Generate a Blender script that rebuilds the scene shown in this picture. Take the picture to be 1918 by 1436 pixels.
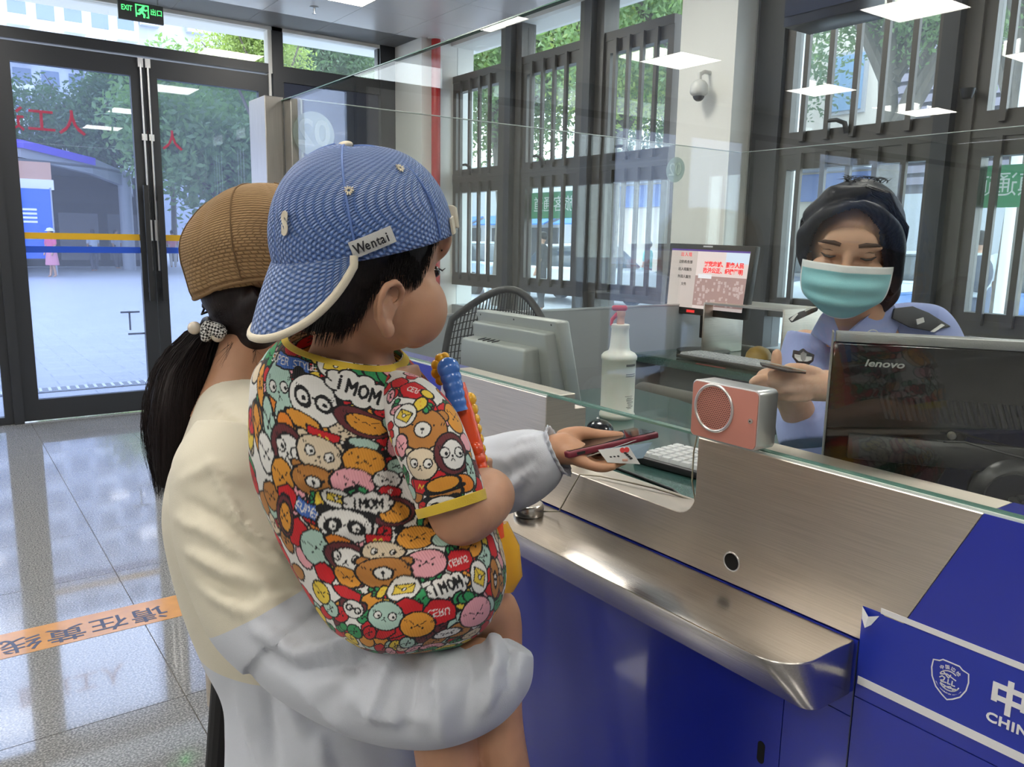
import bpy, bmesh, math, random
import numpy as np
from math import sin, cos, pi, radians, sqrt, atan2, exp
from mathutils import Matrix, Vector
random.seed(7)
rng = np.random.default_rng(11)
SC = bpy.context.scene
for _o in list(bpy.data.objects):
    bpy.data.objects.remove(_o)
COL = SC.collection

# ------------------------------------------------------------------ camera
FPX, IW, IH = 1510.2, 1918.0, 1436.0
CAM = np.array([0.0, 0.0, 1.50])
_yaw, _pit, _rol = radians(-35.8905), radians(10.004), radians(1.04635)
_r = np.array([cos(_yaw), sin(_yaw), 0.0]); _f = np.array([-sin(_yaw), cos(_yaw), 0.0]); _u = np.array([0, 0, 1.0])
FWD = _f * cos(_pit) - _u * sin(_pit); _u0 = _u * cos(_pit) + _f * sin(_pit)
RGT = _r * cos(_rol) + _u0 * sin(_rol); UPV = -_r * sin(_rol) + _u0 * cos(_rol)
cam = bpy.data.objects.new('camera', bpy.data.cameras.new('camera'))
COL.objects.link(cam)
cam.data.sensor_width = 36.0
cam.data.lens = 36.0 * FPX / IW
cam.data.clip_start = 0.02
cam.data.clip_end = 400
_m = Matrix.Identity(4)
for _i, _v in enumerate((RGT, UPV, -FWD)):
    for _j in range(3):
        _m[_j][_i] = _v[_j]
_m.translation = Vector(CAM)
cam.matrix_world = _m
SC.camera = cam
# ------------------------------------------------------------------ world (bright hazy overcast sky) and exposure
W = bpy.data.worlds.new('world'); SC.world = W; W.use_nodes = True
_n = W.node_tree.nodes; _l = W.node_tree.links
_bg = _n['Background']
_tc = _n.new('ShaderNodeTexCoord'); _sp = _n.new('ShaderNodeSeparateXYZ'); _cr = _n.new('ShaderNodeValToRGB')
_l.new(_tc.outputs['Generated'], _sp.inputs[0]); _l.new(_sp.outputs['Z'], _cr.inputs[0]); _l.new(_cr.outputs[0], _bg.inputs['Color'])
_cr.color_ramp.elements[0].position = 0.0; _cr.color_ramp.elements[0].color = (0.92, 0.96, 1.0, 1)
_cr.color_ramp.elements[1].position = 0.9; _cr.color_ramp.elements[1].color = (0.72, 0.84, 1.0, 1)
_bg.inputs['Strength'].default_value = 5.0
SUN = bpy.data.objects.new('sun', bpy.data.lights.new('sun', 'SUN')); COL.objects.link(SUN)
SUN.data.energy = 1.2; SUN.data.angle = radians(20); SUN.data.color = (1.0, 0.96, 0.9)
SUN.rotation_euler = (radians(38), 0, radians(-150))
SC.view_settings.view_transform = 'Standard'; SC.view_settings.look = 'None'
SC.view_settings.gamma = 1.0; SC.view_settings.use_curve_mapping = False
SC.view_settings.exposure = 0.38
SC.cycles.max_bounces = 9; SC.cycles.transparent_max_bounces = 20
SC.cycles.adaptive_threshold = 0.06
SC.cycles.diffuse_bounces = 4; SC.cycles.glossy_bounces = 4; SC.cycles.transmission_bounces = 6
SC.cycles.use_denoising = True
SC.cycles.sample_clamp_indirect = 6.0
SC.cycles.caustics_reflective = False; SC.cycles.caustics_refractive = False

# ------------------------------------------------------------------ measuring helpers (photo pixel + real distance -> point)
def ray(x, y): return RGT * (x - IW / 2) / FPX - UPV * (y - IH / 2) / FPX + FWD
def at(x, y, d): return CAM + ray(x, y) * d
def onX(x, y, X): d = ray(x, y); return CAM + d * (X / d[0])
def onY(x, y, Y): d = ray(x, y); return CAM + d * (Y / d[1])
def onZ(x, y, Z): d = ray(x, y); return CAM + d * ((Z - CAM[2]) / d[2])
def proj(P):
    v = np.asarray(P, float) - CAM; z = v @ FWD
    return IW / 2 + FPX * (v @ RGT) / z, IH / 2 - FPX * (v @ UPV) / z, z
def V(*a): return np.array(a, float)
def nrm(v): v = np.asarray(v, float); return v / (np.linalg.norm(v) + 1e-12)

# ------------------------------------------------------------------ materials
MATS = {}
def mat(name, col, rough=0.5, metal=0.0, var=0.0, vscale=20.0, bump=0.0, bscale=200.0, spec=0.5, emit=None, es=0.0,
        sss=0.0, coat=0.0, stretch=None, sheen=0.0, aniso=0.0):
    if name in MATS: return MATS[name]
    m = bpy.data.materials.new(name); m.use_nodes = True
    n, l = m.node_tree.nodes, m.node_tree.links
    b = n['Principled BSDF']
    c = (*col[:3], 1)
    b.inputs['Base Color'].default_value = c
    b.inputs['Roughness'].default_value = rough; b.inputs['Metallic'].default_value = metal
    b.inputs['Specular IOR Level'].default_value = spec
    if coat: b.inputs['Coat Weight'].default_value = coat; b.inputs['Coat Roughness'].default_value = 0.05
    if sss:
        b.inputs['Subsurface Weight'].default_value = sss
        b.inputs['Subsurface Radius'].default_value = (0.012, 0.005, 0.003); b.inputs['Subsurface Scale'].default_value = 1.0
    if sheen: b.inputs['Sheen Weight'].default_value = sheen
    if aniso: b.inputs['Anisotropic'].default_value = aniso
    if emit is not None:
        b.inputs['Emission Color'].default_value = (*emit[:3], 1); b.inputs['Emission Strength'].default_value = es
    if var or bump:
        tc = n.new('ShaderNodeTexCoord'); mp = n.new('ShaderNodeMapping'); l.new(tc.outputs['Object'], mp.inputs[0])
        if stretch: mp.inputs['Scale'].default_value = stretch
    if var:
        t = n.new('ShaderNodeTexNoise'); t.inputs['Scale'].default_value = vscale; t.inputs['Detail'].default_value = 5
        l.new(mp.outputs[0], t.inputs['Vector'])
        r = n.new('ShaderNodeValToRGB'); l.new(t.outputs['Fac'], r.inputs[0])
        r.color_ramp.elements[0].position = 0.3; r.color_ramp.elements[1].position = 0.7
        r.color_ramp.elements[0].color = (*[max(0, x * (1 - var)) for x in col[:3]], 1)
        r.color_ramp.elements[1].color = (*[min(1, x * (1 + var)) for x in col[:3]], 1)
        l.new(r.outputs[0], b.inputs['Base Color'])
    if bump:
        t = n.new('ShaderNodeTexNoise'); t.inputs['Scale'].default_value = bscale; t.inputs['Detail'].default_value = 3
        l.new(mp.outputs[0], t.inputs['Vector'])
        k = n.new('ShaderNodeBump'); k.inputs['Strength'].default_value = bump; k.inputs['Distance'].default_value = 0.002
        l.new(t.outputs['Fac'], k.inputs['Height']); l.new(k.outputs[0], b.inputs['Normal'])
    MATS[name] = m
    return m
def glass(name, tint, refl=1.0, rough=0.0, haze=0.0, hcol=(0.8, 0.85, 0.95), ior=1.5):
    if name in MATS: return MATS[name]
    m = bpy.data.materials.new(name); m.use_nodes = True
    n, l = m.node_tree.nodes, m.node_tree.links
    n.remove(n['Principled BSDF']); out = n['Material Output']
    tr = n.new('ShaderNodeBsdfTransparent'); tr.inputs[0].default_value = (*tint, 1)
    gl = n.new('ShaderNodeBsdfGlossy'); gl.inputs['Roughness'].default_value = rough
    lw = n.new('ShaderNodeLayerWeight'); lw.inputs['Blend'].default_value = 0.5
    pw = n.new('ShaderNodeMath'); pw.operation = 'POWER'; pw.inputs[1].default_value = 5.0; l.new(lw.outputs['Facing'], pw.inputs[0])
    mu = n.new('ShaderNodeMath'); mu.operation = 'MULTIPLY_ADD'; mu.inputs[1].default_value = 0.95 * refl; mu.inputs[2].default_value = 0.042 * refl; mu.use_clamp = True
    l.new(pw.outputs[0], mu.inputs[0])
    mx = n.new('ShaderNodeMixShader')
    l.new(mu.outputs[0], mx.inputs[0]); l.new(tr.outputs[0], mx.inputs[1]); l.new(gl.outputs[0], mx.inputs[2])
    last = mx
    if haze:
        df = n.new('ShaderNodeBsdfDiffuse'); df.inputs[0].default_value = (*hcol, 1)
        tl = n.new('ShaderNodeBsdfTranslucent'); tl.inputs[0].default_value = (*hcol, 1)
        a = n.new('ShaderNodeMixShader'); a.inputs[0].default_value = 0.5; l.new(df.outputs[0], a.inputs[1]); l.new(tl.outputs[0], a.inputs[2])
        m2 = n.new('ShaderNodeMixShader'); m2.inputs[0].default_value = haze
        l.new(mx.outputs[0], m2.inputs[1]); l.new(a.outputs[0], m2.inputs[2]); last = m2
    l.new(last.outputs[0], out.inputs[0])
    MATS[name] = m
    return m
def steel(name, col=(0.56, 0.53, 0.49), rough=0.27, axis=(3, 3, 300)):
    if name in MATS: return MATS[name]
    m = mat(name, col, rough, 1.0, var=0.10, vscale=3.0, bump=0.06, bscale=1.0, stretch=axis, aniso=0.4)
    return m
# ------------------------------------------------------------------ objects
def link(name, me, m=None, parent=None, smooth=False):
    o = bpy.data.objects.new(name, me); COL.objects.link(o)
    if m is not None:
        for q in (m if isinstance(m, (list, tuple)) else [m]): me.materials.append(q)
    if smooth and len(me.polygons): me.polygons.foreach_set('use_smooth', [True] * len(me.polygons))
    if parent is not None: adopt(o, parent)
    return o
def adopt(o, p):
    o.parent = p
    o.matrix_parent_inverse = WM(p).inverted()
def WM(o):
    if o.parent is None: return o.matrix_basis.copy()
    return WM(o.parent) @ o.matrix_parent_inverse @ o.matrix_basis
def tag(o, label=None, cat=None, group=None, kind=None):
    if label: o['label'] = label
    if cat: o['category'] = cat
    if group: o['group'] = group
    if kind: o['kind'] = kind
    return o
def thing(name, label, cat, loc=(0, 0, 0), group=None):
    o = bpy.data.objects.new(name, None); COL.objects.link(o); o.location = Vector(loc); o.empty_display_size = 0.05
    o.matrix_basis = Matrix.Translation(Vector(loc))
    return tag(o, label, cat, group)
def struct(o): o['kind'] = 'structure'; return o

class MB:
    """collects simple solids, builds ONE mesh"""
    def __init__(s): s.v = []; s.f = []; s.mi = []
    def add(s, v, f, mi=0):
        k = len(s.v); s.v += [tuple(map(float, p)) for p in v]; s.f += [tuple(i + k for i in q) for q in f]; s.mi += [mi] * len(f); return s
    def box(s, a, b, mi=0):
        x0, y0, z0 = [min(p, q) for p, q in zip(a, b)]; x1, y1, z1 = [max(p, q) for p, q in zip(a, b)]
        return s.add([(x0, y0, z0), (x1, y0, z0), (x1, y1, z0), (x0, y1, z0), (x0, y0, z1), (x1, y0, z1), (x1, y1, z1), (x0, y1, z1)],
                     [(0, 3, 2, 1), (4, 5, 6, 7), (0, 1, 5, 4), (1, 2, 6, 5), (2, 3, 7, 6), (3, 0, 4, 7)], mi)
    def obox(s, c, ax, ay, az, mi=0):
        """box from centre and three half-axis vectors"""
        c, ax, ay, az = map(np.asarray, (c, ax, ay, az))
        P = [c + i * ax + j * ay + k * az for k in (-1, 1) for i, j in ((-1, -1), (1, -1), (1, 1), (-1, 1))]
        return s.add(P, [(0, 3, 2, 1), (4, 5, 6, 7), (0, 1, 5, 4), (1, 2, 6, 5), (2, 3, 7, 6), (3, 0, 4, 7)], mi)
    def prism(s, pts, d, mi=0):
        """polygon (list of 3d points) pushed along d"""
        n = len(pts); P = [np.asarray(p, float) for p in pts]; Q = [p + np.asarray(d, float) for p in P]
        return s.add(P + Q, [tuple(range(n - 1, -1, -1)), tuple(range(n, 2 * n))] + [(i, (i + 1) % n, (i + 1) % n + n, i + n) for i in range(n)], mi)
    def tube(s, path, r, n=12, caps=True, mi=0, closed=False):
        P = [np.asarray(p, float) for p in path]; k = len(P)
        R_ = r if hasattr(r, '__len__') else [r] * k
        rings = []; ref = None
        for i in range(k):
            t = nrm(P[(i + 1) % k] - P[i - 1]) if closed else nrm(P[min(i + 1, k - 1)] - P[max(i - 1, 0)])
            if ref is None: ref = V(0, 0, 1) if abs(t[2]) < 0.9 else V(1, 0, 0)
            u = nrm(np.cross(t, ref)); w = np.cross(u, t); ref = w
            rings.append([P[i] + R_[i] * (cos(2 * pi * j / n) * u + sin(2 * pi * j / n) * w) for j in range(n)])
        v = [p for q in rings for p in q]
        f = [(i * n + j, i * n + (j + 1) % n, (i + 1) * n + (j + 1) % n, (i + 1) * n + j) for i in range(k - 1) for j in range(n)]
        if closed: f += [((k - 1) * n + j, (k - 1) * n + (j + 1) % n, (j + 1) % n, j) for j in range(n)]
        elif caps: f += [tuple(range(n - 1, -1, -1)), tuple((k - 1) * n + j for j in range(n))]
        return s.add(v, f, mi)
    def lathe(s, c, prof, ax=(0, 0, 1), n=32, mi=0):
        """prof: list of (radius, height along axis)"""
        ax = nrm(ax); ref = V(0, 0, 1) if abs(ax[2]) < 0.9 else V(1, 0, 0)
        u = nrm(np.cross(ax, ref)); w = np.cross(ax, u); c = np.asarray(c, float); k = len(prof)
        v = [c + ax * h + rr * (cos(2 * pi * j / n) * u + sin(2 * pi * j / n) * w) for rr, h in prof for j in range(n)]
        f = [(i * n + j, i * n + (j + 1) % n, (i + 1) * n + (j + 1) % n, (i + 1) * n + j) for i in range(k - 1) for j in range(n)]
        f += [tuple(range(n - 1, -1, -1)), tuple((k - 1) * n + j for j in range(n))]
        return s.add(v, f, mi)
    def ball(s, c, r, n=16, mi=0):
        r = r if hasattr(r, '__len__') else (r, r, r); c = np.asarray(c, float); m_ = n // 2
        v = [c + V(r[0] * sin(pi * i / m_) * cos(2 * pi * j / n), r[1] * sin(pi * i / m_) * sin(2 * pi * j / n), r[2] * cos(pi * i / m_)) for i in range(1, m_) for j in range(n)]
        v = [c + V(0, 0, r[2])] + v + [c - V(0, 0, r[2])]
        f = [(0, 1 + j, 1 + (j + 1) % n) for j in range(n)]
        f += [(1 + i * n + j, 1 + (i + 1) * n + j, 1 + (i + 1) * n + (j + 1) % n, 1 + i * n + (j + 1) % n) for i in range(m_ - 2) for j in range(n)]
        L = len(v) - 1; b = 1 + (m_ - 2) * n
        f += [(L, b + (j + 1) % n, b + j) for j in range(n)]
        return s.add(v, f, mi)
    def mesh(s, name='m', fix=True):
        me = bpy.data.meshes.new(name); me.from_pydata(s.v, [], s.f)
        if any(s.mi): me.polygons.foreach_set('material_index', s.mi)
        if fix:
            bm = bmesh.new(); bm.from_mesh(me); bmesh.ops.recalc_face_normals(bm, faces=bm.faces); bm.to_mesh(me); bm.free()
        me.update(); return me
    def build(s, name, m, parent=None, smooth=False, bevel=0.0, seg=2):
        me = s.mesh(name)
        if bevel:
            bm = bmesh.new(); bm.from_mesh(me)
            es = [e for e in bm.edges if len(e.link_faces) == 2 and e.calc_face_angle(0) > 0.5]
            bmesh.ops.bevel(bm, geom=es, offset=bevel, segments=seg, profile=0.5, affect='EDGES', clamp_overlap=True)
            bm.to_mesh(me); bm.free()
        o = link(name, me, m, parent)
        if smooth: shade(o, 0.7 if bevel else 0.9)
        elif bevel: shade(o, 0.6)
        return o
def shade(o, ang=0.6):
    me = o.data; me.polygons.foreach_set('use_smooth', [True] * len(me.polygons))
    try: me.set_sharp_from_angle(angle=ang)
    except Exception: pass
    return o
def setm(o, label): o['label'] = label; return o
def text(name, s, size, org, right, up, m, parent=None, align='CENTER', depth=0.0004, bold=0.0, shear=0.0, sx=1.0, space=1.0):
    """lettering as thin raised mesh lying in the plane (right, up)"""
    cu = bpy.data.curves.new(name, 'FONT'); cu.body = s; cu.size = size; cu.extrude = depth; cu.align_x = align; cu.align_y = 'CENTER'
    cu.offset = bold; cu.shear = shear; cu.space_character = space; cu.resolution_u = 3
    t = bpy.data.objects.new(name, cu); COL.objects.link(t)
    dg = bpy.context.evaluated_depsgraph_get(); me = bpy.data.meshes.new_from_object(t.evaluated_get(dg))
    bpy.data.objects.remove(t); bpy.data.curves.remove(cu)
    r = nrm(right); u = nrm(up); nn = np.cross(r, u); org = np.asarray(org, float)
    co = np.empty(len(me.vertices) * 3); me.vertices.foreach_get('co', co); co = co.reshape(-1, 3)
    co = org + sx * co[:, :1] * r + co[:, 1:2] * u + co[:, 2:3] * nn
    me.vertices.foreach_set('co', co.ravel()); me.materials.clear(); me.update()
    return link(name, me, m, parent)
# ================================================================== ROOM
ZC, YD, XW = 3.31, 7.385, 4.2          # ceiling height, door wall, window wall
M_frame = mat('dark frame', (0.020, 0.022, 0.026), 0.42, 0.0, spec=0.5)
M_bronze = mat('bronze frame', (0.075, 0.070, 0.064), 0.40, 0.3)
M_white = mat('white paint', (0.74, 0.73, 0.69), 0.6)
M_ceil = mat('ceiling panel white', (0.84, 0.84, 0.83), 0.28, spec=0.4)
M_ceilgap = mat('ceiling joint', (0.42, 0.42, 0.42), 0.7)
M_greywall = mat('grey wall board', (0.32, 0.34, 0.35), 0.45)
M_led = mat('led panel', (1, 1, 1), 0.5, emit=(1.0, 0.955, 0.87), es=20.0)
M_doorglass = glass('door glass film', (0.58, 0.63, 0.74), .8, haze=0.06, hcol=(0.72, 0.80, 1.0))
M_winglass = glass('window glass', (0.92, 0.96, 0.97), .8, haze=0.05, hcol=(.85, .92, .95))
M_clear = glass('clear glass', (0.95, 0.97, 0.97), 1.0)
M_red = mat('red pipe paint', (0.42, 0.012, 0.012), 0.35)
M_chrome = mat('brushed metal', (0.62, 0.62, 0.62), 0.3, 1.0)
M_black = mat('black plastic', (0.012, 0.012, 0.013), 0.4)

# granite floor tiles
def granite(name):
    m = bpy.data.materials.new(name); m.use_nodes = True; n, l = m.node_tree.nodes, m.node_tree.links; b = n['Principled BSDF']
    tc = n.new('ShaderNodeTexCoord'); nz = n.new('ShaderNodeTexNoise'); nz.inputs['Scale'].default_value = 150; nz.inputs['Detail'].default_value = 3
    ge = n.new('ShaderNodeNewGeometry'); l.new(ge.outputs['Position'], nz.inputs['Vector'])
    r = n.new('ShaderNodeValToRGB'); l.new(nz.outputs['Fac'], r.inputs[0]); e = r.color_ramp.elements
    e[0].position = 0.36; e[0].color = (0.14, 0.14, 0.14, 1); e[1].position = 0.64; e[1].color = (0.44, 0.43, 0.41, 1)
    q = r.color_ramp.elements.new(0.5); q.color = (0.25, 0.25, 0.245, 1)
    n2 = n.new('ShaderNodeTexNoise'); n2.inputs['Scale'].default_value = 2.2; n2.inputs['Detail'].default_value = 6; l.new(ge.outputs['Position'], n2.inputs['Vector'])
    r2 = n.new('ShaderNodeMapRange'); r2.inputs['From Min'].default_value = 0.35; r2.inputs['From Max'].default_value = 0.65; r2.inputs['To Min'].default_value = 0.05; r2.inputs['To Max'].default_value = 0.11
    l.new(n2.outputs['Fac'], r2.inputs[0]); l.new(r2.outputs[0], b.inputs['Roughness'])
    l.new(r.outputs[0], b.inputs['Base Color']); b.inputs['Specular IOR Level'].default_value = 0.75; b.inputs['IOR'].default_value = 1.6
    b.inputs['Coat Weight'].default_value = 0.6; b.inputs['Coat Roughness'].default_value = 0.03; b.inputs['Coat IOR'].default_value = 1.6
    return m
M_granite = granite('polished granite')
M_grout = mat('grout', (0.13, 0.12, 0.10), 0.8)
floor = struct(MB().box((-13, -5, -0.12), (XW + .02, YD + .06, -0.004)).build('floor', M_granite))
TS, TX, TY = 0.605, 0.573, 2.604
tm = MB().box((-TS / 2 + .0016, -TS / 2 + .0016, -0.0035), (TS / 2 - .0016, TS / 2 - .0016, 0)).mesh('tile'); tm.materials.append(M_granite)
gb = MB().box((TX - 6 * TS, TY - 5 * TS, -0.0039), (XW - .01, YD - 0.05, -0.003)).build('grout_bed', M_grout, floor)
for i in range(-6, 6):
    for j in range(-5, 8):
        x, y = TX + (i + .5) * TS, TY + (j + .5) * TS
        if x + TS / 2 > XW or y + TS / 2 > YD + .02: continue
        o = bpy.data.objects.new('tile', tm); COL.objects.link(o); o.matrix_basis = Matrix.Translation((x, y, 0)); adopt(o, floor)
for i in range(-6, 6):      # cut row against the door wall
    y0 = TY + 7 * TS + .0016; x0 = TX + i * TS
    MB().box((x0 + .0016, y0, -0.0035), (x0 + TS - .0016, YD - .02, 0)).build('tile', M_granite, floor)
# yellow waiting line with lettering, read from the door side
M_tape = mat('yellow floor tape', (0.58, 0.27, 0.055), 0.22, var=0.12, vscale=14, coat=0.3)
M_navyprint = mat('navy print', (0.055, 0.06, 0.10), 0.3)
tp = tag(MB().box((-2.0, 3.205, 0.0002), (1.75, 3.415, 0.0010)).build('floor_tape', M_tape), 'worn yellow waiting-line tape with dark Chinese lettering across the floor', 'tape')
for i_, ch in enumerate('请在黄线外等候'): text('lettering', ch, 0.135, (0.605 - .147 * i_, 3.300, 0.0013), (-1, 0, 0), (0, -1, 0), M_navyprint, tp, bold=0.0008, sx=1.05)

# ceiling of metal panels
ceil = struct(MB().box((-13, -5, ZC + .006), (XW + .4, YD + .5, ZC + .12)).build('ceiling', M_ceil))
LX = [2.7 - 2.4 * k for k in range(6)]; LY = [5.96, 3.56, 1.16, -1.24]
cm = MB().box((-.298, -.298, 0), (.298, .298, .0055)).mesh('panel'); cm.materials.append(M_ceil)
gap = MB().box((0, 2.06, ZC + .0052), (XW, YD, ZC + .0058)).build('joint', M_ceilgap, ceil)
lights = []
for i in range(7):
    for j in range(-6, 3):
        x, y = 0.3 + .6 * i, 6.56 + .6 * j
        if any(abs(x - a) < .05 for a in LX) and any(abs(y - a) < .05 for a in LY): continue
        if y > 7.2: continue
        o = bpy.data.objects.new('panel', cm); COL.objects.link(o); o.matrix_basis = Matrix.Translation((x, y, ZC)); adopt(o, ceil)
for i in range(7):
    MB().box((.6 * i + .002, 6.862, ZC), (.6 * i + .598, YD, ZC + .0055)).build('panel', M_ceil, ceil)
k = 0
for a in LX:
    for b in LY:
        i_, j_ = LX.index(a), LY.index(b); W_ = ('first', 'second', 'third', 'fourth', 'fifth', 'sixth')
        lb = 'square LED ceiling panel by the glass doors, cut by the top edge' if i_ == j_ == 0 else 'square LED ceiling panel, %s row from the doors, %s counting from the windows' % (W_[j_], W_[i_])
        t = thing('ceiling_light', lb, 'ceiling light', (a, b, ZC), 'LED panels in the hall ceiling')
        MB().box((a - .285, b - .285, ZC - .0005), (a + .285, b + .285, ZC + .004)).build('diffuser', M_led, t)
        fr = MB()
        for s in (-1, 1):
            fr.box((a - .3, b + s * .2925 - .0075, ZC - .002), (a + .3, b + s * .2925 + .0075, ZC + .005)); fr.box((a + s * .2925 - .0075, b - .285, ZC - .002), (a + s * .2925 + .0075, b + .285, ZC + .005))
        fr.build('trim', M_white, t)
t = thing('fire_sprinkler', 'small brass fire sprinkler head hanging from the ceiling', 'sprinkler', (2.69, 6.5, ZC))
MB().lathe((2.69, 6.5, ZC), [(.035, 0), (.035, -.004), (.010, -.008), (.010, -.03)]).build('cup', M_chrome, t, True)
MB().lathe((2.69, 6.5, ZC - .03), [(.006, 0), (.006, -.02), (.018, -.022), (.018, -.025)]).build('deflector', M_chrome, t, True)

# ---------------- door wall (Y = YD)
wl = struct(MB().box((-13, YD - .05, 2.92), (2.60, YD + .05, 3.0)).build('trim_1', M_frame))
struct(MB().box((-13, YD - .06, ZC - .03), (3.87, YD + .06, ZC + .006)).build('trim_2', M_white))
def window_fixed(name, x0, x1, z0, z1, fw=.05, gm=None, fm=None, y=YD):
    w = thing(name, 'x', 'x'); del w['label']; del w['category']; struct(w)
    f = MB()
    f.box((x0, y - .035, z0), (x0 + fw, y + .035, z1)); f.box((x1 - fw, y - .035, z0), (x1, y + .035, z1))
    f.box((x0 + fw, y - .035, z0), (x1 - fw, y + .035, z0 + fw)); f.box((x0 + fw, y - .035, z1 - fw), (x1 - fw, y + .035, z1))
    f.build('frame', fm or M_frame, w)
    MB().box((x0 + fw, y - .004, z0 + fw), (x1 - fw, y + .004, z1 - fw)).build('pane', gm or M_doorglass, w)
    return w
NW = 0
M_greyhall = mat('grey hall panel', (.42, .43, .44), .5)
# transom lights above the header
for (a, b) in ((-2.6, -.0), (.0, 2.60)):
    NW += 1
    w = thing('window_%d' % NW, 'x', 'x'); del w['label']; del w['category']; struct(w)
    MB().box((a, YD - .004, 3.0), (b, YD + .004, ZC - .03)).build('pane', M_clear, w)
struct(MB().box((-13, YD - .05, 3.0), (-2.6, YD + .05, ZC - .03)).build('wall_back', M_greyhall))
# frame posts
for (a, b) in ((.46, .53), (-.62, -.55), (-1.72, -1.6), (-4.9, -4.8), (-6.2, -6.1), (-7.5, -7.4)):
    struct(MB().box((a, YD - .06, 0), (b, YD + .06, 2.92)).build('trim_3', M_frame))
struct(MB().box((-4.8, YD - .05, 0), (-1.72, YD + .05, 2.92)).build('wall_back', M_greyhall)); struct(MB().box((-13, YD - .05, 0), (-7.5, YD + .05, 2.92)).build('wall_back', M_greyhall))
for (a, b) in ((-.55, .46), (-1.6, -.62), (-6.1, -4.9), (-7.4, -6.2)):
    NW += 1; window_fixed('window_%d' % NW, a, b, 0.0, 2.92, .06)
gap_strip = struct(MB().box((2.60, YD - .05, 2.92), (2.635, YD + .05, ZC)).box((2.600, YD - .05, 0), (2.622, YD + .05, 2.92)).build('trim_gap_light', M_white))  # white strip stands in for the line of light in the door gap
struct(MB().box((2.635, YD - .06, 0), (2.73, YD + .06, ZC)).build('trim_5', M_frame))
def glass_door(n, x0, x1, gx0, gx1, rods):
    d = thing('door_%d' % n, 'x', 'x'); del d['label']; del d['category']; struct(d)
    y0, y1 = YD - .03, YD + .03; zt = 2.905
    MB().box((x0, y0, .012), (gx0, y1, zt)).build('stile', M_frame, d); MB().box((gx1, y0, .012), (x1, y1, zt)).build('stile', M_frame, d)
    MB().box((gx0, y0, .012), (gx1, y1, .18)).build('rail', M_frame, d); MB().box((gx0, y0, 2.76), (gx1, y1, zt)).build('rail', M_frame, d)
    MB().box((gx0, YD - .005, .18), (gx1, YD + .005, 2.76)).build('pane', M_doorglass, d)
    MB().box((gx0, YD - .0075, 1.450), (gx1, YD - .0055, 1.500)).build('yellow_stripe', mat('yellow film', (0.62, 0.36, 0.01), .4), d)
    MB().box((gx0, YD - .0075, 1.345), (gx1, YD - .0055, 1.395)).build('blue_stripe', mat('blue film', (0.01, 0.075, 0.52), .4), d)
    for rx in rods:
        r = MB().tube([(rx, y0 - .022, 2.86), (rx, y0 - .022, 1.2)], .009, 10).build('bolt_rod', M_chrome, d, True)
        MB().box((rx - .02, y0 - .03, 2.83), (rx + .02, y0, 2.90)).box((rx - .02, y0 - .028, 2.26), (rx + .02, y0, 2.31)).box((rx - .018, y0 - .03, 1.45), (rx + .018, y0, 1.62)).build('bolt_bracket', M_chrome, d)
    hx = (gx1 + x1) / 2 if n == 1 else (gx0 + x0) / 2
    MB().box((hx - .018, y0 - .075, .95), (hx + .018, y0 - .045, 1.90)).box((hx - .012, y0 - .05, 1.02), (hx + .012, y0, 1.06)).box((hx - .012, y0 - .05, 1.78), (hx + .012, y0, 1.82)).build('pull_bar', M_black, d)
    return d
d1 = glass_door(1, .532, 1.573, .640, 1.470, (1.545,))
d2 = glass_door(2, 1.578, 2.598, 1.672, 2.512, (1.600,))
# H-shaped pull bracket seen against the plaza light
MB().box((1.352, YD + .02, .70), (1.366, YD + .034, .86)).box((1.29, YD + .02, .845), (1.44, YD + .034, .86)).box((1.34, YD + .02, .66), (1.49, YD + .034, .675)).build('outer_bracket', M_chrome, d1)
# reflection of a red LED sign, built as glowing letters on the doors
M_redrefl = mat('red sign reflection', (0.55, 0.02, 0.03), .5, emit=(.85, .03, .05), es=.9)
text('lettering', '人工通道', .20, (1.13, YD + .009, 2.34), (-1, 0, 0), (0, 0, 1), M_redrefl, d1, align='LEFT', sx=1.0, bold=.002, space=1.1)  # reflected sign letters, not lettering on the door
text('lettering', '人工', .17, (1.86, YD + .009, 2.27), (-1, 0, 0), (0, 0, 1), M_redrefl, d2, align='LEFT', bold=.002)  # reflected sign letters, not lettering on the door
# hanging exit sign
M_signbody = mat('sign body', (0.055, 0.055, 0.055), .5)
M_green = mat('green sign glow', (0.05, .8, .18), .4, emit=(0.10, 0.95, 0.22), es=1.3)
ex = thing('exit_sign', 'hanging green EXIT sign with running figure below the ceiling', 'exit sign', (1.6, 7.1, 3.2))
MB().box((1.36, 7.09, 3.175), (1.685, 7.115, 3.31)).build('housing', M_signbody, ex)
text('lettering', 'EXIT', .054, (1.420, 7.088, 3.258), (1, 0, 0), (0, 0, 1), M_green, ex, sx=.72, bold=.0008)
text('lettering', '出口', .050, (1.633, 7.088, 3.252), (1, 0, 0), (0, 0, 1), M_green, ex, sx=.9, bold=.0006)
pg = MB()
for a in ((1.482, 3.205, 1.490, 3.297), (1.482, 3.289, 1.578, 3.297), (1.570, 3.205, 1.578, 3.297), (1.56, 3.205, 1.578, 3.213)): pg.box((a[0], 7.0865, a[1]), (a[2], 7.089, a[3]))
def strip(mb, pts, w, y0=7.0865, y1=7.089):
    for (p, q) in zip(pts[:-1], pts[1:]):
        p = np.array(p); q = np.array(q); d = nrm(q - p); n_ = V(-d[1], d[0]) * w; e = d * w * .5
        P = [p + n_ - e, p - n_ - e, q - n_ + e, q + n_ + e]
        mb.prism([(a[0], y0, a[1]) for a in P], (0, y1 - y0, 0))
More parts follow.
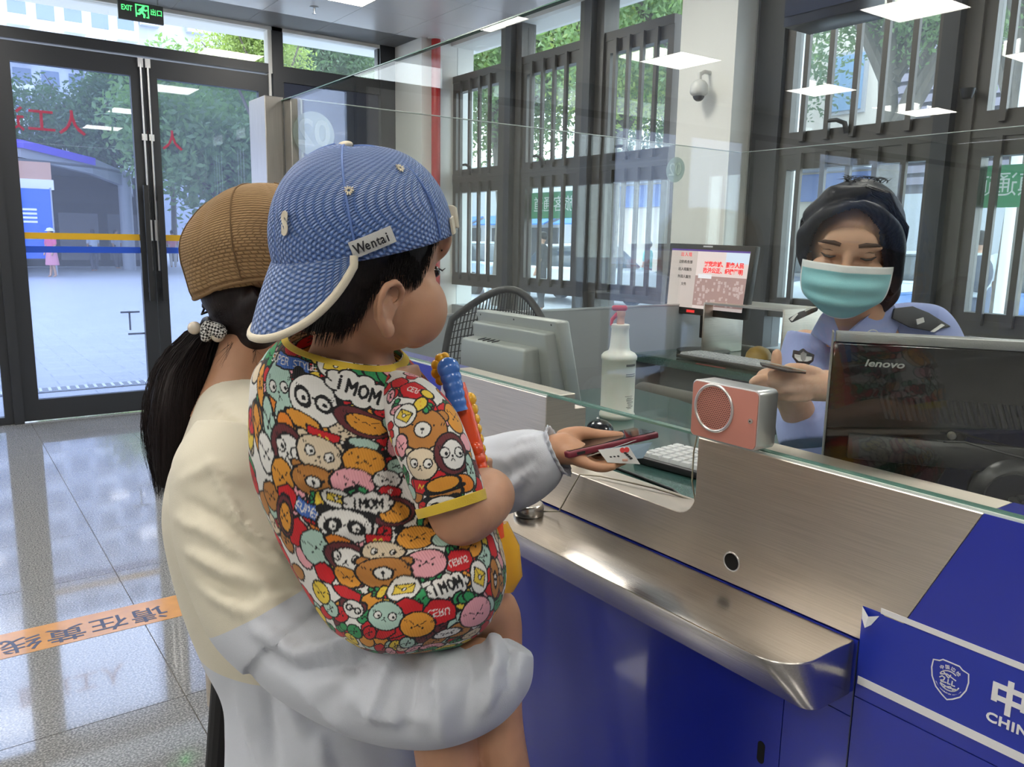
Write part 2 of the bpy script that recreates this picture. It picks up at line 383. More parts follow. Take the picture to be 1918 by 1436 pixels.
strip(pg, [(1.535, 3.272), (1.525, 3.243)], .011); strip(pg, [(1.525, 3.245), (1.508, 3.228), (1.494, 3.228)], .007); strip(pg, [(1.528, 3.243), (1.545, 3.226), (1.543, 3.207)], .007)
strip(pg, [(1.535, 3.268), (1.553, 3.256), (1.564, 3.262)], .005); strip(pg, [(1.532, 3.270), (1.514, 3.262), (1.506, 3.250)], .005)
pg.prism([(1.541 + .0095 * cos(2 * pi * i / 12), 7.0865, 3.284 + .0085 * sin(2 * pi * i / 12)) for i in range(12)], (0, .0025, 0))
pg.build('running_figure', M_green, ex)
for o_ in ex.children: o_.matrix_basis = Matrix.Translation((0, 0, -.05)) @ o_.matrix_basis
MB().tube([(1.40, 7.10, 3.255), (1.40, 7.10, 3.312)], .006).build('hanger', M_chrome, ex); MB().tube([(1.65, 7.10, 3.255), (1.65, 7.10, 3.312)], .006).build('hanger', M_chrome, ex)
# right bay of the door wall: top light, dark beam, dark panel
NW += 1; wv = window_fixed('window_%d' % NW, 2.73, 3.68, 2.985, ZC, .012, M_winglass)
struct(MB().box((2.73, YD - .05, 2.86), (3.68, YD + .05, 2.985)).build('trim_6', M_frame))
M_navy = mat('dark navy panel', (0.022, 0.028, 0.055), .25)
bd = tag(MB().box((2.74, YD - .035, 0.02), (3.67, YD + .02, 2.858)).build('wall_panel', M_navy), 'x', 'x'); del bd['label']; del bd['category']; bd.name = 'wall_back'; struct(bd)
struct(MB().box((3.68, YD - .07, 0), (3.87, YD + .06, ZC)).build('trim_7', M_frame))
struct(MB().box((3.835, 6.80, 0), (XW + .2, YD + .06, ZC)).build('wall_corner', M_white))
MB_ = MB().tube([(3.955, 6.745, 0), (3.955, 6.745, ZC)], .042, 20)
rp = tag(MB_.build('standpipe', M_red, None, True), 'red vertical fire pipe beside the white corner pier', 'pipe')
MB().lathe((3.955, 6.745, ZC - .012), [(.075, 0), (.075, .012), (.045, .012)]).build('collar', M_white, rp, True)

# ---------------- window wall (X = XW)
M_barmat = M_bronze
struct(MB().box((XW - .03, -5, 0), (XW + .25, 6.80, .88)).build('wall_right', M_greywall))
struct(MB().box((XW - .05, -5, ZC - .035), (XW + .25, 6.80, ZC + .006)).build('trim_8', M_white))
for i, (a, b) in enumerate(((5.69, 5.99), (4.68, 4.95), (2.0, 2.16), (.86, 1.02))):
    struct(MB().box((XW - .045, a, .88), (XW + .10, b, ZC)).build('trim_9', M_bronze))
    struct(MB().box((XW - .10, a + .08, .88), (XW - .045, a + .16, ZC)).build('trim_10', M_frame))
struct(MB().box((XW - .06, 3.10, .88), (XW + .1, 3.42, ZC)).build('trim_11', M_frame))
ca, cb = onX(1274, 100, 3.95)[1], onX(1377, 100, 3.95)[1]
struct(MB().box((3.95, cb, 0), (XW + .25, ca, ZC)).build('wall_column', M_white))
struct(MB().box((4.12, cb - .012, 0), (4.14, cb, ZC)).build('trim_12', M_chrome))
barm = MB().box((-.012, -.015, 0), (.012, .015, 1)).mesh('bar'); barm.materials.append(M_barmat)
def barred_window(n, y0, y1):
    w = thing('window_%d' % n, 'x', 'x'); del w['label']; del w['category']; struct(w)
    x0, x1 = XW - .03, XW + .05
    f = MB()
    f.box((x0, y0, 2.944), (x1, y1, 3.006)); f.box((x0, y0, 2.03), (x1, y1, 2.115)); f.box((x0, y0, 1.075), (x1, y1, 1.155))
    f.build('rail', M_bronze, w)
    for (za, zb) in ((2.115, 2.944), (1.155, 2.03)):
        s = MB(); e = .055
        s.box((x0 + .005, y0, za), (x1, y0 + e, zb)); s.box((x0 + .005, y1 - e, za), (x1, y1, zb)); s.box((x0 + .005, y0 + e, zb - e * 1.6), (x1, y1 - e, zb)); s.box((x0 + .005, y0 + e, za), (x1, y1 - e, za + e * .7))
        so = s.build('sash', M_bronze, w)
        MB().box((XW + .018, y0 + e, za + e * .7), (XW + .024, y1 - e, zb - e * 1.6)).build('pane', M_winglass, so)
        nb = max(2, int(round((y1 - y0) / .148)))
        for i in range(1, nb):
            o = bpy.data.objects.new('bar', barm); COL.objects.link(o)
            o.matrix_basis = Matrix.Translation((XW - .045, y0 + (y1 - y0) * i / nb, za - .02)) @ Matrix.Diagonal((1, 1, zb - za + .02, 1)); adopt(o, w)
    MB().box((XW + .018, y0, 3.006), (XW + .024, y1, ZC)).build('pane', M_clear, w)
    MB().box((XW + .018, y0, .88), (XW + .024, y1, 1.075)).build('pane', M_winglass, w)
    ym = (y0 + y1) / 2 + .07
    MB().tube([(XW - .06, ym - .05, 2.115), (XW - .08, ym - .045, 2.165), (XW - .09, ym, 2.185), (XW - .09, ym + .05, 2.185)], [.016, .014, .012, .010], 8).build('handle', M_black, w, True)
    return w
BAYS = [(5.99, 6.80), (4.95, 5.69), (3.98 + .02, 4.68), (2.16, 3.10), (1.02, 2.0), (-.3, .86)]
for a, b in BAYS:
    NW += 1; barred_window(NW, a, b)
# rest of the hall behind the camera
M_hall = mat('hall wall', (0.78, 0.76, 0.72), .6); M_hallblue = mat('hall blue band', (0.03, 0.06, 0.40), .5)
struct(MB().box((-13, -5.1, 0), (XW + .2, -5, ZC)).build('wall_front', M_hall))
struct(MB().box((-13.1, -5, 0), (-13, YD, ZC)).build('wall_left', M_hall))
struct(MB().box((XW - .03, -5, .88), (XW + .1, -.3, ZC)).build('wall_right', M_hall))
# ================================================================== BOOTH
XC, ZT, ZS, ZG = 0.9, 1.221, 1.019, 1.90
M_blue = mat('blue laminate', (0.011, 0.024, 0.345), 0.28, coat=0.35, spec=0.5)
M_blue2 = mat('blue vinyl', (0.012, 0.03, 0.36), 0.32)
M_steel = steel('brushed steel', (.63, .57, .50), rough=.42, axis=(3, 3, 260))
M_steelv = steel('brushed steel shelf', (0.60, 0.57, 0.53), 0.24, axis=(160, 4, 160))
M_edge = mat('glass edge green', (0.10, 0.22, 0.18), 0.15, spec=0.8)
M_edgelight = mat('glass edge pale', (0.62, 0.70, 0.66), 0.2, spec=0.8)
M_signwhite = mat('white vinyl', (0.74, 0.74, 0.76), 0.4)
ct = thing('service_counter', 'blue inspection counter with brushed steel face, steel ledge and pass-through', 'counter', (XC, .6, 0))
def yz(pts, x): return [(x, p[0], p[1]) for p in pts]
def arc(cy, cz, r, a0, a1, n=8): return [(cy + r * cos(radians(a0 + (a1 - a0) * i / n)), cz + r * sin(radians(a0 + (a1 - a0) * i / n))) for i in range(n + 1)]
YO0, YO1, ZO = .774, 1.136, 1.098       # pass-through opening
YL = 1.50
r = .035
# steel face: polygon from upper left, clockwise seen from the hall
poly = [(YL, ZT), (YL + .055, ZS + .002), (.466, ZS + .002), (.374, ZT), (YO0, ZT)] + [(YO0, ZO + r)] 
poly += arc(YO0 + r, ZO + r, r, 180, 270)[1:] + arc(YO1 - r, ZO + r, r, 270, 360) + [(YO1, ZT)]
sp = MB().prism(yz(poly, XC), (.07, 0, 0)).build('steel_face', M_steel, ct, bevel=.0012, seg=1)
# round cable hole with a chrome rim and dark depth
hy, hz = .699, 1.054
MB().lathe((XC - .0006, hy, hz), [(.0125, 0), (.0125, .0004), (.0001, .0004)], (1, 0, 0), 28).build('cable_hole', mat('hole black', (0.002, 0.002, 0.002), .9), sp)
MB().tube([(XC - .0008, hy + .0135 * cos(a), hz + .0135 * sin(a)) for a in np.linspace(0, 2 * pi, 29)[:-1]], .0012, 8, closed=True).build('hole_rim', M_chrome, sp, True)
# blue faces
MB().prism(yz([(YL, ZT), (2.43, ZT), (2.43, ZS + .002), (YL + .055, ZS + .002)], XC), (.07, 0, 0)).build('blue_face', M_blue, ct)
MB().prism(yz([(.374, ZT), (.466, ZS + .002), (-1.6, ZS + .002), (-1.6, ZT)], XC), (.07, 0, 0)).build('blue_face', M_blue, ct)
# lower blue cladding with cupboard seams
for (a, b, z0, z1) in ((.597, 2.43, .08, ZS), (.499, .5955, .08, .915), (.499, .5955, .9165, ZS), (-.10, .4975, .08, .945), (-.10, .4975, .9465, ZS), (-1.6, -.1015, .08, ZS)):
    MB().box((XC, a, z0), (XC + .06, b, z1)).build('cladding_panel', M_blue, ct)
MB().box((XC + .01, -1.6, 0), (XC + .06, 2.43, .08)).build('plinth', M_steel, ct)
MB().box((XC + .058, -1.6, .08), (XC + .07, 2.43, ZS)).build('carcass', M_black, ct)
kl = MB().prism(yz([(.6262 + p[0], .795 + p[1]) for p in arc(0, .010, .006, 0, 180) + arc(0, -.012, .006, 180, 360)], XC - .0005), (.0008, 0, 0)).build('key_slot', mat('slot black', (0.002, 0.002, 0.002), .8), ct)
MB().box((XC - .0012, .4985, .0), (XC, .4995, ZS)).build('seam', M_navy, ct)
# folded steel ledge with a rounded end
XF = .762
L = []
ro = .05
end = .503
out = [(XC - .0005, 2.38), (XF, 2.38)] + [(XF + ro + ro * cos(radians(a)), end + ro + ro * sin(radians(a))) for a in np.linspace(180, 270, 10)] + [(XC - .0005, end)]
xb, ro2 = .818, .020
bot = [(XC - .0005, 2.38), (xb, 2.38)] + [(xb + ro2 + ro2 * cos(radians(a)), end + ro2 + ro2 * sin(radians(a))) for a in np.linspace(180, 270, 10)] + [(XC - .0005, end)]
lm = MB(); n_ = len(out); lm.add([(p[0], p[1], ZS) for p in out] + [(p[0], p[1], ZS - .074) for p in bot], [tuple(range(n_)), tuple(range(2 * n_ - 1, n_ - 1, -1))] + [(i, i + n_, (i + 1) % n_ + n_, (i + 1) % n_) for i in range(n_)])
lm.build('steel_ledge', M_steelv, ct, bevel=.0035, seg=3)
# peeling corner of protective film
pf = MB(); P0 = [(XC - .001, .4985, 1.066), (XC - .006, .487, 1.058), (XC - .001, .476, 1.062), (XC - .004, .4835, 1.048), (XC - .008, .489, 1.043), (XC - .001, .4975, 1.050)]
pf.add(P0, [(0, 1, 5), (1, 2, 3), (1, 3, 4), (1, 4, 5)]); pf.build('peeling_film', mat('clear film', (0.75, 0.77, 0.8), .15, spec=.8), ct)
# sign band: two white stripes, crest, words
for nm, pts in (('white_stripe', [(.4750, 1.0655), (.4750, 1.0745 - .002), (-1.2, 1.0745 - .002), (-1.2, 1.0630)]), ('white_stripe', [(.4955, .9745), (.4955, .9640), (-1.2, .9640), (-1.2, .9745)])):
    MB().prism(yz(pts, XC - .0008), (.0008, 0, 0)).build(nm, M_signwhite, ct)
MB().prism(yz([(.4985, 1.066), (.4750, 1.0665), (.47, 1.064), (-1.2, 1.064), (-1.2, .974), (.4975, .974)], XC - .0004), (.0004, 0, 0)).build('sign_band', M_blue2, ct)
cy_, cz_ = .3885, 1.0205
def ringpoly(pts, w):
    P = np.array(pts); n_ = len(P); c = P.mean(0)
    out_ = []; inn = []
    for i in range(n_):
        d = nrm(P[(i + 1) % n_] - P[i - 1]); nn = V(d[1], -d[0]); nn = nn * (1 if nn @ (P[i] - c) > 0 else -1)
        out_.append(P[i] + nn * w / 2); inn.append(P[i] - nn * w / 2)
    return out_, inn
def flatring(mb, pts, w, x=XC - .0010, t=.0005, closed=True):
    o_, i_ = ringpoly(pts, w); n_ = len(o_)
    for i in range(n_ if closed else n_ - 1):
        j = (i + 1) % n_; mb.prism(yz([o_[i], o_[j], i_[j], i_[i]], x), (t, 0, 0))
def line(mb, pts, w, x=XC - .0010, t=.0005):
    for p, q in zip(pts[:-1], pts[1:]):
        p = np.array(p, float); q = np.array(q, float); d = nrm(q - p); n_ = V(-d[1], d[0]) * w / 2; e = d * w * .3
        mb.prism(yz([p + n_ - e, p - n_ - e, q - n_ + e, q + n_ + e], x), (t, 0, 0))
S = .0205
sh = [(-.45, 1), (.45, 1), (.62, .86), (.95, .78), (1.0, .3), (.92, -.2), (.66, -.72), (.3, -1.02), (0, -1.2), (-.3, -1.02), (-.66, -.72), (-.92, -.2), (-1.0, .3), (-.95, .78), (-.62, .86)]
cr = MB(); flatring(cr, [(cy_ - a * S * 1.0, cz_ + b * S) for a, b in sh], .0014)
cc = [(cy_ + .0115 * cos(a), cz_ - .0015 + .0115 * sin(a)) for a in np.linspace(0, 2 * pi, 30)]
line(cr, cc[2:11], .0012); line(cr, cc[16:27], .0012)
for q in ([(-.010, .004), (-.003, .007), (.007, .0035)], [(-.0075, .0085), (-.001, .003), (.001, .0075)], [(-.009, -.0065), (0, -.0085), (.0095, -.0065)], [(-.006, -.010), (.002, -.006), (.006, -.0095)], [(-.0105, 0), (-.008, .0025), (-.005, .0015), (-.006, -.002), (-.009, -.003), (-.0085, -.0045), (-.003, -.0035)], [(-.001, .0012), (-.0012, -.004), (.0015, -.0035)], [(.0035, .0012), (.0033, -.004), (.0065, -.0035)]):
    line(cr, [(cy_ - a, cz_ - .0015 + b) for a, b in q], .0012)
cr.build('crest', M_signwhite, ct)
Rm, Um = (0, -1, 0), (0, 0, 1)
for i, ch in enumerate('中国边检'):
    a = radians(38 - 25 * i); text('crest_lettering', ch, .0052, (XC - .001, cy_ + .0145 * sin(a), cz_ + .0005 + .0145 * cos(a) - .001), (0, -cos(a), sin(a) * 1), (0, sin(a), cos(a)), M_signwhite, ct, depth=.0003)
for i, ch in enumerate('CHINA IMMIGRATION INSPECTION'):
    a = radians(-62 + 124 * i / 27); text('crest_lettering', ch, .0021, (XC - .001, cy_ - .0153 * sin(a), cz_ - .0015 - .0153 * cos(a)), (0, -cos(a), sin(a)), (0, -sin(a) * -1 * -1, cos(a)), M_signwhite, ct, depth=.0003)
for i, ch in enumerate('中国边检'):
    text('sign_lettering', ch, .040, (XC - .001, .3260 - i * .052, 1.0250), Rm, Um, M_signwhite, ct, bold=.0014)
text('sign_lettering', 'CHINA IMMIGRATION INSPECTION', .0150, (XC - .001, .3465, .9985), Rm, Um, M_signwhite, ct, align='LEFT', bold=.0004, sx=1.12, space=1.08)

# glass screens
def pane(name, label, a, b, parent=None, gm=None):
    t = thing(name, label, 'glass screen', ((a[0] + b[0]) / 2, (a[1] + b[1]) / 2, min(a[2], b[2])))
    MB().box(a, b).build('pane', gm or M_screen, t)
    return t
M_screen = glass('screen glass', (0.955, 0.975, 0.965), 1.0)
g1 = pane('glass_screen', 'tall clear glass screen standing on the front of the counter', (XC + .006, -1.6, ZT + .003), (XC + .016, 2.455, ZG))
MB().box((XC + .005, -1.6, ZT + .0005), (XC + .017, 2.455, ZT + .004)).build('edge', M_edge, g1)
MB().box((XC + .0045, -1.6, ZG), (XC + .0175, 2.455, ZG + .0022)).build('edge', M_edge, g1)
MB().box((XC + .0012, -1.6, ZT - .0010), (XC + .0048, YO0, ZT + .003)).build('bright_bead', M_edgelight, g1)
MB().box((XC + .0012, YO1, ZT - .0010), (XC + .0048, 2.43, ZT + .003)).build('bright_bead', M_edgelight, g1)
g2 = pane('glass_screen', 'clear glass end screen of the booth bearing the round 02 sticker', (XC + .04, 2.388, 1.247), (2.945, 2.398, ZG))
MB().box((XC + .04, 2.387, ZG), (2.945, 2.399, ZG + .002)).build('edge', M_edgelight, g2)
MB().box((XC + .04, 2.387, 1.25), (XC + .044, 2.399, ZG)).build('edge', M_edgelight, g2)
g3 = pane('glass_screen', 'clear glass screen along the far back of the booth', (2.946, -1.6, 1.06), (2.956, 2.388, ZG))
MB().box((2.945, -1.6, ZG), (2.957, 2.388, ZG + .002)).build('edge', M_edgelight, g3)
# frosted round number stickers
M_frost = glass('frosted film', (0.80, 0.86, 0.84), .4, haze=.55, hcol=(.66, .74, .70)); M_frost2 = glass('frosted film light', (0.86, .9, .88), .4, haze=.8, hcol=(.8, .86, .82))
c = onY(588, 251, 2.386); rr = 39 / FPX * (proj(c)[2]) * 1.04
st = MB().lathe((c[0], 2.3855, c[2]), [(rr, 0), (rr, .0012)], (0, 1, 0), 48).build('number_sticker', M_frost, g2)
st['label'] = 'large round frosted sticker reading 02'
text('numeral', '02', .105, (c[0], 2.3845, c[2]), (-1, 0, 0), (0, 0, 1), M_frost2, st, bold=.002)
c = onX(1265, 318, 2.9445); rr = 23 / FPX * proj(c)[2]
st = MB().lathe((2.9435, c[1], c[2]), [(rr, 0), (rr, .0012)], (1, 0, 0), 40).build('number_sticker', M_frost, g3)
st['label'] = 'small round frosted number sticker'
text('numeral', '02', .085, (2.9425, c[1], c[2]), (0, 1, 0), (0, 0, 1), M_frost2, st)
# steel corner post, side and rear partitions
cp = thing('corner_post', 'brushed steel corner post at the far end of the counter', 'post', (.88, 2.46, 0))
MB().box((XC - .045, 2.455, 0), (XC + .012, 2.60, ZG + .012)).build('post_leaf', steel('post steel', (.58, .55, .52), .3, (200, 200, 3)), cp, bevel=.002, seg=1)
MB().box((XC + .014, 2.402, 0), (XC + .045, 2.46, ZG + .008)).build('post_leaf', MATS['post steel'], cp, bevel=.002, seg=1)
sd = tag(MB().box((XC + .045, 2.385, 0), (2.96, 2.401, 1.247)).build('end_partition', M_greywall), 'grey end partition board below the booth end glass', 'partition')
MB().box((XC + .045, 2.383, 1.243), (2.96, 2.403, 1.249)).build('cap', M_chrome, sd)
for xx in (1.72, 1.79): MB().ball((xx, 2.384, 1.222), .006, 8).build('screw', M_chrome, sd, True)
rd = tag(MB().box((2.94, -1.6, 0), (2.96, 2.385, 1.06)).build('rear_partition', M_greywall), 'grey low partition board along the back of the booth', 'partition')
# desks
M_desk = mat('green stone desk', (0.045, 0.105, 0.095), 0.18, var=.35, vscale=160, coat=.3)
dk = thing('front_desk', 'dark green speckled desk behind the counter glass', 'desk', (1.2, .9, 1.03))
dpts = [(XC + .07, -1.6), (1.45, -1.6), (1.5, .3), (1.56, .95), (1.66, 1.25), (1.76, 1.6), (1.78, 1.86), (XC + .07, 1.86)]
MB().prism([(p[0], p[1], 1.03) for p in dpts], (0, 0, .022)).build('worktop', M_desk, dk, bevel=.003, seg=2)
MB().box((XC + .072, -1.6, 0), (1.25, -1.0, 1.03)).build('pedestal', M_greywall, dk); MB().box((XC + .072, 1.45, 0), (1.30, 1.84, 1.03)).build('pedestal', M_greywall, dk)
MB().box((XC + .0715, 1.14, 1.052), (XC + .10, 1.86, 1.19)).build('cable_box', M_steel, dk)
rk = thing('rear_desk', 'dark green desk with glass top along the back partition', 'desk', (2.7, 1.6, 1.03))
MB().box((2.35, -1.6, 1.02), (2.938, 2.383, 1.05)).build('worktop', M_desk, rk, bevel=.003); MB().box((2.34, -1.6, 1.0505), (2.938, 2.383, 1.056)).build('glass_top', glass('desk glass', (.8, .9, .86), 1.0), rk)
MB().box((2.5, 2.0, 0), (2.93, 2.38, 1.02)).build('pedestal', M_greywall, rk); MB().box((2.5, -1.6, 0), (2.93, -1.2, 1.02)).build('pedestal', M_greywall, rk)
# ================================================================== ORGANIC HELPERS
def cr(P, t):
    """Catmull-Rom through rows of P at parameter t (0..len-1)"""
    n = len(P); i = min(int(t), n - 2); s = t - i
    p0, p1, p2, p3 = P[max(i - 1, 0)], P[i], P[i + 1], P[min(i + 2, n - 1)]
    return 0.5 * ((2 * p1) + (-p0 + p2) * s + (2 * p0 - 5 * p1 + 4 * p2 - p3) * s * s + (-p0 + 3 * p1 - 3 * p2 + p3) * s ** 3)
def loft(C, U, W, n=32, sub=6, ex=2.0, cap=True):
    """rings: centres C, half-axis vectors U and W -> verts, faces (grid)"""
    A = np.hstack([np.array(C, float), np.array(U, float), np.array(W, float)])
    m = (len(A) - 1) * sub + 1
    th = np.linspace(0, 2 * pi, n, endpoint=False)
    c, s = np.cos(th), np.sin(th)
    c = np.sign(c) * np.abs(c) ** (2 / ex); s = np.sign(s) * np.abs(s) ** (2 / ex)
    G = np.zeros((m, n, 3))
    for i in range(m):
        a = cr(A, i / sub); G[i] = a[:3] + c[:, None] * a[3:6] + s[:, None] * a[6:9]
    return G
def grid_mesh(G, cap=True, name='g'):
    m, n, _ = G.shape
    v = G.reshape(-1, 3); idx = np.arange(m * n).reshape(m, n)
    a = idx[:-1]; b = idx[1:]
    f = np.stack([a, np.roll(a, -1, 1), np.roll(b, -1, 1), b], -1).reshape(-1, 4)
    q = G[m // 2]; nn = np.cross(np.roll(q, -1, 0) - q, G[min(m // 2 + 1, m - 1)] - q); flip = ((nn * (q - q.mean(0))).sum() < 0)
    if flip: f = f[:, ::-1]
    me = bpy.data.meshes.new(name)
    fs = f.tolist()
    if cap: fs += [list(range(n - 1, -1, -1))[::-1 if flip else 1], [(m - 1) * n + j for j in range(n)][::-1 if flip else 1]]
    me.from_pydata(v.tolist(), [], fs); me.update()
    return me
def irings(L, axis=None):
    """(x, y, depth, half width in px, half thickness in m) -> C, U, W in world"""
    P = [at(a[0], a[1], a[2]) for a in L]; C, U, W = [], [], []
    for i, a in enumerate(L):
        t = nrm(P[min(i + 1, len(P) - 1)] - P[max(i - 1, 0)]); vd = nrm(P[i] - CAM)
        t = nrm(t - vd * (t @ vd) * 0.75)
        u = nrm(np.cross(t, vd)); w = np.cross(u, t)
        if len(a) > 5:            # ring tilted by hand: angle in the photo plane, lift of the far side
            u = RGT * cos(radians(a[5])) - UPV * sin(radians(a[5])); w = nrm(FWD + UPV * a[6]); w = nrm(w - u * (w @ u))
        C.append(P[i]); U.append(u * a[3] * a[2] / FPX); W.append(w * a[4])
    return C, U, W
def iloft(L, n=32, sub=6, ex=2.0): return loft(*irings(L), n=n, sub=sub, ex=ex)
def chain(pts, rad, n=16, sub=4):
    """limb: tapered round loft through world points, rounded ends"""
    P = [np.asarray(p, float) for p in pts]; rad = list(rad)
    t0 = nrm(P[0] - P[1]); t1 = nrm(P[-1] - P[-2])
    P = [P[0] + t0 * rad[0] * .95, P[0] + t0 * rad[0] * .7] + P + [P[-1] + t1 * rad[-1] * .7, P[-1] + t1 * rad[-1] * .95]
    rad = [rad[0] * .25, rad[0] * .7] + rad + [rad[-1] * .7, rad[-1] * .25]
    C, U, W = [], [], []; ref = None
    for i in range(len(P)):
        t = nrm(P[min(i + 1, len(P) - 1)] - P[max(i - 1, 0)])
        if ref is None: ref = V(0, 0, 1) if abs(t[2]) < .9 else V(1, 0, 0)
        u = nrm(np.cross(t, ref)); w = np.cross(u, t); ref = w
        C.append(P[i]); U.append(u * rad[i]); W.append(w * rad[i])
    return loft(C, U, W, n, sub)
def ell(c, fr, r, n=24):
    """ellipsoid as grid in frame fr=(f,l,u)"""
    th = np.linspace(0, 2 * pi, n, endpoint=False); ph = np.linspace(0.02, pi - .02, n // 2 + 1)
    G = np.zeros((len(ph), n, 3))
    for i, p in enumerate(ph):
        for j, t in enumerate(th):
            G[i, j] = np.asarray(c) + fr[0] * r[0] * sin(p) * cos(t) + fr[1] * r[1] * sin(p) * sin(t) + fr[2] * r[2] * cos(p)
    return G
def join(Gs):
    v = []; f = []
    for G in Gs:
        m, n, _ = G.shape; k = len(v); v += G.reshape(-1, 3).tolist()
        for i in range(m - 1):
            for j in range(n): f.append((k + i * n + j, k + i * n + (j + 1) % n, k + (i + 1) * n + (j + 1) % n, k + (i + 1) * n + j))
        f += [tuple(k + j for j in range(n - 1, -1, -1)), tuple(k + (m - 1) * n + j for j in range(n))]
    me = bpy.data.meshes.new('j'); me.from_pydata(v, [], f)
    bm = bmesh.new(); bm.from_mesh(me); bmesh.ops.recalc_face_normals(bm, faces=bm.faces)
    bm.to_mesh(me); bm.free(); me.update(); return me
def fuse(Gs, vox=.004, smooth=6, fac=.5):
    me = join(Gs) if isinstance(Gs, list) else Gs
    o = bpy.data.objects.new('tmp', me); COL.objects.link(o)
    r = o.modifiers.new('r', 'REMESH'); r.mode = 'VOXEL'; r.voxel_size = vox
    if smooth: s = o.modifiers.new('s', 'SMOOTH'); s.iterations = smooth; s.factor = fac
    dg = bpy.context.evaluated_depsgraph_get(); m2 = bpy.data.meshes.new_from_object(o.evaluated_get(dg))
    bpy.data.objects.remove(o); bpy.data.meshes.remove(me)
    m2.materials.clear()
    return m2
def getco(me):
    a = np.empty(len(me.vertices) * 3); me.vertices.foreach_get('co', a); return a.reshape(-1, 3)
def setco(me, a): me.vertices.foreach_set('co', np.ascontiguousarray(a, dtype=np.float64).ravel()); me.update()
def getno(me):
    a = np.empty(len(me.vertices) * 3); me.vertices.foreach_get('normal', a); return a.reshape(-1, 3)
def projA(P):
    v = P - CAM; z = v @ FWD
    return IW / 2 + FPX * (v @ RGT) / z, IH / 2 - FPX * (v @ UPV) / z, z
def folds(me, L, amp=.004, wid=.012):
    """cloth folds: every fold is a run of photo points laid onto the surface, raised (amp>0) or sunk along it"""
    co, no = getco(me), getno(me)
    x, y, z = projA(co); face = (no * nrm3(co - CAM)).sum(1) < 0.15
    fi = np.where(face)[0]; disp = np.zeros(len(co))
    for F in L:
        pts = F[0]; a = F[1] if len(F) > 1 else amp; w = F[2] if len(F) > 2 else wid
        S = []
        for p, q in zip(pts[:-1], pts[1:]):
            k = max(2, int(np.hypot(q[0] - p[0], q[1] - p[1]) / 6))
            S += [(p[0] + (q[0] - p[0]) * i / k, p[1] + (q[1] - p[1]) * i / k) for i in range(k)]
        S.append(pts[-1]); P3 = []
        for s in S:
            d = (x[fi] - s[0]) ** 2 + (y[fi] - s[1]) ** 2
            d = d + 40 * np.maximum(0, z[fi] - z[fi][d < max(64, d.min() + 9)].min() - .03) ** 2 * 1e4
            P3.append(co[fi[np.argmin(d)]])
        P3 = np.array(P3); ns = len(P3); tap = np.sin(np.pi * np.clip((np.arange(ns) + .7) / (ns + .4), 0, 1)) ** .6
        best = np.zeros(len(co))
        for i in range(ns):
            d2 = ((co - P3[i]) ** 2).sum(1); best = np.maximum(best, tap[i] * np.exp(-d2 / (w * w)))
        disp += a * best
    co += no * disp[:, None]; setco(me, co)
def nrm3(a): return a / (np.linalg.norm(a, axis=1, keepdims=True) + 1e-12)
def wob(me, amp, freq, seed=0, dirs=10):
    """gentle irregularity"""
    co, no = getco(me), getno(me); rg = np.random.default_rng(seed); d = np.zeros(len(co))
    for i in range(dirs):
        k = rg.normal(size=3); k = k / np.linalg.norm(k) * freq * rg.uniform(.5, 1.6); d += np.sin(co @ k + rg.uniform(0, 6.28))
    setco(me, co + no * (amp * d / sqrt(dirs))[:, None])
def strands(paths, r0, name, m, parent, n=3):
    """many fine hairs as thin tapered tubes in one part"""
    mb = MB()
    for P in paths:
        k = len(P); mb.tube(P, [r0 * (1 - .8 * i / (k - 1)) for i in range(k)], n, caps=False)
    me = mb.mesh(name, fix=False); return link(name, me, m, parent, True)
def skinmat(name, col, dark=.75):
    m = mat(name, col, .48, sss=.12, var=.07, vscale=35, bump=.05, bscale=500, spec=.4); return m
def hairmat(name, col=(0.012, 0.008, 0.008), st=(60, 60, 4)):
    return mat(name, col, .45, var=.5, vscale=6, bump=.25, bscale=3, stretch=st, spec=.22)
def fabric(name, col, rib=None, bump=.25, bscale=900, rough=.85, var=.04):
    return mat(name, col, rough, var=var, vscale=12, bump=bump, bscale=bscale, spec=.2, sheen=.15)
def twotone(name, colA, colB, pt, nv, rough=.85):
    """cloth dyed in two blocks meeting at a seam plane"""
    m = fabric(name, colA); n, l = m.node_tree.nodes, m.node_tree.links; b = n['Principled BSDF']
    g = n.new('ShaderNodeNewGeometry'); d = n.new('ShaderNodeVectorMath'); d.operation = 'DOT_PRODUCT'; d.inputs[1].default_value = tuple(nrm(nv))
    l.new(g.outputs['Position'], d.inputs[0])
    c = n.new('ShaderNodeMath'); c.operation = 'GREATER_THAN'; c.inputs[1].default_value = float(np.asarray(pt) @ nrm(nv)); l.new(d.outputs['Value'], c.inputs[0])
    mx = n.new('ShaderNodeMix'); mx.data_type = 'RGBA'; l.new(c.outputs[0], mx.inputs[0])
    mx.inputs[6].default_value = (*colA, 1); mx.inputs[7].default_value = (*colB, 1); l.new(mx.outputs[2], b.inputs['Base Color'])
    return m
XF_ = (V(1, 0, 0), V(0, 1, 0), V(0, 0, 1))
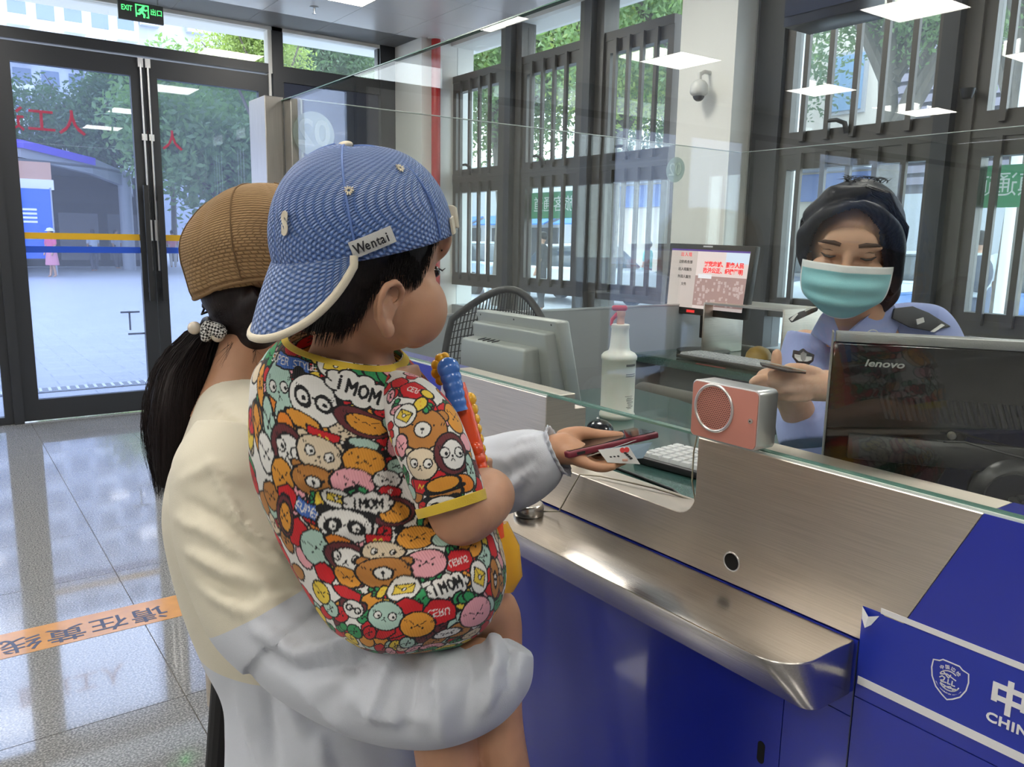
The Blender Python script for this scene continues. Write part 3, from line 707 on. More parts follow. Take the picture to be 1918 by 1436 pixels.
# ================================================================== BOY
M_skinB = skinmat('child skin', (0.46, 0.245, 0.15))
M_hair = hairmat('black hair')
boy = thing('person', 'small child in a blue backwards cap and cartoon-print shirt, carried on an arm', 'person', at(800, 1200, .95))
HB = at(688, 478, .90)
_tilt = radians(4)
fB = (nrm(V(cos(radians(3)), sin(radians(3)), -.08)), None, None); lB = nrm(np.cross(V(0, 0, 1), fB[0])); uB = np.cross(fB[0], lB)
FB = (fB[0], lB, uB)
def hb(f, r, z): return HB + FB[0] * f - FB[1] * r + FB[2] * z      # forward, right, up
head = [ell(hb(-.006, 0, .018), FB, (.090, .073, .082)), ell(hb(.022, 0, -.035), FB, (.062, .061, .068)), ell(hb(.030, 0, -.065), FB, (.050, .048, .042)),
        ell(hb(.045, .040, -.056), FB, (.035, .032, .041)), ell(hb(.045, -.040, -.056), FB, (.035, .032, .041)), ell(hb(.066, 0, -.086), FB, (.020, .024, .018)),
        ell(hb(.084, 0, -.034), FB, (.014, .013, .012)), ell(hb(.078, 0, -.018), FB, (.010, .009, .022)), ell(hb(.080, 0, -.062), FB, (.010, .020, .008)),
        ell(hb(.074, 0, .025), FB, (.016, .052, .03)), ell(hb(-.045, 0, -.035), FB, (.045, .052, .06))]
# ear: outer rim, lobe, flat plate
def ear(sgn):
    rim = [(.012, .072, -.018), (.009, .080, .002), (-.006, .086, .012), (-.022, .089, .006), (-.029, .088, -.012), (-.024, .084, -.034), (-.014, .080, -.050), (-.004, .075, -.056)]
    P = [hb((a + .008) * .78 - .013, sgn * (.070 + (b - .072) * 1.0), (c + .02) * .78 - .052) for a, b, c in rim]
    out_ = [chain(P, [.0036, .0042, .0045, .0046, .0044, .0044, .0052, .0046], 10, 3), ell(hb(-.018, sgn * .0735, -.054), FB, (.014, .0030, .022), 16), ell(hb(-.012, sgn * .0755, -.077), FB, (.0090, .0050, .0100), 14),
            chain([hb(-.003, sgn * .071, -.050), hb(-.005, sgn * .073, -.058), hb(-.007, sgn * .073, -.065)], [.003, .0034, .003], 8, 3),
            chain([hb(-.010, sgn * .0755, -.042), hb(-.018, sgn * .077, -.050), hb(-.018, sgn * .0765, -.062)], [.002, .0024, .002], 8, 3)]
    return out_
neck = iloft([(660, 560, .92, 70, .055), (664, 610, .935, 74, .052), (660, 660, .95, 78, .050), (655, 720, .96, 110, .055)], 28)
# limbs (skin)
armR = chain([at(800, 790, .885), at(832, 880, .868), at(862, 962, .868), at(912, 928, .93), at(895, 925, 1.02)], [.030, .034, .035, .033, .025], 20, 5)
torsoB = iloft([(655, 700, .96, 130, .07), (680, 860, .97, 150, .075), (735, 1010, .98, 150, .08), (800, 1150, .98, 120, .08)], 28)
armL = chain([at(640, 740, 1.06), at(780, 880, 1.10), at(875, 890, 1.06)], [.038, .034, .026], 16, 4)
legR = chain([at(830, 1140, .985), at(925, 1150, 1.02), at(928, 1250, 1.02), at(930, 1345, 1.01), at(950, 1440, 1.01), at(975, 1530, 1.02)], [.045, .034, .034, .033, .029, .025], 20, 5)
legL = chain([at(790, 1150, .99), at(825, 1260, 1.0), at(836, 1400, .99), at(850, 1520, .99)], [.05, .046, .040, .036], 20, 5)
hands = []
for (px, py, d, s) in ((885, 930, 1.04, 1), (880, 885, 1.05, 1)):
    c = at(px, py, d); hands.append(ell(c, (RGT, UPV, FWD), (.022, .026, .016), 14))
    for i in range(4): hands.append(chain([c + UPV * (.016 - .011 * i) + RGT * .012, c + UPV * (.016 - .011 * i) + RGT * .026 - FWD * .008, c + UPV * (.016 - .011 * i) + RGT * .014 - FWD * .022], [.0065, .006, .0055], 8, 3))
    hands.append(chain([c + UPV * .02, c + UPV * .034 - FWD * .01, c + UPV * .036 + RGT * .012 - FWD * .018], [.007, .0065, .006], 8, 3))
bm_ = fuse(head + ear(1) + ear(-1) + [neck, torsoB, armR, armL, legR, legL] + hands, .0032, 5, .5)
body = link('body', bm_, M_skinB, boy, True)
# short hair: shell over the skull, cut to the hairline seen from the side
hm = join([ell(hb(-.006, 0, .018), FB, (.0925, .0755, .0845), 96), ell(hb(-.043, 0, -.032), FB, (.051, .0565, .066), 72)])
hm = fuse(hm, .003, 3)
co = getco(hm); rel = co - HB; f_ = rel @ FB[0]; z_ = rel @ FB[2]; r_ = -(rel @ FB[1])
zl = np.interp(f_, [-.10, -.07, -.045, -.030, -.012, .0, .012, .028, .036, .044, .055, .07, .09], [-.090, -.090, -.086, -.076, -.024, -.018, -.022, -.034, -.016, .012, .03, .035, .04])
zl = zl + .0025 * np.sin(f_ * 900) + .0018 * np.sin(f_ * 2300 + 1)
bm = bmesh.new(); bm.from_mesh(hm); bm.verts.ensure_lookup_table()
bmesh.ops.delete(bm, geom=[v for v in bm.verts if z_[v.index] < zl[v.index]], context='VERTS'); bm.to_mesh(hm); bm.free()
link('hair', hm, hairmat('short hair', (0.010, 0.008, 0.008), (90, 90, 12)), boy, True)
sp_ = []
for i in range(1500):
    a = rng.uniform(0, 1); f0 = rng.uniform(-.088, .06); zz = np.interp(f0, [-.10, -.07, -.045, -.030, -.012, .0, .012, .028, .036, .044, .055, .07, .09], [-.090, -.090, -.086, -.076, -.024, -.018, -.022, -.034, -.016, .012, .03, .035, .04]) + rng.uniform(-.003, .03)
    q = 1 - ((f0 + .006) / .0925) ** 2 - ((zz - .018) / .0845) ** 2
    q2 = 1 - ((f0 + .042) / .051) ** 2 - ((zz + .030) / .064) ** 2
    rr_ = max(.0755 * sqrt(q) if q > 0 else 0, .056 * sqrt(q2) if q2 > 0 else 0)
    if rr_ < .01: continue
    rr_ = rr_ * rng.choice([1, 1, 1, -1]); p = hb(f0, rr_, zz); o_ = nrm(-FB[1] * rr_ * 1.2 + FB[0] * f0 + FB[2] * (zz - .018) * .3)
    sp_.append([p - o_ * .0005, p + o_ * .0012 - FB[2] * .006 - FB[0] * .001, p + o_ * .0014 - FB[2] * .012 - FB[0] * .002])
strands(sp_, .0005, 'hair_tips', MATS['short hair'], boy)
# eyebrow / lashes hint, birthmark behind ear
MB().tube([hb(.070, .040, -.008), hb(.078, .035, -.010), hb(.084, .032, -.007)], [.0008, .001, .0004], 6).build('eyelashes', M_black, boy)
for s in (1, -1):
    MB().tube([hb(.068, s * .046, .012), hb(.080, s * .030, .016), hb(.086, s * .014, .014)], [.001, .0018, .001], 6).build('eyebrow', MATS['short hair'], boy)
    MB().ball(hb(.0715, s * .028, -.012), .007, 12).build('eye', mat('eye dark', (0.02, 0.012, 0.01), .15), boy, True)
_c = getco(bm_); _x, _y, _z = projA(_c); _d = (_x - 716) ** 2 + (_y - 583) ** 2 + np.where(_z > .95, 1e5, 0); _i = int(np.argmin(_d)); _p = _c[_i]; _nn = getno(bm_)[_i]
_u = nrm(np.cross(_nn, UPV)); _w = np.cross(_nn, _u); MB().prism([_p - _nn * .001 + _u * .0055 * cos(t) + _w * .0095 * sin(t) for t in np.linspace(0, 2 * pi, 17)[:-1]], _nn * .0016).build('birthmark', mat('birthmark', (0.13, 0.10, 0.08), .6), body)

# ---- cap, worn backwards
def meshfab(name, base, dot, k):
    m = bpy.data.materials.new(name); m.use_nodes = True; n, l = m.node_tree.nodes, m.node_tree.links; b = n['Principled BSDF']
    uv = n.new('ShaderNodeUVMap'); sx = n.new('ShaderNodeSeparateXYZ'); l.new(uv.outputs[0], sx.inputs[0])
    def mth(op, a, bb=None):
        q = n.new('ShaderNodeMath'); q.operation = op
        for i, v in enumerate((a, bb)):
            if v is None: continue
            if isinstance(v, (int, float)): q.inputs[i].default_value = v
            else: l.new(v, q.inputs[i])
        return q.outputs[0]
    u = mth('MULTIPLY', sx.outputs[0], k); v = mth('MULTIPLY', sx.outputs[1], k)
    a = mth('COSINE', u); h = mth('MULTIPLY', u, .5); w = mth('MULTIPLY', v, .866)
    s = mth('ADD', a, mth('ADD', mth('COSINE', mth('ADD', h, w)), mth('COSINE', mth('SUBTRACT', h, w))))
    r = n.new('ShaderNodeMapRange'); r.inputs['From Min'].default_value = .1; r.inputs['From Max'].default_value = 1.3; l.new(s, r.inputs[0])
    mx = n.new('ShaderNodeMix'); mx.data_type = 'RGBA'; mx.inputs[6].default_value = (*base, 1); mx.inputs[7].default_value = (*dot, 1); l.new(r.outputs[0], mx.inputs[0]); l.new(mx.outputs[2], b.inputs['Base Color'])
    bp = n.new('ShaderNodeBump'); bp.inputs['Strength'].default_value = .8; bp.inputs['Distance'].default_value = .001; bp.invert = True; l.new(s, bp.inputs['Height']); l.new(bp.outputs[0], b.inputs['Normal'])
    b.inputs['Roughness'].default_value = .55; b.inputs['Sheen Weight'].default_value = .2
    return m
def uvgrid(me, m, n, us, vs):
    """uv in metres for a grid mesh of m rings x n points (+caps)"""
    uvl = me.uv_layers.new(name='UVMap'); d = np.zeros(len(me.loops) * 2); li = np.empty(len(me.loops), int); me.loops.foreach_get('vertex_index', li)
    U = us.ravel()[li]; Vv = vs.ravel()[li]
    d[0::2] = U; d[1::2] = Vv
    # fix wrap seam
    q = (np.arange(len(li)) // 4)
    nq = (m - 1) * n
    UU = U[:nq * 4].reshape(-1, 4); per = us[:, -1] + (us[:, 1] - us[:, 0])
    ring = (li[:nq * 4].reshape(-1, 4) // n); wrap = (UU.max(1) - UU.min(1)) > .5 * per[ring[:, 0]]
    UU[wrap] = np.where(UU[wrap] < .5 * per[ring[wrap, 0]][:, None], UU[wrap] + per[ring[wrap]], UU[wrap]); d[0:nq * 8:2] = UU.ravel()
    uvl.data.foreach_set('uv', d)
M_capmesh = meshfab('blue cap mesh', (0.052, 0.125, 0.36), (0.27, 0.40, 0.72), 2 * pi / .0050)
M_capmesh2 = meshfab('blue bill mesh', (0.055, 0.125, 0.34), (0.28, 0.38, 0.62), 2 * pi / .0058)
M_cream = fabric('cream cotton', (0.66, 0.60, 0.47))
cap = thing('cap', 'x', 'x'); del cap['label']; del cap['category']; cap.matrix_basis = Matrix.Translation(Vector(hb(0, 0, .05))); adopt(cap, boy)
# cap frame: tilted so that the rim runs from nape up to the forehead
ct_ = radians(17)
cF = FB[0] * cos(ct_) + FB[2] * sin(ct_); cU = -FB[0] * sin(ct_) + FB[2] * cos(ct_); cL = FB[1]
cO = hb(-.006, 0, .022)
nt, nr = 144, 40
G = np.zeros((nr, nt, 3)); us = np.zeros((nr, nt)); vs = np.zeros((nr, nt))
for i in range(nr):
    ph = .03 + (pi / 2 + .10) * i / (nr - 1)
    for j in range(nt):
        t = 2 * pi * j / nt
        pan = abs(((t / (pi / 3)) % 1) - .5) * 2             # 1 at the panel seams
        bul = 1.0 - .020 * (pan ** 6) * sin(min(ph, pi / 2))
        zz = .098 * cos(ph); rad = sin(ph) ** .86
        zz *= (1.0 + .05 * (cos(t) < 0) * (-cos(t)))
        G[i, j] = cO + cF * (.104 * rad * cos(t) * bul) + cL * (.0865 * rad * sin(t) * bul) + cU * (zz - .004)
        us[i, j] = t * .095 * max(.25, sin(ph)); vs[i, j] = ph * .098
# slight dents in the soft cloth
me = grid_mesh(G, cap=True); uvgrid(me, nr, nt, us, vs); wob(me, .0012, 60, 3)
crown = link('crown', me, M_capmesh, cap, True)
for k_ in range(6):           # panel seams
    t = 2 * pi * (k_) / 6
    P = [cO + cF * (.1045 * sin(p) ** .86 * cos(t) * .981) + cL * (.087 * sin(p) ** .86 * sin(t) * .981) + cU * (.0985 * (1.0 + .05 * (cos(t) < 0) * (-cos(t))) * cos(p) - .004) for p in np.linspace(.08, pi / 2 + .1, 26)]
    MB().tube(P, .0013, 6).build('seam', mat('cap seam', (0.10, 0.18, 0.45), .6), crown, True)
bt = MB().ball(cO + cU * .0975, .0085, 16)
bt.v = [tuple(cO + cU * .0965 + ((np.array(p) - (cO + cU * .0975)) @ cU) * cU * .5 + (np.array(p) - (cO + cU * .0975)) - ((np.array(p) - (cO + cU * .0975)) @ cU) * cU) for p in bt.v]
bt.build('button', M_cream, cap, True)
def surfpt(me, px, py):
    c_ = getco(me); x_, y_, z2 = projA(c_); dd = (x_ - px) ** 2 + (y_ - py) ** 2; near = dd < 60
    i_ = int(np.argmin(np.where(near, z2, 9.0))) if near.any() else int(np.argmin(dd)); return c_[i_], getno(me)[i_]
for (px, py) in ((655, 353), (754, 310)):     # stitched eyelets
    p, nn = surfpt(me, px, py)
    u_ = nrm(np.cross(nn, UPV)); w_ = np.cross(nn, u_); e = MB()
    for a in np.linspace(0, 2 * pi, 11)[:-1]:
        d_ = u_ * cos(a) + w_ * sin(a); e.tube([p + nn * .0008 + d_ * .0016, p + nn * .0012 + d_ * .0048 * (1 + .15 * sin(7 * a))], .0009, 5)
    e.build('eyelet', M_cream, crown)
# bill hanging behind (towards the back of the head)
nb_, ns_ = 40, 14
def bill(a, s, off=0.0):
    """a -1..1 across, s 0..1 from rim outwards"""
    t = pi + a * 1.02; rim = cO + cF * (.1045 * cos(t)) + cL * (.087 * sin(t)) + cU * (-.004 - .006)
    ln = .070 * (1 - abs(a) ** 2.3 * .90)
    dirv = nrm(-cF * .62 - cU * .80) 
    side = cL * sin(t) * .18
    droop = -cU * .012 * s * s
    kq = ln / .070; curve = (-cU * (.026 * a * a) * s + cF * .012 * a * a * s) * kq; droop = droop * kq
    return rim + (dirv + side) * ln * s + droop + curve + off * nrm(np.cross(cL, dirv))
G2 = np.array([[bill(-1 + 2 * i / nb_, s / (ns_ - 1)) for s in range(ns_)] for i in range(nb_ + 1)])
mb = MB(); v_ = G2.reshape(-1, 3); id_ = lambda i, s: i * ns_ + s
mb.add(v_, [(id_(i, s), id_(i + 1, s), id_(i + 1, s + 1), id_(i, s + 1)) for i in range(nb_) for s in range(ns_ - 1)])
me2 = mb.mesh('bill'); uvl = me2.uv_layers.new(name='UVMap'); li = np.empty(len(me2.loops), int); me2.loops.foreach_get('vertex_index', li)
d = np.zeros(len(li) * 2); d[0::2] = (li // ns_) / nb_ * .17; d[1::2] = (li % ns_) / (ns_ - 1) * .078; uvl.data.foreach_set('uv', d)
bl = link('bill', me2, M_capmesh2, cap, True)
so = bl.modifiers.new('t', 'SOLIDIFY'); so.thickness = .0035; so.offset = 0
edge = [bill(-1, s) for s in np.linspace(.0, 1, 6)] + [bill(a, 1.0) for a in np.linspace(-1, 1, 50)[1:-1]] + [bill(1, s) for s in np.linspace(1, 0, 6)]
MB().tube(edge, [.0045] * len(edge), 10).build('bill_binding', M_cream, bl, True)
# rim band hidden inside + strap with tag at the forehead side
def rimp(t, dz=0, k=1.0): return cO + cF * (.104 * k * cos(t) * .995) + cL * (.0865 * k * sin(t) * .995) + cU * (-.012 + dz)
st = MB()
for i in range(12):
    a0, a1 = -.75 + 1.5 * i / 12, -.75 + 1.5 * (i + 1) / 12
    st.obox((rimp(a0, .006, 1.02) + rimp(a1, .006, 1.02)) / 2, (rimp(a1, 0) - rimp(a0, 0)) * .52, nrm(cF * cos(a0) + cL * sin(a0)) * .0012, cU * .009)
st.build('strap', M_cream, cap)
q_ = hb(.088, .034, .052)
MB().obox(q_, FB[0] * .004 + FB[1] * -.003, FB[2] * .012 - FB[0] * .003, -FB[1] * .006 - FB[0] * .006).build('strap_tab', M_cream, cap, bevel=.002)
# woven name patch
pc, pn = surfpt(me, 702, 452); pL, _ = surfpt(me, 664, 466); pR, _ = surfpt(me, 741, 438)
pr = nrm(pR - pL); pu = nrm(np.cross(pn, pr)); pn = nrm(np.cross(pr, pu)); pw = np.linalg.norm(pR - pL) * .52
sag = float((pc - (pL + pR) / 2) @ pn); pcc = (pL + pR) / 2 + pn * (sag + .0036)
patch = MB()
GP = np.array([[pcc + pr * pw * a + pu * .0085 * b - pn * (sag * a * a) for b in (-1, 1)] for a in np.linspace(-1, 1, 9)])
patch.add(GP.reshape(-1, 3), [(2 * i, 2 * i + 2, 2 * i + 3, 2 * i + 1) for i in range(8)])
po = patch.build('name_patch', mat('patch white', (0.60, 0.60, 0.58), .7, bump=.3, bscale=700), cap); s_ = po.modifiers.new('t', 'SOLIDIFY'); s_.thickness = .0012; s_.offset = 0
M_ink = mat('black ink', (0.008, 0.008, 0.010), .7)
for i, (ch, w0) in enumerate(zip('Wentai', (-.70, -.33, -.02, .24, .46, .72))):
    text('lettering', ch, .0135 if ch != 'W' else .0145, pcc + pr * pw * w0 * .92 + pn * (.0044 - sag * w0 * w0) - pu * .0004, pr, pu, M_ink, po, bold=.00025, depth=.0003, sx=.82)
text('front_emblem', 'S', .03, cO - cF * .0985 * .985 + cU * .030 + cL * -.022, nrm(-cL), nrm(cU + cF * .25), M_cream, cap, bold=.002)
# ---- printed shirt
def printmat():
    m = bpy.data.materials.new('printed jersey'); m.use_nodes = True; n, l = m.node_tree.nodes, m.node_tree.links; b = n['Principled BSDF']
    a = n.new('ShaderNodeAttribute'); a.attribute_name = 'print'; l.new(a.outputs['Color'], b.inputs['Base Color'])
    b.inputs['Roughness'].default_value = .75; b.inputs['Specular IOR Level'].default_value = .25; b.inputs['Sheen Weight'].default_value = .1
    uv = n.new('ShaderNodeUVMap'); w = n.new('ShaderNodeTexWave'); w.inputs['Scale'].default_value = 110; l.new(uv.outputs[0], w.inputs['Vector'])
    bp = n.new('ShaderNodeBump'); bp.inputs['Strength'].default_value = .35; bp.inputs['Distance'].default_value = .0006; l.new(w.outputs['Fac'], bp.inputs['Height']); l.new(bp.outputs[0], b.inputs['Normal'])
    return m
M_print = printmat()
PAL = dict(w=(.66, .65, .62), k=(.012, .012, .014), o=(.62, .27, .035), b=(.40, .17, .04), m=(.115, .025, .03), t=(.36, .52, .45), p=(.70, .33, .37), r=(.50, .016, .022), g=(.03, .25, .09), y=(.66, .48, .05), u=(.05, .13, .42), n=(.60, .50, .36), O=(.65, .20, .02))
LET = {'M': [[(0, 1), (0, 0), (.5, .6), (1, 0), (1, 1)]], 'O': [[(.5, 0), (.1, .2), (0, .5), (.1, .8), (.5, 1), (.9, .8), (1, .5), (.9, .2), (.5, 0)]], '!': [[(.5, .3), (.5, 1)], [(.5, 0), (.5, .06)]],
       'S': [[(1, .1), (.5, 0), (.05, .2), (.2, .45), (.8, .55), (.95, .8), (.5, 1), (0, .9)]], 'U': [[(0, 0), (0, .8), (.5, 1), (1, .8), (1, 0)]], 'P': [[(0, 1), (0, 0), (.8, .05), (.9, .3), (.7, .5), (0, .5)]], 'E': [[(1, 0), (0, 0), (0, 1), (1, 1)], [(0, .5), (.8, .5)]],
       'R': [[(0, 1), (0, 0), (.8, .05), (.9, .3), (.7, .5), (0, .5)], [(.5, .5), (1, 1)]], 'T': [[(0, 0), (1, 0)], [(.5, 0), (.5, 1)]], 'Y': [[(0, 0), (.5, .5), (1, 0)], [(.5, .5), (.5, 1)]], 'L': [[(0, 0), (0, 1), (1, 1)]], 'C': [[(1, .1), (.5, 0), (0, .3), (0, .7), (.5, 1), (1, .9)]], ' ': []}
class Cloth:
    def __init__(s, G, seed=0):
        s.G = G; m, n, _ = G.shape; s.m, s.n = m, n; c0 = 3 * n // 4; s.c0 = c0
        seg = np.linalg.norm(np.roll(G, -1, 1) - G, axis=2)           # j -> j+1
        U = np.zeros((m, n))
        for k in range(1, n // 2 + 1): j = (c0 + k) % n; U[:, j] = U[:, (c0 + k - 1) % n] + seg[:, (c0 + k - 1) % n]
        for k in range(1, n - n // 2): j = (c0 - k) % n; U[:, j] = U[:, (c0 - k + 1) % n] - seg[:, j]
        s.U = U; vv = np.zeros(m); vv[1:] = np.cumsum(np.linalg.norm(G[1:, c0] - G[:-1, c0], axis=1)); s.V = np.repeat(vv[:, None], n, 1)
        s.x, s.y, s.z = [a.reshape(m, n) for a in projA(G.reshape(-1, 3))]
        dU = np.roll(G, -1, 1) - np.roll(G, 1, 1); dV = np.gradient(G, axis=0); N = np.cross(dU, dV)
        ctr = G.mean(1, keepdims=True); N *= np.sign((N * (G - ctr)).sum(2, keepdims=True)); s.face = (N * (G - CAM)).sum(2) < 0
        s.col = np.empty((m, n, 3)); s.col[:] = PAL['w']
    def anchor(s, x, y):
        d = (s.x - x) ** 2 + (s.y - y) ** 2 + np.where(s.face, 0, 1e6); k = int(np.argmin(d)); i, j = divmod(k, s.n)
        if d[i, j] > 400: return None
        i1, i0 = min(i + 4, s.m - 1), max(i - 4, 0)
        vx, vy = s.x[i1, j] - s.x[i0, j], s.y[i1, j] - s.y[i0, j]
        ux, uy = s.x[i, (j + 6) % s.n] - s.x[i, (j - 6) % s.n], s.y[i, (j + 6) % s.n] - s.y[i, (j - 6) % s.n]
        phi = atan2(vx, vy) if i1 - i0 > 4 else 0; sc = FPX / s.z[i, j]
        lu, lv = np.hypot(ux, uy), np.hypot(vx, vy)
        phi2 = atan2(uy, ux)
        phi = -phi2 * .5 + phi * .5
        return s.U[i, j], s.V[i, j], phi, sc
    def loc(s, A):
        du = (s.U - A[0]) * A[3]; dv = (s.V - A[1]) * A[3]; c, q = cos(A[2]), sin(A[2])
        return c * du + q * dv, -q * du + c * dv
    # primitives in local px (x right, y down)
    def put(s, mask, c): s.col[mask] = PAL[c] if isinstance(c, str) else c
    def ell(s, X, Y, cx, cy, a, b, rot, c, out=1.5):
        R_ = radians(rot); x = (X - cx) * cos(R_) + (Y - cy) * sin(R_); y = -(X - cx) * sin(R_) + (Y - cy) * cos(R_)
        q = np.sqrt((x / a) ** 2 + (y / b) ** 2)
        if c: s.put(q < 1, c)
        if out: s.put((np.abs(q - 1) * min(a, b) < out), 'k')
    def poly(s, X, Y, P, c, out=1.5):
        P = np.array(P, float); ins = np.zeros(X.shape, bool); n = len(P); D = np.full(X.shape, 1e9)
        bb = (X > P[:, 0].min() - 4) & (X < P[:, 0].max() + 4) & (Y > P[:, 1].min() - 4) & (Y < P[:, 1].max() + 4)
        x, y = X[bb], Y[bb]; it = np.zeros(x.shape, bool); d = np.full(x.shape, 1e9)
        for i in range(n):
            (x0, y0), (x1, y1) = P[i], P[(i + 1) % n]
            c_ = ((y0 > y) != (y1 > y)) & (x < (x1 - x0) * (y - y0) / (y1 - y0 + 1e-9) + x0); it ^= c_
            L2 = (x1 - x0) ** 2 + (y1 - y0) ** 2 + 1e-9; t = np.clip(((x - x0) * (x1 - x0) + (y - y0) * (y1 - y0)) / L2, 0, 1); d = np.minimum(d, np.hypot(x - x0 - t * (x1 - x0), y - y0 - t * (y1 - y0)))
        sub = s.col[bb]
        if c: sub[it] = PAL[c]
        if out: sub[d < out] = PAL['k']
        s.col[bb] = sub
    def line(s, X, Y, P, w, c='k'):
        P = np.array(P, float); bb = (X > P[:, 0].min() - 4) & (X < P[:, 0].max() + 4) & (Y > P[:, 1].min() - 4) & (Y < P[:, 1].max() + 4)
        x, y = X[bb], Y[bb]; d = np.full(x.shape, 1e9)
        for (x0, y0), (x1, y1) in zip(P[:-1], P[1:]):
            L2 = (x1 - x0) ** 2 + (y1 - y0) ** 2 + 1e-9; t = np.clip(((x - x0) * (x1 - x0) + (y - y0) * (y1 - y0)) / L2, 0, 1); d = np.minimum(d, np.hypot(x - x0 - t * (x1 - x0), y - y0 - t * (y1 - y0)))
        sub = s.col[bb]; sub[d < w] = PAL[c] if isinstance(c, str) else c; s.col[bb] = sub
    def word(s, X, Y, t, cx, cy, h, rot, w, c='k', fx=1, fy=1):
        R_ = radians(rot); adv = h * .86; x0 = -adv * len(t) / 2
        for i, ch in enumerate(t):
            for st in LET[ch]:
                Q = []
                for a, b in st:
                    px, py = fx * (x0 + adv * i + a * h * .62), fy * (b - .5) * h
                    Q.append((cx + px * cos(R_) - py * sin(R_), cy + px * sin(R_) + py * cos(R_)))
                s.line(X, Y, Q, w, c)
    def draw(s, kind, x, y, a, b, rot=0, c='o', *e):
        A = s.anchor(x, y)
        if A is None: return
        s.drawA(A, kind, a, b, rot, c, *e)
    def drawA(s, A, kind, a, b, rot, c, *e):
        rr = 3.2 * max(a, b) / A[3]; i0, i1 = np.searchsorted(s.V[:, 0], [A[1] - rr, A[1] + rr])
        full = (s.col, s.U, s.V); s.col, s.U, s.V = s.col[i0:i1], s.U[i0:i1], s.V[i0:i1]
        js = np.where((np.abs(s.U - A[0]) < rr).any(0))[0]
        if len(js) and i1 > i0 + 1:
            j0, j1 = js.min(), js.max() + 1
            if j1 - j0 > .9 * s.n: sub = slice(None)
            else: sub = slice(j0, j1)
            s.col, s.U, s.V = s.col[:, sub], s.U[:, sub], s.V[:, sub]
            s._draw(A, kind, a, b, rot, c, *e)
        s.col, s.U, s.V = full
    def _draw(s, A, kind, a, b, rot, c, *e):
        X, Y = s.loc(A); R_ = radians(rot)
        def P(u, v): return (u * a * cos(R_) - v * b * sin(R_), u * a * sin(R_) + v * b * cos(R_))
        far = (np.abs(X) < 3 * max(a, b)) & (np.abs(Y) < 3 * max(a, b)); X = np.where(far, X, 1e5)
        if kind == 'blob': s.ell(X, Y, 0, 0, a, b, rot, c)
        elif kind == 'face':
            eye = e[0] if e else 'dot'
            if len(e) > 1 and e[1]:         # two ears / tufts behind
                for sg in (-1, 1): q = P(sg * .75, -.75); s.ell(X, Y, q[0], q[1], a * .28, b * .28, rot, e[1])
            s.ell(X, Y, 0, 0, a, b, rot, c)
            if len(e) > 2 and e[2]: s.ell(X, Y, *P(.08, .05), a * .70, b * .72, rot, e[2])
            if eye == 'big':
                for sg in (-1, 1):
                    q = P(sg * .42, -.05); rr = min(a, b) * .27; s.ell(X, Y, q[0], q[1], rr, rr, 0, 'w', 1.3); s.ell(X, Y, q[0] + .3 * rr, q[1] + .2 * rr, rr * .35, rr * .35, 0, 'k', 0)
                q = P(0, .12); s.ell(X, Y, q[0], q[1], 2.6, 2.2, 0, 'k', 0); s.line(X, Y, [P(-.12, .36), P(0, .22), P(.12, .36)], .9)
            elif eye == 'patch':
                for sg in (-1, 1):
                    q = P(sg * .42, -.02); s.ell(X, Y, q[0], q[1], a * .36, b * .40, rot + 20 * sg, 'k', 0); rr = min(a, b) * .24; s.ell(X, Y, q[0], q[1], rr, rr, 0, 'w', 0); s.ell(X, Y, q[0] + 2, q[1] + 2, rr * .4, rr * .4, 0, 'k', 0)
                s.ell(X, Y, *P(.02, -.12), 3, 2.4, 0, 'k', 0)
            elif eye == 'snout':
                s.ell(X, Y, *P(0, .02), a * .34, b * .36, rot, 'w'); s.ell(X, Y, *P(0, .0), 4, 3, 0, 'k', 0); s.line(X, Y, [P(0, .05), P(0, .22)], .9)
                for sg in (-1, 1): s.ell(X, Y, *P(sg * .42, -.2), 2.2, 2.2, 0, 'k', 0)
            else:
                for sg in (-1, 1): s.ell(X, Y, *P(sg * .3, .18), 2.3, 2.3, 0, 'k', 0); s.line(X, Y, [P(sg * .45, -.35), P(sg * .2, -.1)], .9)
                s.line(X, Y, [P(-.16, .1), P(0, -.05), P(.16, .1)], .9); s.ell(X, Y, *P(0, -.05), 2.4, 2, 0, 'k', 0)
            for sg in (-1, 1):
                for k in (0, .10): s.line(X, Y, [P(sg * .74 + k, -.42), P(sg * .70 + k, -.26)], .7)
        elif kind == 'cloud':
            for k in range(9): t = 2 * pi * k / 9; q = P(.8 * cos(t), .72 * sin(t)); s.ell(X, Y, q[0], q[1], a * .30, b * .42, 0, 'w')
            s.ell(X, Y, 0, 0, a * .86, b * .84, rot, 'w', 0)
            s.word(X, Y, '!MOM', 0, 0, b * .85, rot, b * .075 + .5, 'k', 1, -1 if False else 1)
        elif kind == 'env':
            s.ell(X, Y, 0, 0, a, b, rot, 'w'); Q = [P(-.6, -.42), P(.6, -.42), P(.6, .42), P(-.6, .42)]; s.poly(X, Y, Q, 'y', 1.1); s.line(X, Y, [P(-.6, -.42), P(0, .08), P(.6, -.42)], .9); s.ell(X, Y, 0, 0, 4, 4, 0, 'w', 1)
        elif kind == 'banner': s.poly(X, Y, [P(-1, -1), P(-.3, -.7), P(.4, -.9), P(1, -.6), P(1, 1), P(.3, .75), P(-.4, .95), P(-1, .7)], 'u'); s.word(X, Y, e[0], 0, 0, b * .85, rot, .9, 'w')
        elif kind == 'red':
            s.poly(X, Y, [P(.95 * cos(2 * pi * k / 10) * (1 + .14 * (k % 2)), .95 * sin(2 * pi * k / 10) * (1 + .14 * (k % 2))) for k in range(10)], 'r')
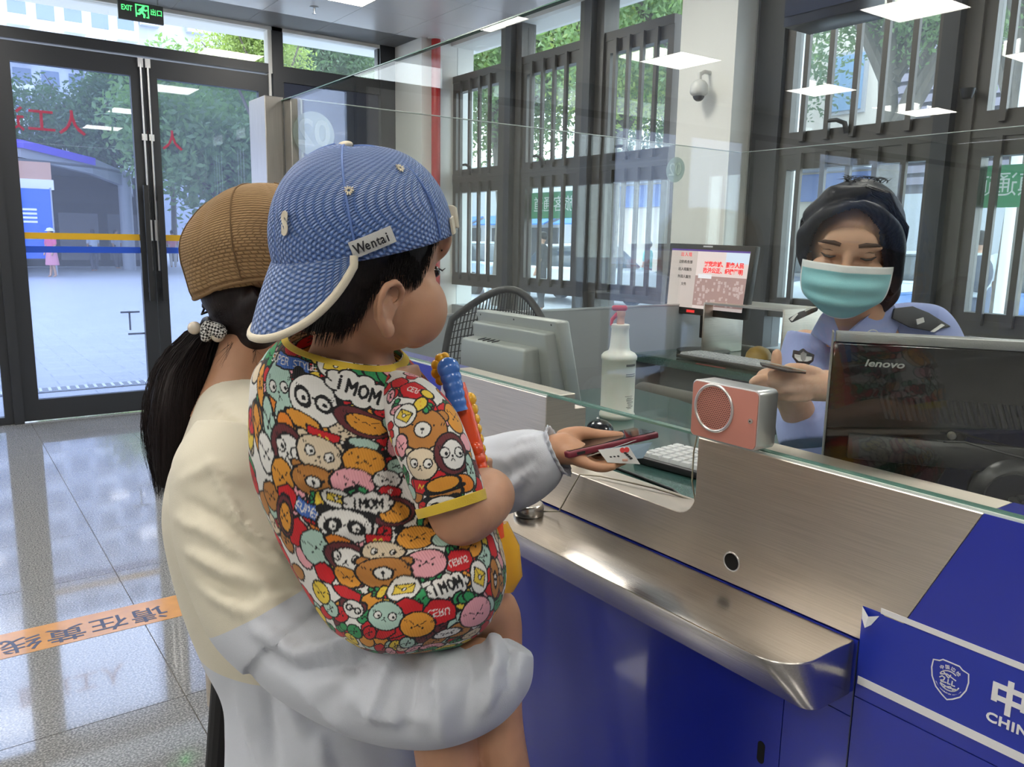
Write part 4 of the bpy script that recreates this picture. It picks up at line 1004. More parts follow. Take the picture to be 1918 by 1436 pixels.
            if e: s.word(X, Y, e[0], 0, 0, b * .5, rot, .9, 'w', 1, -1)
        elif kind == 'bag': s.poly(X, Y, [P(-1, -.8), P(1, -1), P(.9, .9), P(-.8, .9)], 'r'); s.line(X, Y, [P(-.4, .3), P(-.2, -.3), P(0, .2), P(.2, -.3), P(.4, .3)], 1.1, 'y')
        elif kind == 'leaf':
            for k in (-30, 0, 30): s.ell(X, Y, 0 + k * a * .014, -abs(k) * .05, a * .5, b * .55, rot + k, 'g')
        elif kind == 'pine':
            for k in (-40, 0, 40): q = P(.9 + .2 * cos(radians(k)), .5 * sin(radians(k))); s.ell(X, Y, q[0], q[1], a * .5, b * .3, rot + k, 'g')
            s.ell(X, Y, 0, 0, a * .8, b * .9, rot, 'y'); s.ell(X, Y, *P(.2, .2), 2, 2, 0, 'o', 0); s.ell(X, Y, *P(-.2, -.2), 2, 2, 0, 'o', 0)
        elif kind == 'burger': s.ell(X, Y, *P(0, .45), a, b * .55, rot, 'b'); s.ell(X, Y, *P(0, .05), a * 1.05, b * .3, rot, 'g'); s.ell(X, Y, *P(0, -.35), a, b * .6, rot, 'o')
        elif kind == 'cone': s.poly(X, Y, [P(-1, -1), P(1, -.6), P(.1, 1.1)], c)
    def finish(s, name, parent, fl=None, wa=.0008):
        me = grid_mesh(s.G, cap=False, name=name); uvgrid(me, s.m, s.n, s.U - s.U.min(), s.V)
        at_ = me.color_attributes.new('print', 'FLOAT_COLOR', 'POINT'); d = np.ones((s.m * s.n, 4)); d[:, :3] = s.col.reshape(-1, 3); at_.data.foreach_set('color', d.ravel())
        if wa: wob(me, wa, 45, 5)
        if fl: folds(me, fl)
        return link(name, me, M_print, parent, True)
SHAPES = [
 ('red', 546, 650, 18, 22, 20), ('face', 487, 717, 10, 30, 8, 'o', 'dot', 'm'), ('face', 521, 727, 30, 44, 6, 't', 'big'), ('cone', 511, 757, 8, 10, 10, 'O'), ('banner', 545, 678, 36, 13, 22, 'o', 'SUPER STYLE'),
 ('pine', 592, 668, 12, 16, 200), ('blob', 620, 742, 17, 30, -20, 'k'), ('face', 585, 751, 42, 43, 12, 'w', 'patch', 'k'), ('env', 629, 686, 32, 27, 14), ('leaf', 700, 702, 44, 18, 10), ('blob', 726, 686, 24, 14, 15, 'p'),
 ('red', 757, 716, 30, 27, 15, 'r', 'CERUS'), ('red', 812, 706, 26, 18, 25, 'r', 'CER'), ('face', 684, 792, 46, 36, 12, 'm', 'dot', None, 'o'), ('cloud', 674, 731, 54, 27, 10), ('face', 738, 792, 17, 30, 8, 't', 'dot'), 
 ('face', 504, 793, 13, 32, 5, 't', 'dot'), ('face', 483, 806, 12, 28, 5, 'o', 'dot'), ('burger', 567, 795, 28, 22, 12), ('blob', 534, 795, 14, 18, 20, 'O'), ('bag', 606, 822, 25, 16, 14), ('face', 540, 843, 30, 34, 20, 'm', 'big', None, 'w'), ('face', 499, 851, 17, 24, 10, 'w', 'dot'),
 ('face', 600, 852, 36, 28, 16, 'n', 'big', 'n'), ('blob', 682, 832, 26, 11, 10, 't'), ('face', 684, 864, 37, 24, 12, 'o', 'dot', 'k'), ('face', 744, 830, 15, 26, 10, 'p', 'dot'), ('face', 745, 872, 18, 14, 8, 't', 'dot'), ('face', 528, 893, 21, 26, 8, 'o', 'dot'), ('face', 590, 902, 40, 23, 10, 'b', 'snout', 'b'),
 ('face', 661, 903, 38, 22, 10, 'p', 'dot'), ('face', 727, 898, 26, 16, 8, 'w', 'dot'), ('red', 537, 930, 20, 16, 30), ('red', 733, 919, 22, 10, 8, 'r', 'CE'), ('leaf', 668, 922, 30, 10, 6), ('pine', 597, 934, 11, 15, 190), ('env', 629, 933, 27, 15, 12), ('face', 533, 967, 18, 30, 14, 'm', 'dot', None, 'o'),
 ('banner', 578, 956, 24, 13, 18, 'o', 'SUPER'), ('face', 735, 957, 40, 25, 0, 'm', 'dot', None, 'o'), ('cloud', 690, 941, 40, 18, 0), ('blob', 673, 968, 24, 9, 14, 'k'), ('face', 646, 986, 46, 26, 4, 'w', 'patch', 'k'), ('cone', 589, 993, 12, 10, 10, 'O'), ('face', 592, 1026, 30, 28, -10, 't', 'dot'), ('blob', 636, 1016, 26, 11, 16, 'O'),
 ('face', 780, 1007, 34, 22, -8, 'o', 'dot', 'k'), ('bag', 708, 1013, 22, 11, 6), ('face', 650, 1046, 40, 25, 8, 'm', 'big', None, 'w'), ('face', 719, 1036, 37, 19, 6, 'n', 'big'), ('blob', 830, 1010, 20, 14, 0, 't'), ('face', 882, 1021, 26, 17, -20, 'o', 'dot'), ('red', 606, 1074, 18, 14, 30), ('face', 649, 1082, 26, 17, 14, 'o', 'dot'),
 ('leaf', 812, 1076, 30, 13, -12), ('red', 860, 1050, 28, 17, -14, 'r', 'CERUS'), ('face', 797, 1054, 36, 23, -6, 'p', 'dot'), ('face', 719, 1075, 47, 27, 2, 'b', 'snout', 'b'), ('red', 651, 1112, 30, 11, 18), ('pine', 715, 1108, 11, 14, 185), ('env', 756, 1101, 30, 23, -4), ('cloud', 838, 1098, 34, 18, -18), ('env', 897, 1080, 19, 25, 18), ('face', 928, 1085, 15, 30, 10, 'b', 'snout'),
 ('face', 662, 1142, 22, 18, 20, 'w', 'patch'), ('red', 767, 1138, 24, 14, 10), ('red', 823, 1146, 30, 22, -6, 'r', 'CERU'), ('leaf', 868, 1119, 24, 15, -10), ('face', 720, 1154, 34, 28, 6, 't', 'big'), ('face', 781, 1171, 31, 24, 0, 'o', 'dot'), ('face', 894, 1148, 36, 28, -14, 'p', 'dot'), ('face', 838, 1185, 25, 12, -4, 'w', 'dot'), ('face', 884, 1185, 25, 14, -10, 'n', 'dot'), ('face', 938, 1135, 13, 26, 10, 'n', 'dot'), ('face', 600, 1110, 18, 20, 20, 'y', 'dot')]
SLV = [('red', 810, 705, 34, 22, 25, 'r', 'CER'), ('red', 838, 742, 26, 22, 10), ('face', 852, 781, 25, 31, -4, 'o', 'dot'), ('face', 791, 803, 46, 40, 6, 'b', 'snout', 'b'), ('pine', 788, 757, 14, 18, 30), ('env', 757, 779, 22, 25, 30), ('face', 752, 835, 16, 26, 10, 'p', 'dot'), ('face', 788, 869, 32, 30, 0, 'n', 'big', 'n'), ('face', 847, 848, 33, 37, -4, 'm', 'big', None, 'w'), ('face', 882, 880, 12, 30, -8, 't', 'dot'), ('blob', 868, 905, 24, 16, 0, 'O'), ('bag', 789, 912, 22, 15, 4), ('burger', 831, 914, 33, 22, -14), ('face', 828, 948, 34, 18, -8, 'w', 'patch', 'k'), ('face', 768, 930, 14, 16, 0, 'n', 'dot'), ('face', 772, 700, 22, 14, 20, 'p', 'dot')]
TOR = [(650, 646, .950, 104, .066, 14, .30), (650, 662, .952, 126, .076, 14, .28), (652, 692, .955, 154, .084, 12, .22), (655, 738, .957, 180, .090, 8, .15), (662, 830, .960, 187, .094), (690, 920, .962, 184, .096), (734, 1010, .965, 180, .100), (776, 1072, .955, 178, .112), (802, 1125, .945, 160, .118), (818, 1168, .945, 128, .110), (826, 1196, .945, 84, .080), (828, 1210, .945, 40, .04)]
T = Cloth(iloft(TOR, 640, 36, 2.25))
for q in range(1000):     # small scattered motifs everywhere first (also on the side away from the hall)
    i, j = rng.integers(20, T.m - 5), rng.integers(0, T.n); A = (T.U[i, j], T.V[i, j], rng.uniform(-.4, .4), FPX / .93)
    T.drawA(A, rng.choice(['blob', 'face', 'face', 'red', 'leaf']), rng.uniform(14, 26), rng.uniform(12, 22), rng.uniform(-30, 30), rng.choice(list('otpbmyrgn')))
for s_ in SHAPES: T.draw(s_[0], s_[1], s_[2], s_[3] * 1.14, s_[4] * 1.14, *s_[5:])
TF = [([(560, 900), (640, 905), (720, 935)], .005, .010), ([(520, 905), (600, 935), (690, 975)], -.004, .010), ([(610, 1000), (690, 985), (760, 975)], .005, .011), ([(640, 1060), (720, 1058), (800, 1040)], .005, .012), ([(620, 1080), (700, 1100), (790, 1090), (860, 1065)], -.005, .009), ([(650, 1108), (740, 1125), (830, 1105), (910, 1060)], .005, .010),
      ([(735, 790), (742, 860), (760, 940)], -.007, .016), ([(540, 850), (610, 870), (700, 900)], .003, .010), ([(700, 880), (740, 910), (790, 985)], -.004, .011), ([(830, 1030), (880, 1010), (905, 990)], .004, .01), ([(600, 1040), (640, 1100)], -.003, .01), ([(500, 700), (560, 720), (640, 715)], .002, .012)]
shirt = T.finish('shirt', boy, [(f[0], f[1] * 1.15, f[2] * .9) for f in TF])
Sv = Cloth(iloft([(734, 724, .945, 36, .040), (764, 750, .908, 54, .045), (792, 795, .882, 66, .047), (816, 850, .868, 68, .047), (836, 910, .866, 67, .046), (848, 952, .866, 65, .045)], 320, 48, 2.1))
for q in range(160):
    i, j = rng.integers(0, Sv.m), rng.integers(0, Sv.n); A = (Sv.U[i, j], Sv.V[i, j], rng.uniform(-.4, .4), FPX / .88)
    Sv.drawA(A, rng.choice(['blob', 'face', 'red', 'leaf']), rng.uniform(12, 20), rng.uniform(10, 18), rng.uniform(-30, 30), rng.choice(list('rotpbmyrg')))
SLV = [('red', 748, 715, 20, 14, 25), ('red', 775, 730, 30, 20, 25, 'r', 'CER'), ('blob', 800, 738, 14, 9, 30, 'y')] + SLV[1:]
for s_ in SLV: Sv.draw(s_[0], s_[1], s_[2], s_[3] * 1.08, s_[4] * 1.08, *s_[5:])
slv = Sv.finish('sleeve', boy, [([(760, 850), (800, 890), (850, 905)], .002, .009), ([(770, 800), (790, 850)], -.003, .01)], .0006)
slv.modifiers.new('t', 'SOLIDIFY').thickness = .001
M_yel = fabric('yellow ribbing', (0.62, 0.43, 0.045))
G = Sv.G[-26:]
cen = G.mean(1, keepdims=True); me = grid_mesh((cen + (G - cen) * 1.035)[:, ::4], cap=False); o = link('cuff', me, M_yel, boy, True); o.modifiers.new('t', 'SOLIDIFY').thickness = .0015
G = T.G[:22]; cen = G.mean(1, keepdims=True); me = grid_mesh((cen + (G - cen) * 1.02)[:, ::4], cap=False); o = link('collar', me, M_yel, boy, True); o.modifiers.new('t', 'SOLIDIFY').thickness = .0018
# shirt hem stitching line
k_ = int(np.argmin(np.abs(T.y[:, T.c0] - 1098)))
# ---- water pistol held upright in front of the child
M_org = mat('orange plastic', (0.80, 0.075, 0.012), .25, coat=.3); M_yelp = mat('yellow plastic', (0.78, 0.40, 0.012), .25, coat=.3); M_blup = mat('toy blue plastic', (0.05, 0.17, 0.55), .22, coat=.3)
toy = thing('water_pistol', 'orange, yellow and blue toy water pistol held upright by the child', 'toy', at(905, 960, 1.0))
dt = .985; _at = at
def at(x, y, d): return _at(x + 7, y, d)
bp_ = [at(836 + 17 * t, 700 + 70 * t, dt - .02) for t in np.linspace(0, 1, 25)]
MB().tube(bp_, [.0118 + .0012 * abs(sin(pi * 4.5 * t)) - .002 * t for t in np.linspace(0, 1, 25)], 18).ball(at(833, 690, dt - .02), .0138, 20).build('barrel', M_blup, toy, True)
mb = MB()
for i, (x, y, r_) in enumerate([(818, 672, 11), (812, 684, 12), (812, 698, 12), (826, 668, 9), (818, 712, 10)]): mb.ball(at(x, y, dt), r_ / FPX * dt, 14)
mb.build('muzzle', M_yelp, toy, True)
body_ = [at(x, y, dt) for x, y in ((846, 720), (858, 765), (868, 810), (876, 850), (884, 900), (900, 960), (915, 1010))]
MB().tube(body_, [.012, .014, .0155, .0165, .018, .020, .018], 14).build('shell', M_org, toy, True)
mb = MB()
for i in range(9): t = i / 8; mb.ball(at(872 + 28 * t, 748 + 150 * t, dt + .004), .0092, 12)
mb.build('bead_edge', M_yelp, toy, True)
mb = MB()
for i in range(5): mb.ball(at(884 + 4 * i, 842 + 17 * i, dt - .015), .0095, 12)
mb.build('grip_bead', M_org, toy, True)
MB().tube([at(915, 985, dt + .01), at(928, 1030, dt + .01), at(936, 1080, dt + .01), at(934, 1105, dt + .01)], [.020, .026, .024, .014], 18).build('tank', M_yelp, toy, True)

at = _at
# ================================================================== WOMAN
M_skinW = skinmat('woman skin', (0.43, 0.225, 0.13))
mom = thing('person', 'woman with a ponytail and tan cap in a cream and grey-blue top', 'person', onZ(560, 2300, 0.0) * 0 + V(at(600, 1300, 1.2)[0], at(600, 1300, 1.2)[1], 0))
HW = at(516, 492, 1.22)
fW = nrm(V(cos(radians(-10)), sin(radians(-10)), -.12)); lW = nrm(np.cross(V(0, 0, 1), fW)); uW = np.cross(fW, lW); FW_ = (fW, lW, uW)
def hw(f, r, z): return HW + fW * f - lW * r + uW * z
headW = [ell(hw(-.005, 0, .02), FW_, (.096, .078, .09)), ell(hw(.03, 0, -.05), FW_, (.065, .062, .08)), ell(hw(.055, 0, -.11), FW_, (.026, .03, .022)), ell(hw(.098, 0, -.04), FW_, (.016, .014, .02)), ell(hw(.085, 0, -.08), FW_, (.012, .022, .012)),
         ell(hw(-.005, .076, -.03), FW_, (.016, .008, .03), 14), ell(hw(-.005, -.076, -.03), FW_, (.016, .008, .03), 14)]
neckW = iloft([(505, 560, 1.23, 62, .05), (478, 630, 1.22, 58, .052), (462, 700, 1.22, 66, .058), (470, 770, 1.22, 110, .08)], 28)
torsoW = iloft([(480, 800, 1.25, 120, .16), (515, 900, 1.25, 150, .15), (540, 1060, 1.25, 140, .14), (580, 1220, 1.25, 135, .14), (600, 1330, 1.25, 150, .15), (605, 1450, 1.25, 150, .15)], 32)
armRW = chain([at(430, 850, 1.12), at(470, 1010, 1.08), at(530, 1190, 1.05), at(700, 1240, .98), at(900, 1240, .935)], [.050, .046, .042, .036, .028], 18, 5)
wr = at(1034, 842, 1.285)
armLW = chain([at(600, 830, 1.46), at(760, 930, 1.44), at(900, 890, 1.38), wr], [.048, .042, .036, .024], 18, 5)
# left hand: palm up, four fingers under the phone, thumb along its far side
def hp(x, y, d): return at(x, y, d)
handL = [chain([wr, hp(1056, 840, 1.288), hp(1074, 846, 1.29)], [.024, .026, .022], 16, 4), ell(hp(1068, 846, 1.29), (RGT, UPV, FWD), (.034, .020, .040), 20),
         chain([hp(1058, 822, 1.315), hp(1088, 812, 1.325), hp(1122, 815, 1.325), hp(1162, 817, 1.318)], [.018, .0135, .0105, .0085], 12, 4),
         chain([hp(1080, 858, 1.258), hp(1106, 871, 1.250), hp(1128, 876, 1.248), hp(1147, 874, 1.250)], [.0105, .0088, .0080, .0070], 12, 4),
         chain([hp(1082, 860, 1.278), hp(1116, 871, 1.270), hp(1146, 869, 1.265), hp(1170, 862, 1.264)], [.0118, .0098, .0088, .0076], 12, 4),
         chain([hp(1082, 856, 1.300), hp(1116, 864, 1.296), hp(1150, 860, 1.293), hp(1178, 851, 1.292)], [.0118, .0098, .0088, .0076], 12, 4),
         chain([hp(1080, 850, 1.318), hp(1112, 856, 1.320), hp(1142, 852, 1.318), hp(1168, 844, 1.318)], [.0115, .0095, .0085, .0074], 12, 4)]
e_ = at(838, 1270, .985)
handR = [ell(e_ + RGT * .03, (RGT, UPV, FWD), (.04, .018, .032), 16)] + [chain([e_ + RGT * .055 + FWD * (.022 - .014 * i), e_ + RGT * .078 + FWD * (.022 - .014 * i) + UPV * .01, e_ + RGT * .082 + FWD * (.022 - .014 * i) + UPV * .03], [.009, .008, .007], 10, 3) for i in range(4)] + [chain([e_ + RGT * .03 - FWD * .03, e_ + RGT * .05 - FWD * .04 + UPV * .012], [.01, .008], 10, 3)]
legsW = []
for s in (-1, 1):
    h = at(600, 1420, 1.25) + V(.0, .085 * s, 0)
    legsW.append(chain([h, V(h[0] + .02, h[1], .48), V(h[0] - .02, h[1] + .01 * s, .07)], [.085, .055, .04], 18, 5)); legsW.append(chain([V(h[0] - .03, h[1], .035), V(h[0] + .14, h[1], .028)], [.035, .028], 14, 4))
bodyW = link('body', fuse(headW + [neckW, torsoW, armRW, armLW] + handL + handR + legsW, .0042, 4, .5), M_skinW, mom, True)
for s in (1, -1):
    MB().ball(hw(.082, s * .030, -.022), .010, 12).build('eye', mat('eye dark', (0.02, 0.012, 0.01), .15), mom, True)
    MB().tube([hw(.074, s * .050, -.004), hw(.090, s * .034, .002), hw(.096, s * .016, -.002)], [.001, .0025, .002], 6).build('eyebrow', M_hair, mom, True)
MB().tube([hw(.086, .022, -.088), hw(.098, 0, -.086), hw(.086, -.022, -.088)], [.001, .005, .001], 8).build('lips', mat('lips', (.40, .13, .11), .4), mom, True)
# fingernail on the front finger
MB().obox(hp(1170, 861, 1.2555), RGT * .0045, UPV * .002, FWD * .004).build('fingernail', mat('nail', (.62, .36, .28), .3), bodyW, bevel=.001)
# trousers and shoes
tr = []
for s in (-1, 1):
    h = at(600, 1420, 1.25) + V(.0, .085 * s, 0); tr.append(chain([h + V(0, 0, -.10), V(h[0] + .02, h[1], .48), V(h[0] - .01, h[1] + .01 * s, .10)], [.090, .082, .075], 20, 5))
link('trousers', fuse(tr, .008, 6), fabric('dark trousers', (0.015, 0.015, 0.018)), mom, True)
for s in (-1, 1):
    h = at(600, 1420, 1.25) + V(0, .085 * s, 0); link('shoe', fuse([chain([V(h[0] - .05, h[1], .045), V(h[0] + .06, h[1], .04), V(h[0] + .16, h[1], .033)], [.045, .043, .033], 16, 4)], .006, 3), mat('white shoe', (.6, .6, .6), .6), mom, True)

# ---- top: cream above, grey-blue below
CREAM, GREY = (0.60, 0.56, 0.45), (0.52, 0.545, 0.60)
tz = at(500, 1268, 1.10); wpl = nrm(UPV * 1.0 + RGT * .05 - FWD * .1)
M_top = twotone('two-tone jersey', GREY, CREAM, tz, wpl)
TW = iloft([(452, 712, 1.22, 58, .060), (455, 735, 1.22, 84, .085), (468, 775, 1.22, 122, .125), (496, 850, 1.22, 174, .165), (516, 950, 1.22, 198, .17), (538, 1060, 1.22, 195, .165), (570, 1170, 1.22, 184, .16), (594, 1262, 1.22, 170, .155), (604, 1340, 1.22, 172, .16), (616, 1440, 1.21, 184, .175), (622, 1600, 1.21, 190, .18)], 200, 22)
me = fuse([TW], .0045, 2); wob(me, .0012, 26, 9)
TWF = [([(322, 905), (345, 985), (400, 1080)], -.004, .018), ([(395, 880), (440, 960), (520, 1040)], .004, .012), ([(330, 960), (420, 1060), (520, 1100)], .005, .013), ([(340, 1020), (420, 1100), (480, 1120)], .005, .012), ([(400, 1180), (470, 1215), (540, 1205)], .004, .014), ([(450, 1300), (470, 1370), (490, 1436)], .006, .014), ([(530, 1290), (560, 1360), (600, 1436)], .006, .014), ([(500, 1275), (505, 1360), (515, 1440)], -.006, .012), ([(600, 1380), (610, 1440)], .006, .012), ([(400, 745), (440, 790), (500, 830)], .005, .012), ([(410, 765), (450, 815), (480, 840)], -.004, .010)]
folds(me, [(f[0], f[1] * 1.6, f[2] * .85) for f in TWF]); link('top', me, M_top, mom, True)
cr_ = iloft([(450, 700, 1.22, 56, .056), (452, 716, 1.22, 62, .064), (455, 730, 1.22, 72, .074)], 80, 8); o = link('neckband', grid_mesh(cr_, cap=False), fabric('cream jersey', CREAM), mom, True); o.modifiers.new('t', 'SOLIDIFY').thickness = .002
# right sleeve: upper arm cream, full gathered forearm grey
sl_pt = at(540, 1110, 1.03); sl_n = nrm(UPV * .88 - RGT * .47)
M_slv = twotone('two-tone sleeve', GREY, CREAM, sl_pt, sl_n)
UA = iloft([(440, 800, 1.13, 70, .07), (428, 870, 1.10, 98, .085), (432, 950, 1.08, 106, .085), (455, 1040, 1.06, 110, .085), (498, 1130, 1.04, 112, .085), (545, 1190, 1.02, 105, .08)], 80, 12)
FA = iloft([(520, 1150, 1.04, 80, .07), (550, 1200, 1.02, 92, .078), (620, 1242, 1.0, 100, .082), (720, 1280, .98, 104, .084), (820, 1294, .96, 100, .084), (900, 1278, .945, 84, .076), (948, 1246, .935, 60, .062), (968, 1208, .935, 36, .04)], 96, 14)
me = fuse([UA, FA], .0036, 4); wob(me, .001, 40, 4)
SF = [([(480, 1130), (540, 1115), (600, 1120)], .005, .010), ([(470, 1170), (560, 1225), (650, 1205), (760, 1175)], .008, .012), ([(480, 1210), (560, 1262), (660, 1240), (730, 1190)], -.007, .012), ([(760, 1190), (730, 1260), (690, 1350)], .007, .011), ([(790, 1195), (775, 1270), (760, 1370)], -.006, .012), ([(820, 1200), (822, 1280), (830, 1385)], .007, .012), ([(870, 1195), (880, 1270), (870, 1360)], -.006, .012), ([(920, 1180), (930, 1240), (910, 1330)], .008, .010), ([(945, 1175), (960, 1220), (955, 1290)], -.006, .009), ([(560, 1280), (620, 1340), (650, 1370)], .005, .014), ([(650, 1300), (720, 1340), (800, 1345)], .005, .014), ([(335, 900), (400, 870), (450, 900)], .003, .012), ([(330, 970), (400, 1000), (480, 1060)], .005, .011), ([(350, 1030), (430, 1075), (510, 1100)], .006, .011), ([(380, 1100), (450, 1140), (500, 1150)], .005, .012), ([(390, 860), (450, 980), (560, 1080)], .004, .008), ([(345, 935), (420, 975), (510, 1045)], -.004, .010), ([(365, 1065), (430, 1110), (490, 1130)], -.004, .010), ([(700, 1200), (640, 1290), (600, 1330)], -.004, .014)]
folds(me, [(f[0], f[1] * 1.7, f[2] * .8) for f in SF]); link('sleeve', me, M_slv, mom, True)
LA = iloft([(585, 815, 1.44, 92, .085), (660, 890, 1.45, 96, .085), (760, 925, 1.43, 86, .075), (850, 905, 1.40, 82, .07), (920, 893, 1.36, 76, .066), (975, 876, 1.32, 72, .06), (1015, 858, 1.295, 60, .05), (1036, 848, 1.285, 44, .038)], 80, 12)
me = fuse([LA], .0034, 2); 
folds(me, [([(905, 855), (950, 860), (1000, 835)], .005, .010), ([(900, 890), (950, 890), (1005, 860)], -.005, .010), ([(930, 945), (960, 910), (1010, 880)], .006, .010), ([(975, 935), (985, 900), (1020, 870)], -.005, .009), ([(960, 830), (1000, 820), (1020, 812)], .004, .008), ([(955, 870), (960, 910), (950, 950)], .004, .008)]); link('sleeve', me, fabric('grey jersey', GREY), mom, True)
# elastic cuff with small gathers
c0, c1 = at(1026, 853, 1.288), at(1042, 846, 1.284); ax = nrm(c1 - c0); u_ = nrm(np.cross(ax, FWD)); w_ = np.cross(u_, ax); n = 96
G = np.array([[c0 + ax * s * .020 + (u_ * cos(2 * pi * j / n) * 1.1 + w_ * sin(2 * pi * j / n) * .92) * ((.0385 + .004 * s) * (1 - .22 * sin(pi * (s * .8 + .1))) + .0018 * sin(18 * 2 * pi * j / n)) for j in range(n)] for s in np.linspace(-.2, 1, 9)])
o = link('cuff', grid_mesh(G, cap=False), MATS['grey jersey'], mom, True); o.modifiers.new('t', 'SOLIDIFY').thickness = .0015

# ---- hair and ponytail
M_hairW = hairmat('dark brown hair', (0.010, 0.006, 0.0065), (70, 70, 5))
Hs = [ell(hw(-.004, 0, .006), FW_, (.100, .087, .088), 48), ell(hw(-.040, 0, -.045), FW_, (.066, .074, .062), 40), iloft([(500, 560, 1.19, 52, .07), (455, 590, 1.20, 48, .06), (418, 608, 1.21, 32, .04), (395, 618, 1.21, 18, .022)], 24),
      iloft([(490, 600, 1.20, 50, .06), (470, 640, 1.20, 34, .045), (455, 655, 1.20, 14, .02)], 20)]
me = fuse(Hs, .0042, 4)
co = getco(me); rel = co - HW; keep = (rel @ fW < .045 + .9 * np.maximum(0, rel @ uW)); bm = bmesh.new(); bm.from_mesh(me); bm.verts.ensure_lookup_table(); bmesh.ops.delete(bm, geom=[v for v in bm.verts if not keep[v.index]], context='VERTS'); bm.to_mesh(me); bm.free()
hair = link('hair', me, M_hairW, mom, True)
PT = [(398, 616, 1.21, 18, .020), (372, 650, 1.215, 34, .034), (345, 705, 1.22, 48, .044), (336, 770, 1.22, 56, .048), (332, 830, 1.22, 52, .044), (322, 880, 1.22, 36, .034), (308, 915, 1.22, 14, .014)]
tail = link('ponytail', fuse([iloft(PT, 40, 8)], .0045, 3), M_hairW, hair, True)
C_, U_, W_ = irings(PT); A9 = np.hstack([np.array(C_), np.array(U_), np.array(W_)]); pths = []
for i in range(900):
    a = rng.uniform(0, 2 * pi); rr_ = sqrt(rng.uniform(.4, 1.25)); e1 = rng.uniform(.75, 1.0); P = []; ph = rng.uniform(0, 6.28); sp = rng.uniform(.0, .12)
    for t in np.linspace(0.1, 6 * e1, 9):
        q = cr(A9, min(t, 5.999)); k = rr_ * (1 + sp * (t / 6) ** 2 + .07 * sin(1.7 * t + ph)); w9 = max(0, t - 4.6) * .012
        P.append(q[:3] + k * (cos(a) * q[3:6] + sin(a) * q[6:9]) - UPV * w9 * rng.uniform(.6, 1.4))
    pths.append(P)
strands(pths, .0007, 'ponytail_strands', M_hairW, hair)
pths = []
for i in range(260):     # fine hair swept to the tie, loose neck hairs
    a = rng.uniform(0, 1); s0 = at(470 + 60 * rng.uniform(-1, 1), 575 + 40 * rng.uniform(-1, 1), 1.145); pths.append([s0, s0 * .6 + at(400, 614, 1.19) * .4 + UPV * .006, at(400 + rng.uniform(-4, 4), 614 + rng.uniform(-8, 8), 1.195)])
for i in range(50):
    s0 = at(455 + 30 * rng.uniform(-1, 1), 648 + 10 * rng.uniform(-1, 1), 1.17); d_ = -UPV * rng.uniform(.015, .04) - RGT * rng.uniform(-.01, .03); pths.append([s0, s0 + d_ * .6, s0 + d_ + RGT * rng.uniform(-.008, .012)])
strands(pths, .00028, 'loose_hair', M_hairW, hair)
# hair tie: two pearls, black elastic, houndstooth bow
tie = thing('hair_tie', 'x', 'x'); del tie['label']; del tie['category']; tie.matrix_basis = Matrix.Translation(Vector(at(392, 617, 1.19))); adopt(tie, mom)
M_pearl = mat('pearl', (0.62, 0.56, 0.46), .18, coat=.6, sss=.1)
for (x, y, r_) in ((364, 614, 12.5), (408, 628, 13)): MB().ball(at(x, y, 1.165), r_ / FPX * 1.165, 24).build('pearl', M_pearl, tie, True)
MB().tube([at(388 + 16 * cos(a) * .55, 618 + 20 * sin(a), 1.20 - .02 * cos(a)) for a in np.linspace(0, 2 * pi, 17)[:-1]], .005, 8, closed=True).build('elastic', M_black, tie, True)
def checkmat():
    m = bpy.data.materials.new('houndstooth'); m.use_nodes = True; n, l = m.node_tree.nodes, m.node_tree.links; b = n['Principled BSDF']; c = n.new('ShaderNodeTexChecker'); g = n.new('ShaderNodeNewGeometry'); mp = n.new('ShaderNodeMapping'); mp.inputs['Rotation'].default_value = (.5, .3, .8)
    l.new(g.outputs['Position'], mp.inputs[0]); l.new(mp.outputs[0], c.inputs[0]); c.inputs['Scale'].default_value = 300; c.inputs[1].default_value = (.6, .6, .58, 1); c.inputs[2].default_value = (.01, .01, .01, 1); l.new(c.outputs[0], b.inputs['Base Color']); b.inputs['Roughness'].default_value = .8; return m
M_ht = checkmat()
for (cx, cy, an) in ((388, 622, 70), (404, 616, -35)):
    c_ = at(cx, cy, 1.160); a = radians(an); d_ = RGT * cos(a) + UPV * sin(a); e_2 = -RGT * sin(a) + UPV * cos(a)
    me = fuse([loft([c_ - d_ * .014, c_ - d_ * .007, c_ + d_ * .004, c_ + d_ * .013, c_ + d_ * .017], [e_2 * .004, e_2 * .008, e_2 * .011, e_2 * .009, e_2 * .003], [FWD * .004, FWD * .007, FWD * .009, FWD * .007, FWD * .003], 20, 5)], .0016, 2); link('bow_loop', me, M_ht, tie, True)
# ---- quilted tan cap
M_tan = bpy.data.materials.new('tan quilted cotton'); M_tan.use_nodes = True
_n, _l = M_tan.node_tree.nodes, M_tan.node_tree.links; _b = _n['Principled BSDF']; _uv = _n.new('ShaderNodeUVMap'); _sx = _n.new('ShaderNodeMapping'); _l.new(_uv.outputs[0], _sx.inputs[0])
_bk = _n.new('ShaderNodeTexBrick'); _l.new(_sx.outputs[0], _bk.inputs[0]); _bk.inputs['Scale'].default_value = 62; _bk.inputs['Mortar Size'].default_value = .09; _bk.inputs['Mortar Smooth'].default_value = 1.0
_bk.inputs['Color1'].default_value = (.34, .215, .10, 1); _bk.inputs['Color2'].default_value = (.30, .185, .085, 1); _bk.inputs['Mortar'].default_value = (.19, .112, .05, 1); _l.new(_bk.outputs['Color'], _b.inputs['Base Color'])
_bp = _n.new('ShaderNodeBump'); _bp.invert = True; _bp.inputs['Strength'].default_value = .6; _bp.inputs['Distance'].default_value = .002; _l.new(_bk.outputs['Fac'], _bp.inputs['Height']); _l.new(_bp.outputs[0], _b.inputs['Normal']); _b.inputs['Roughness'].default_value = .9
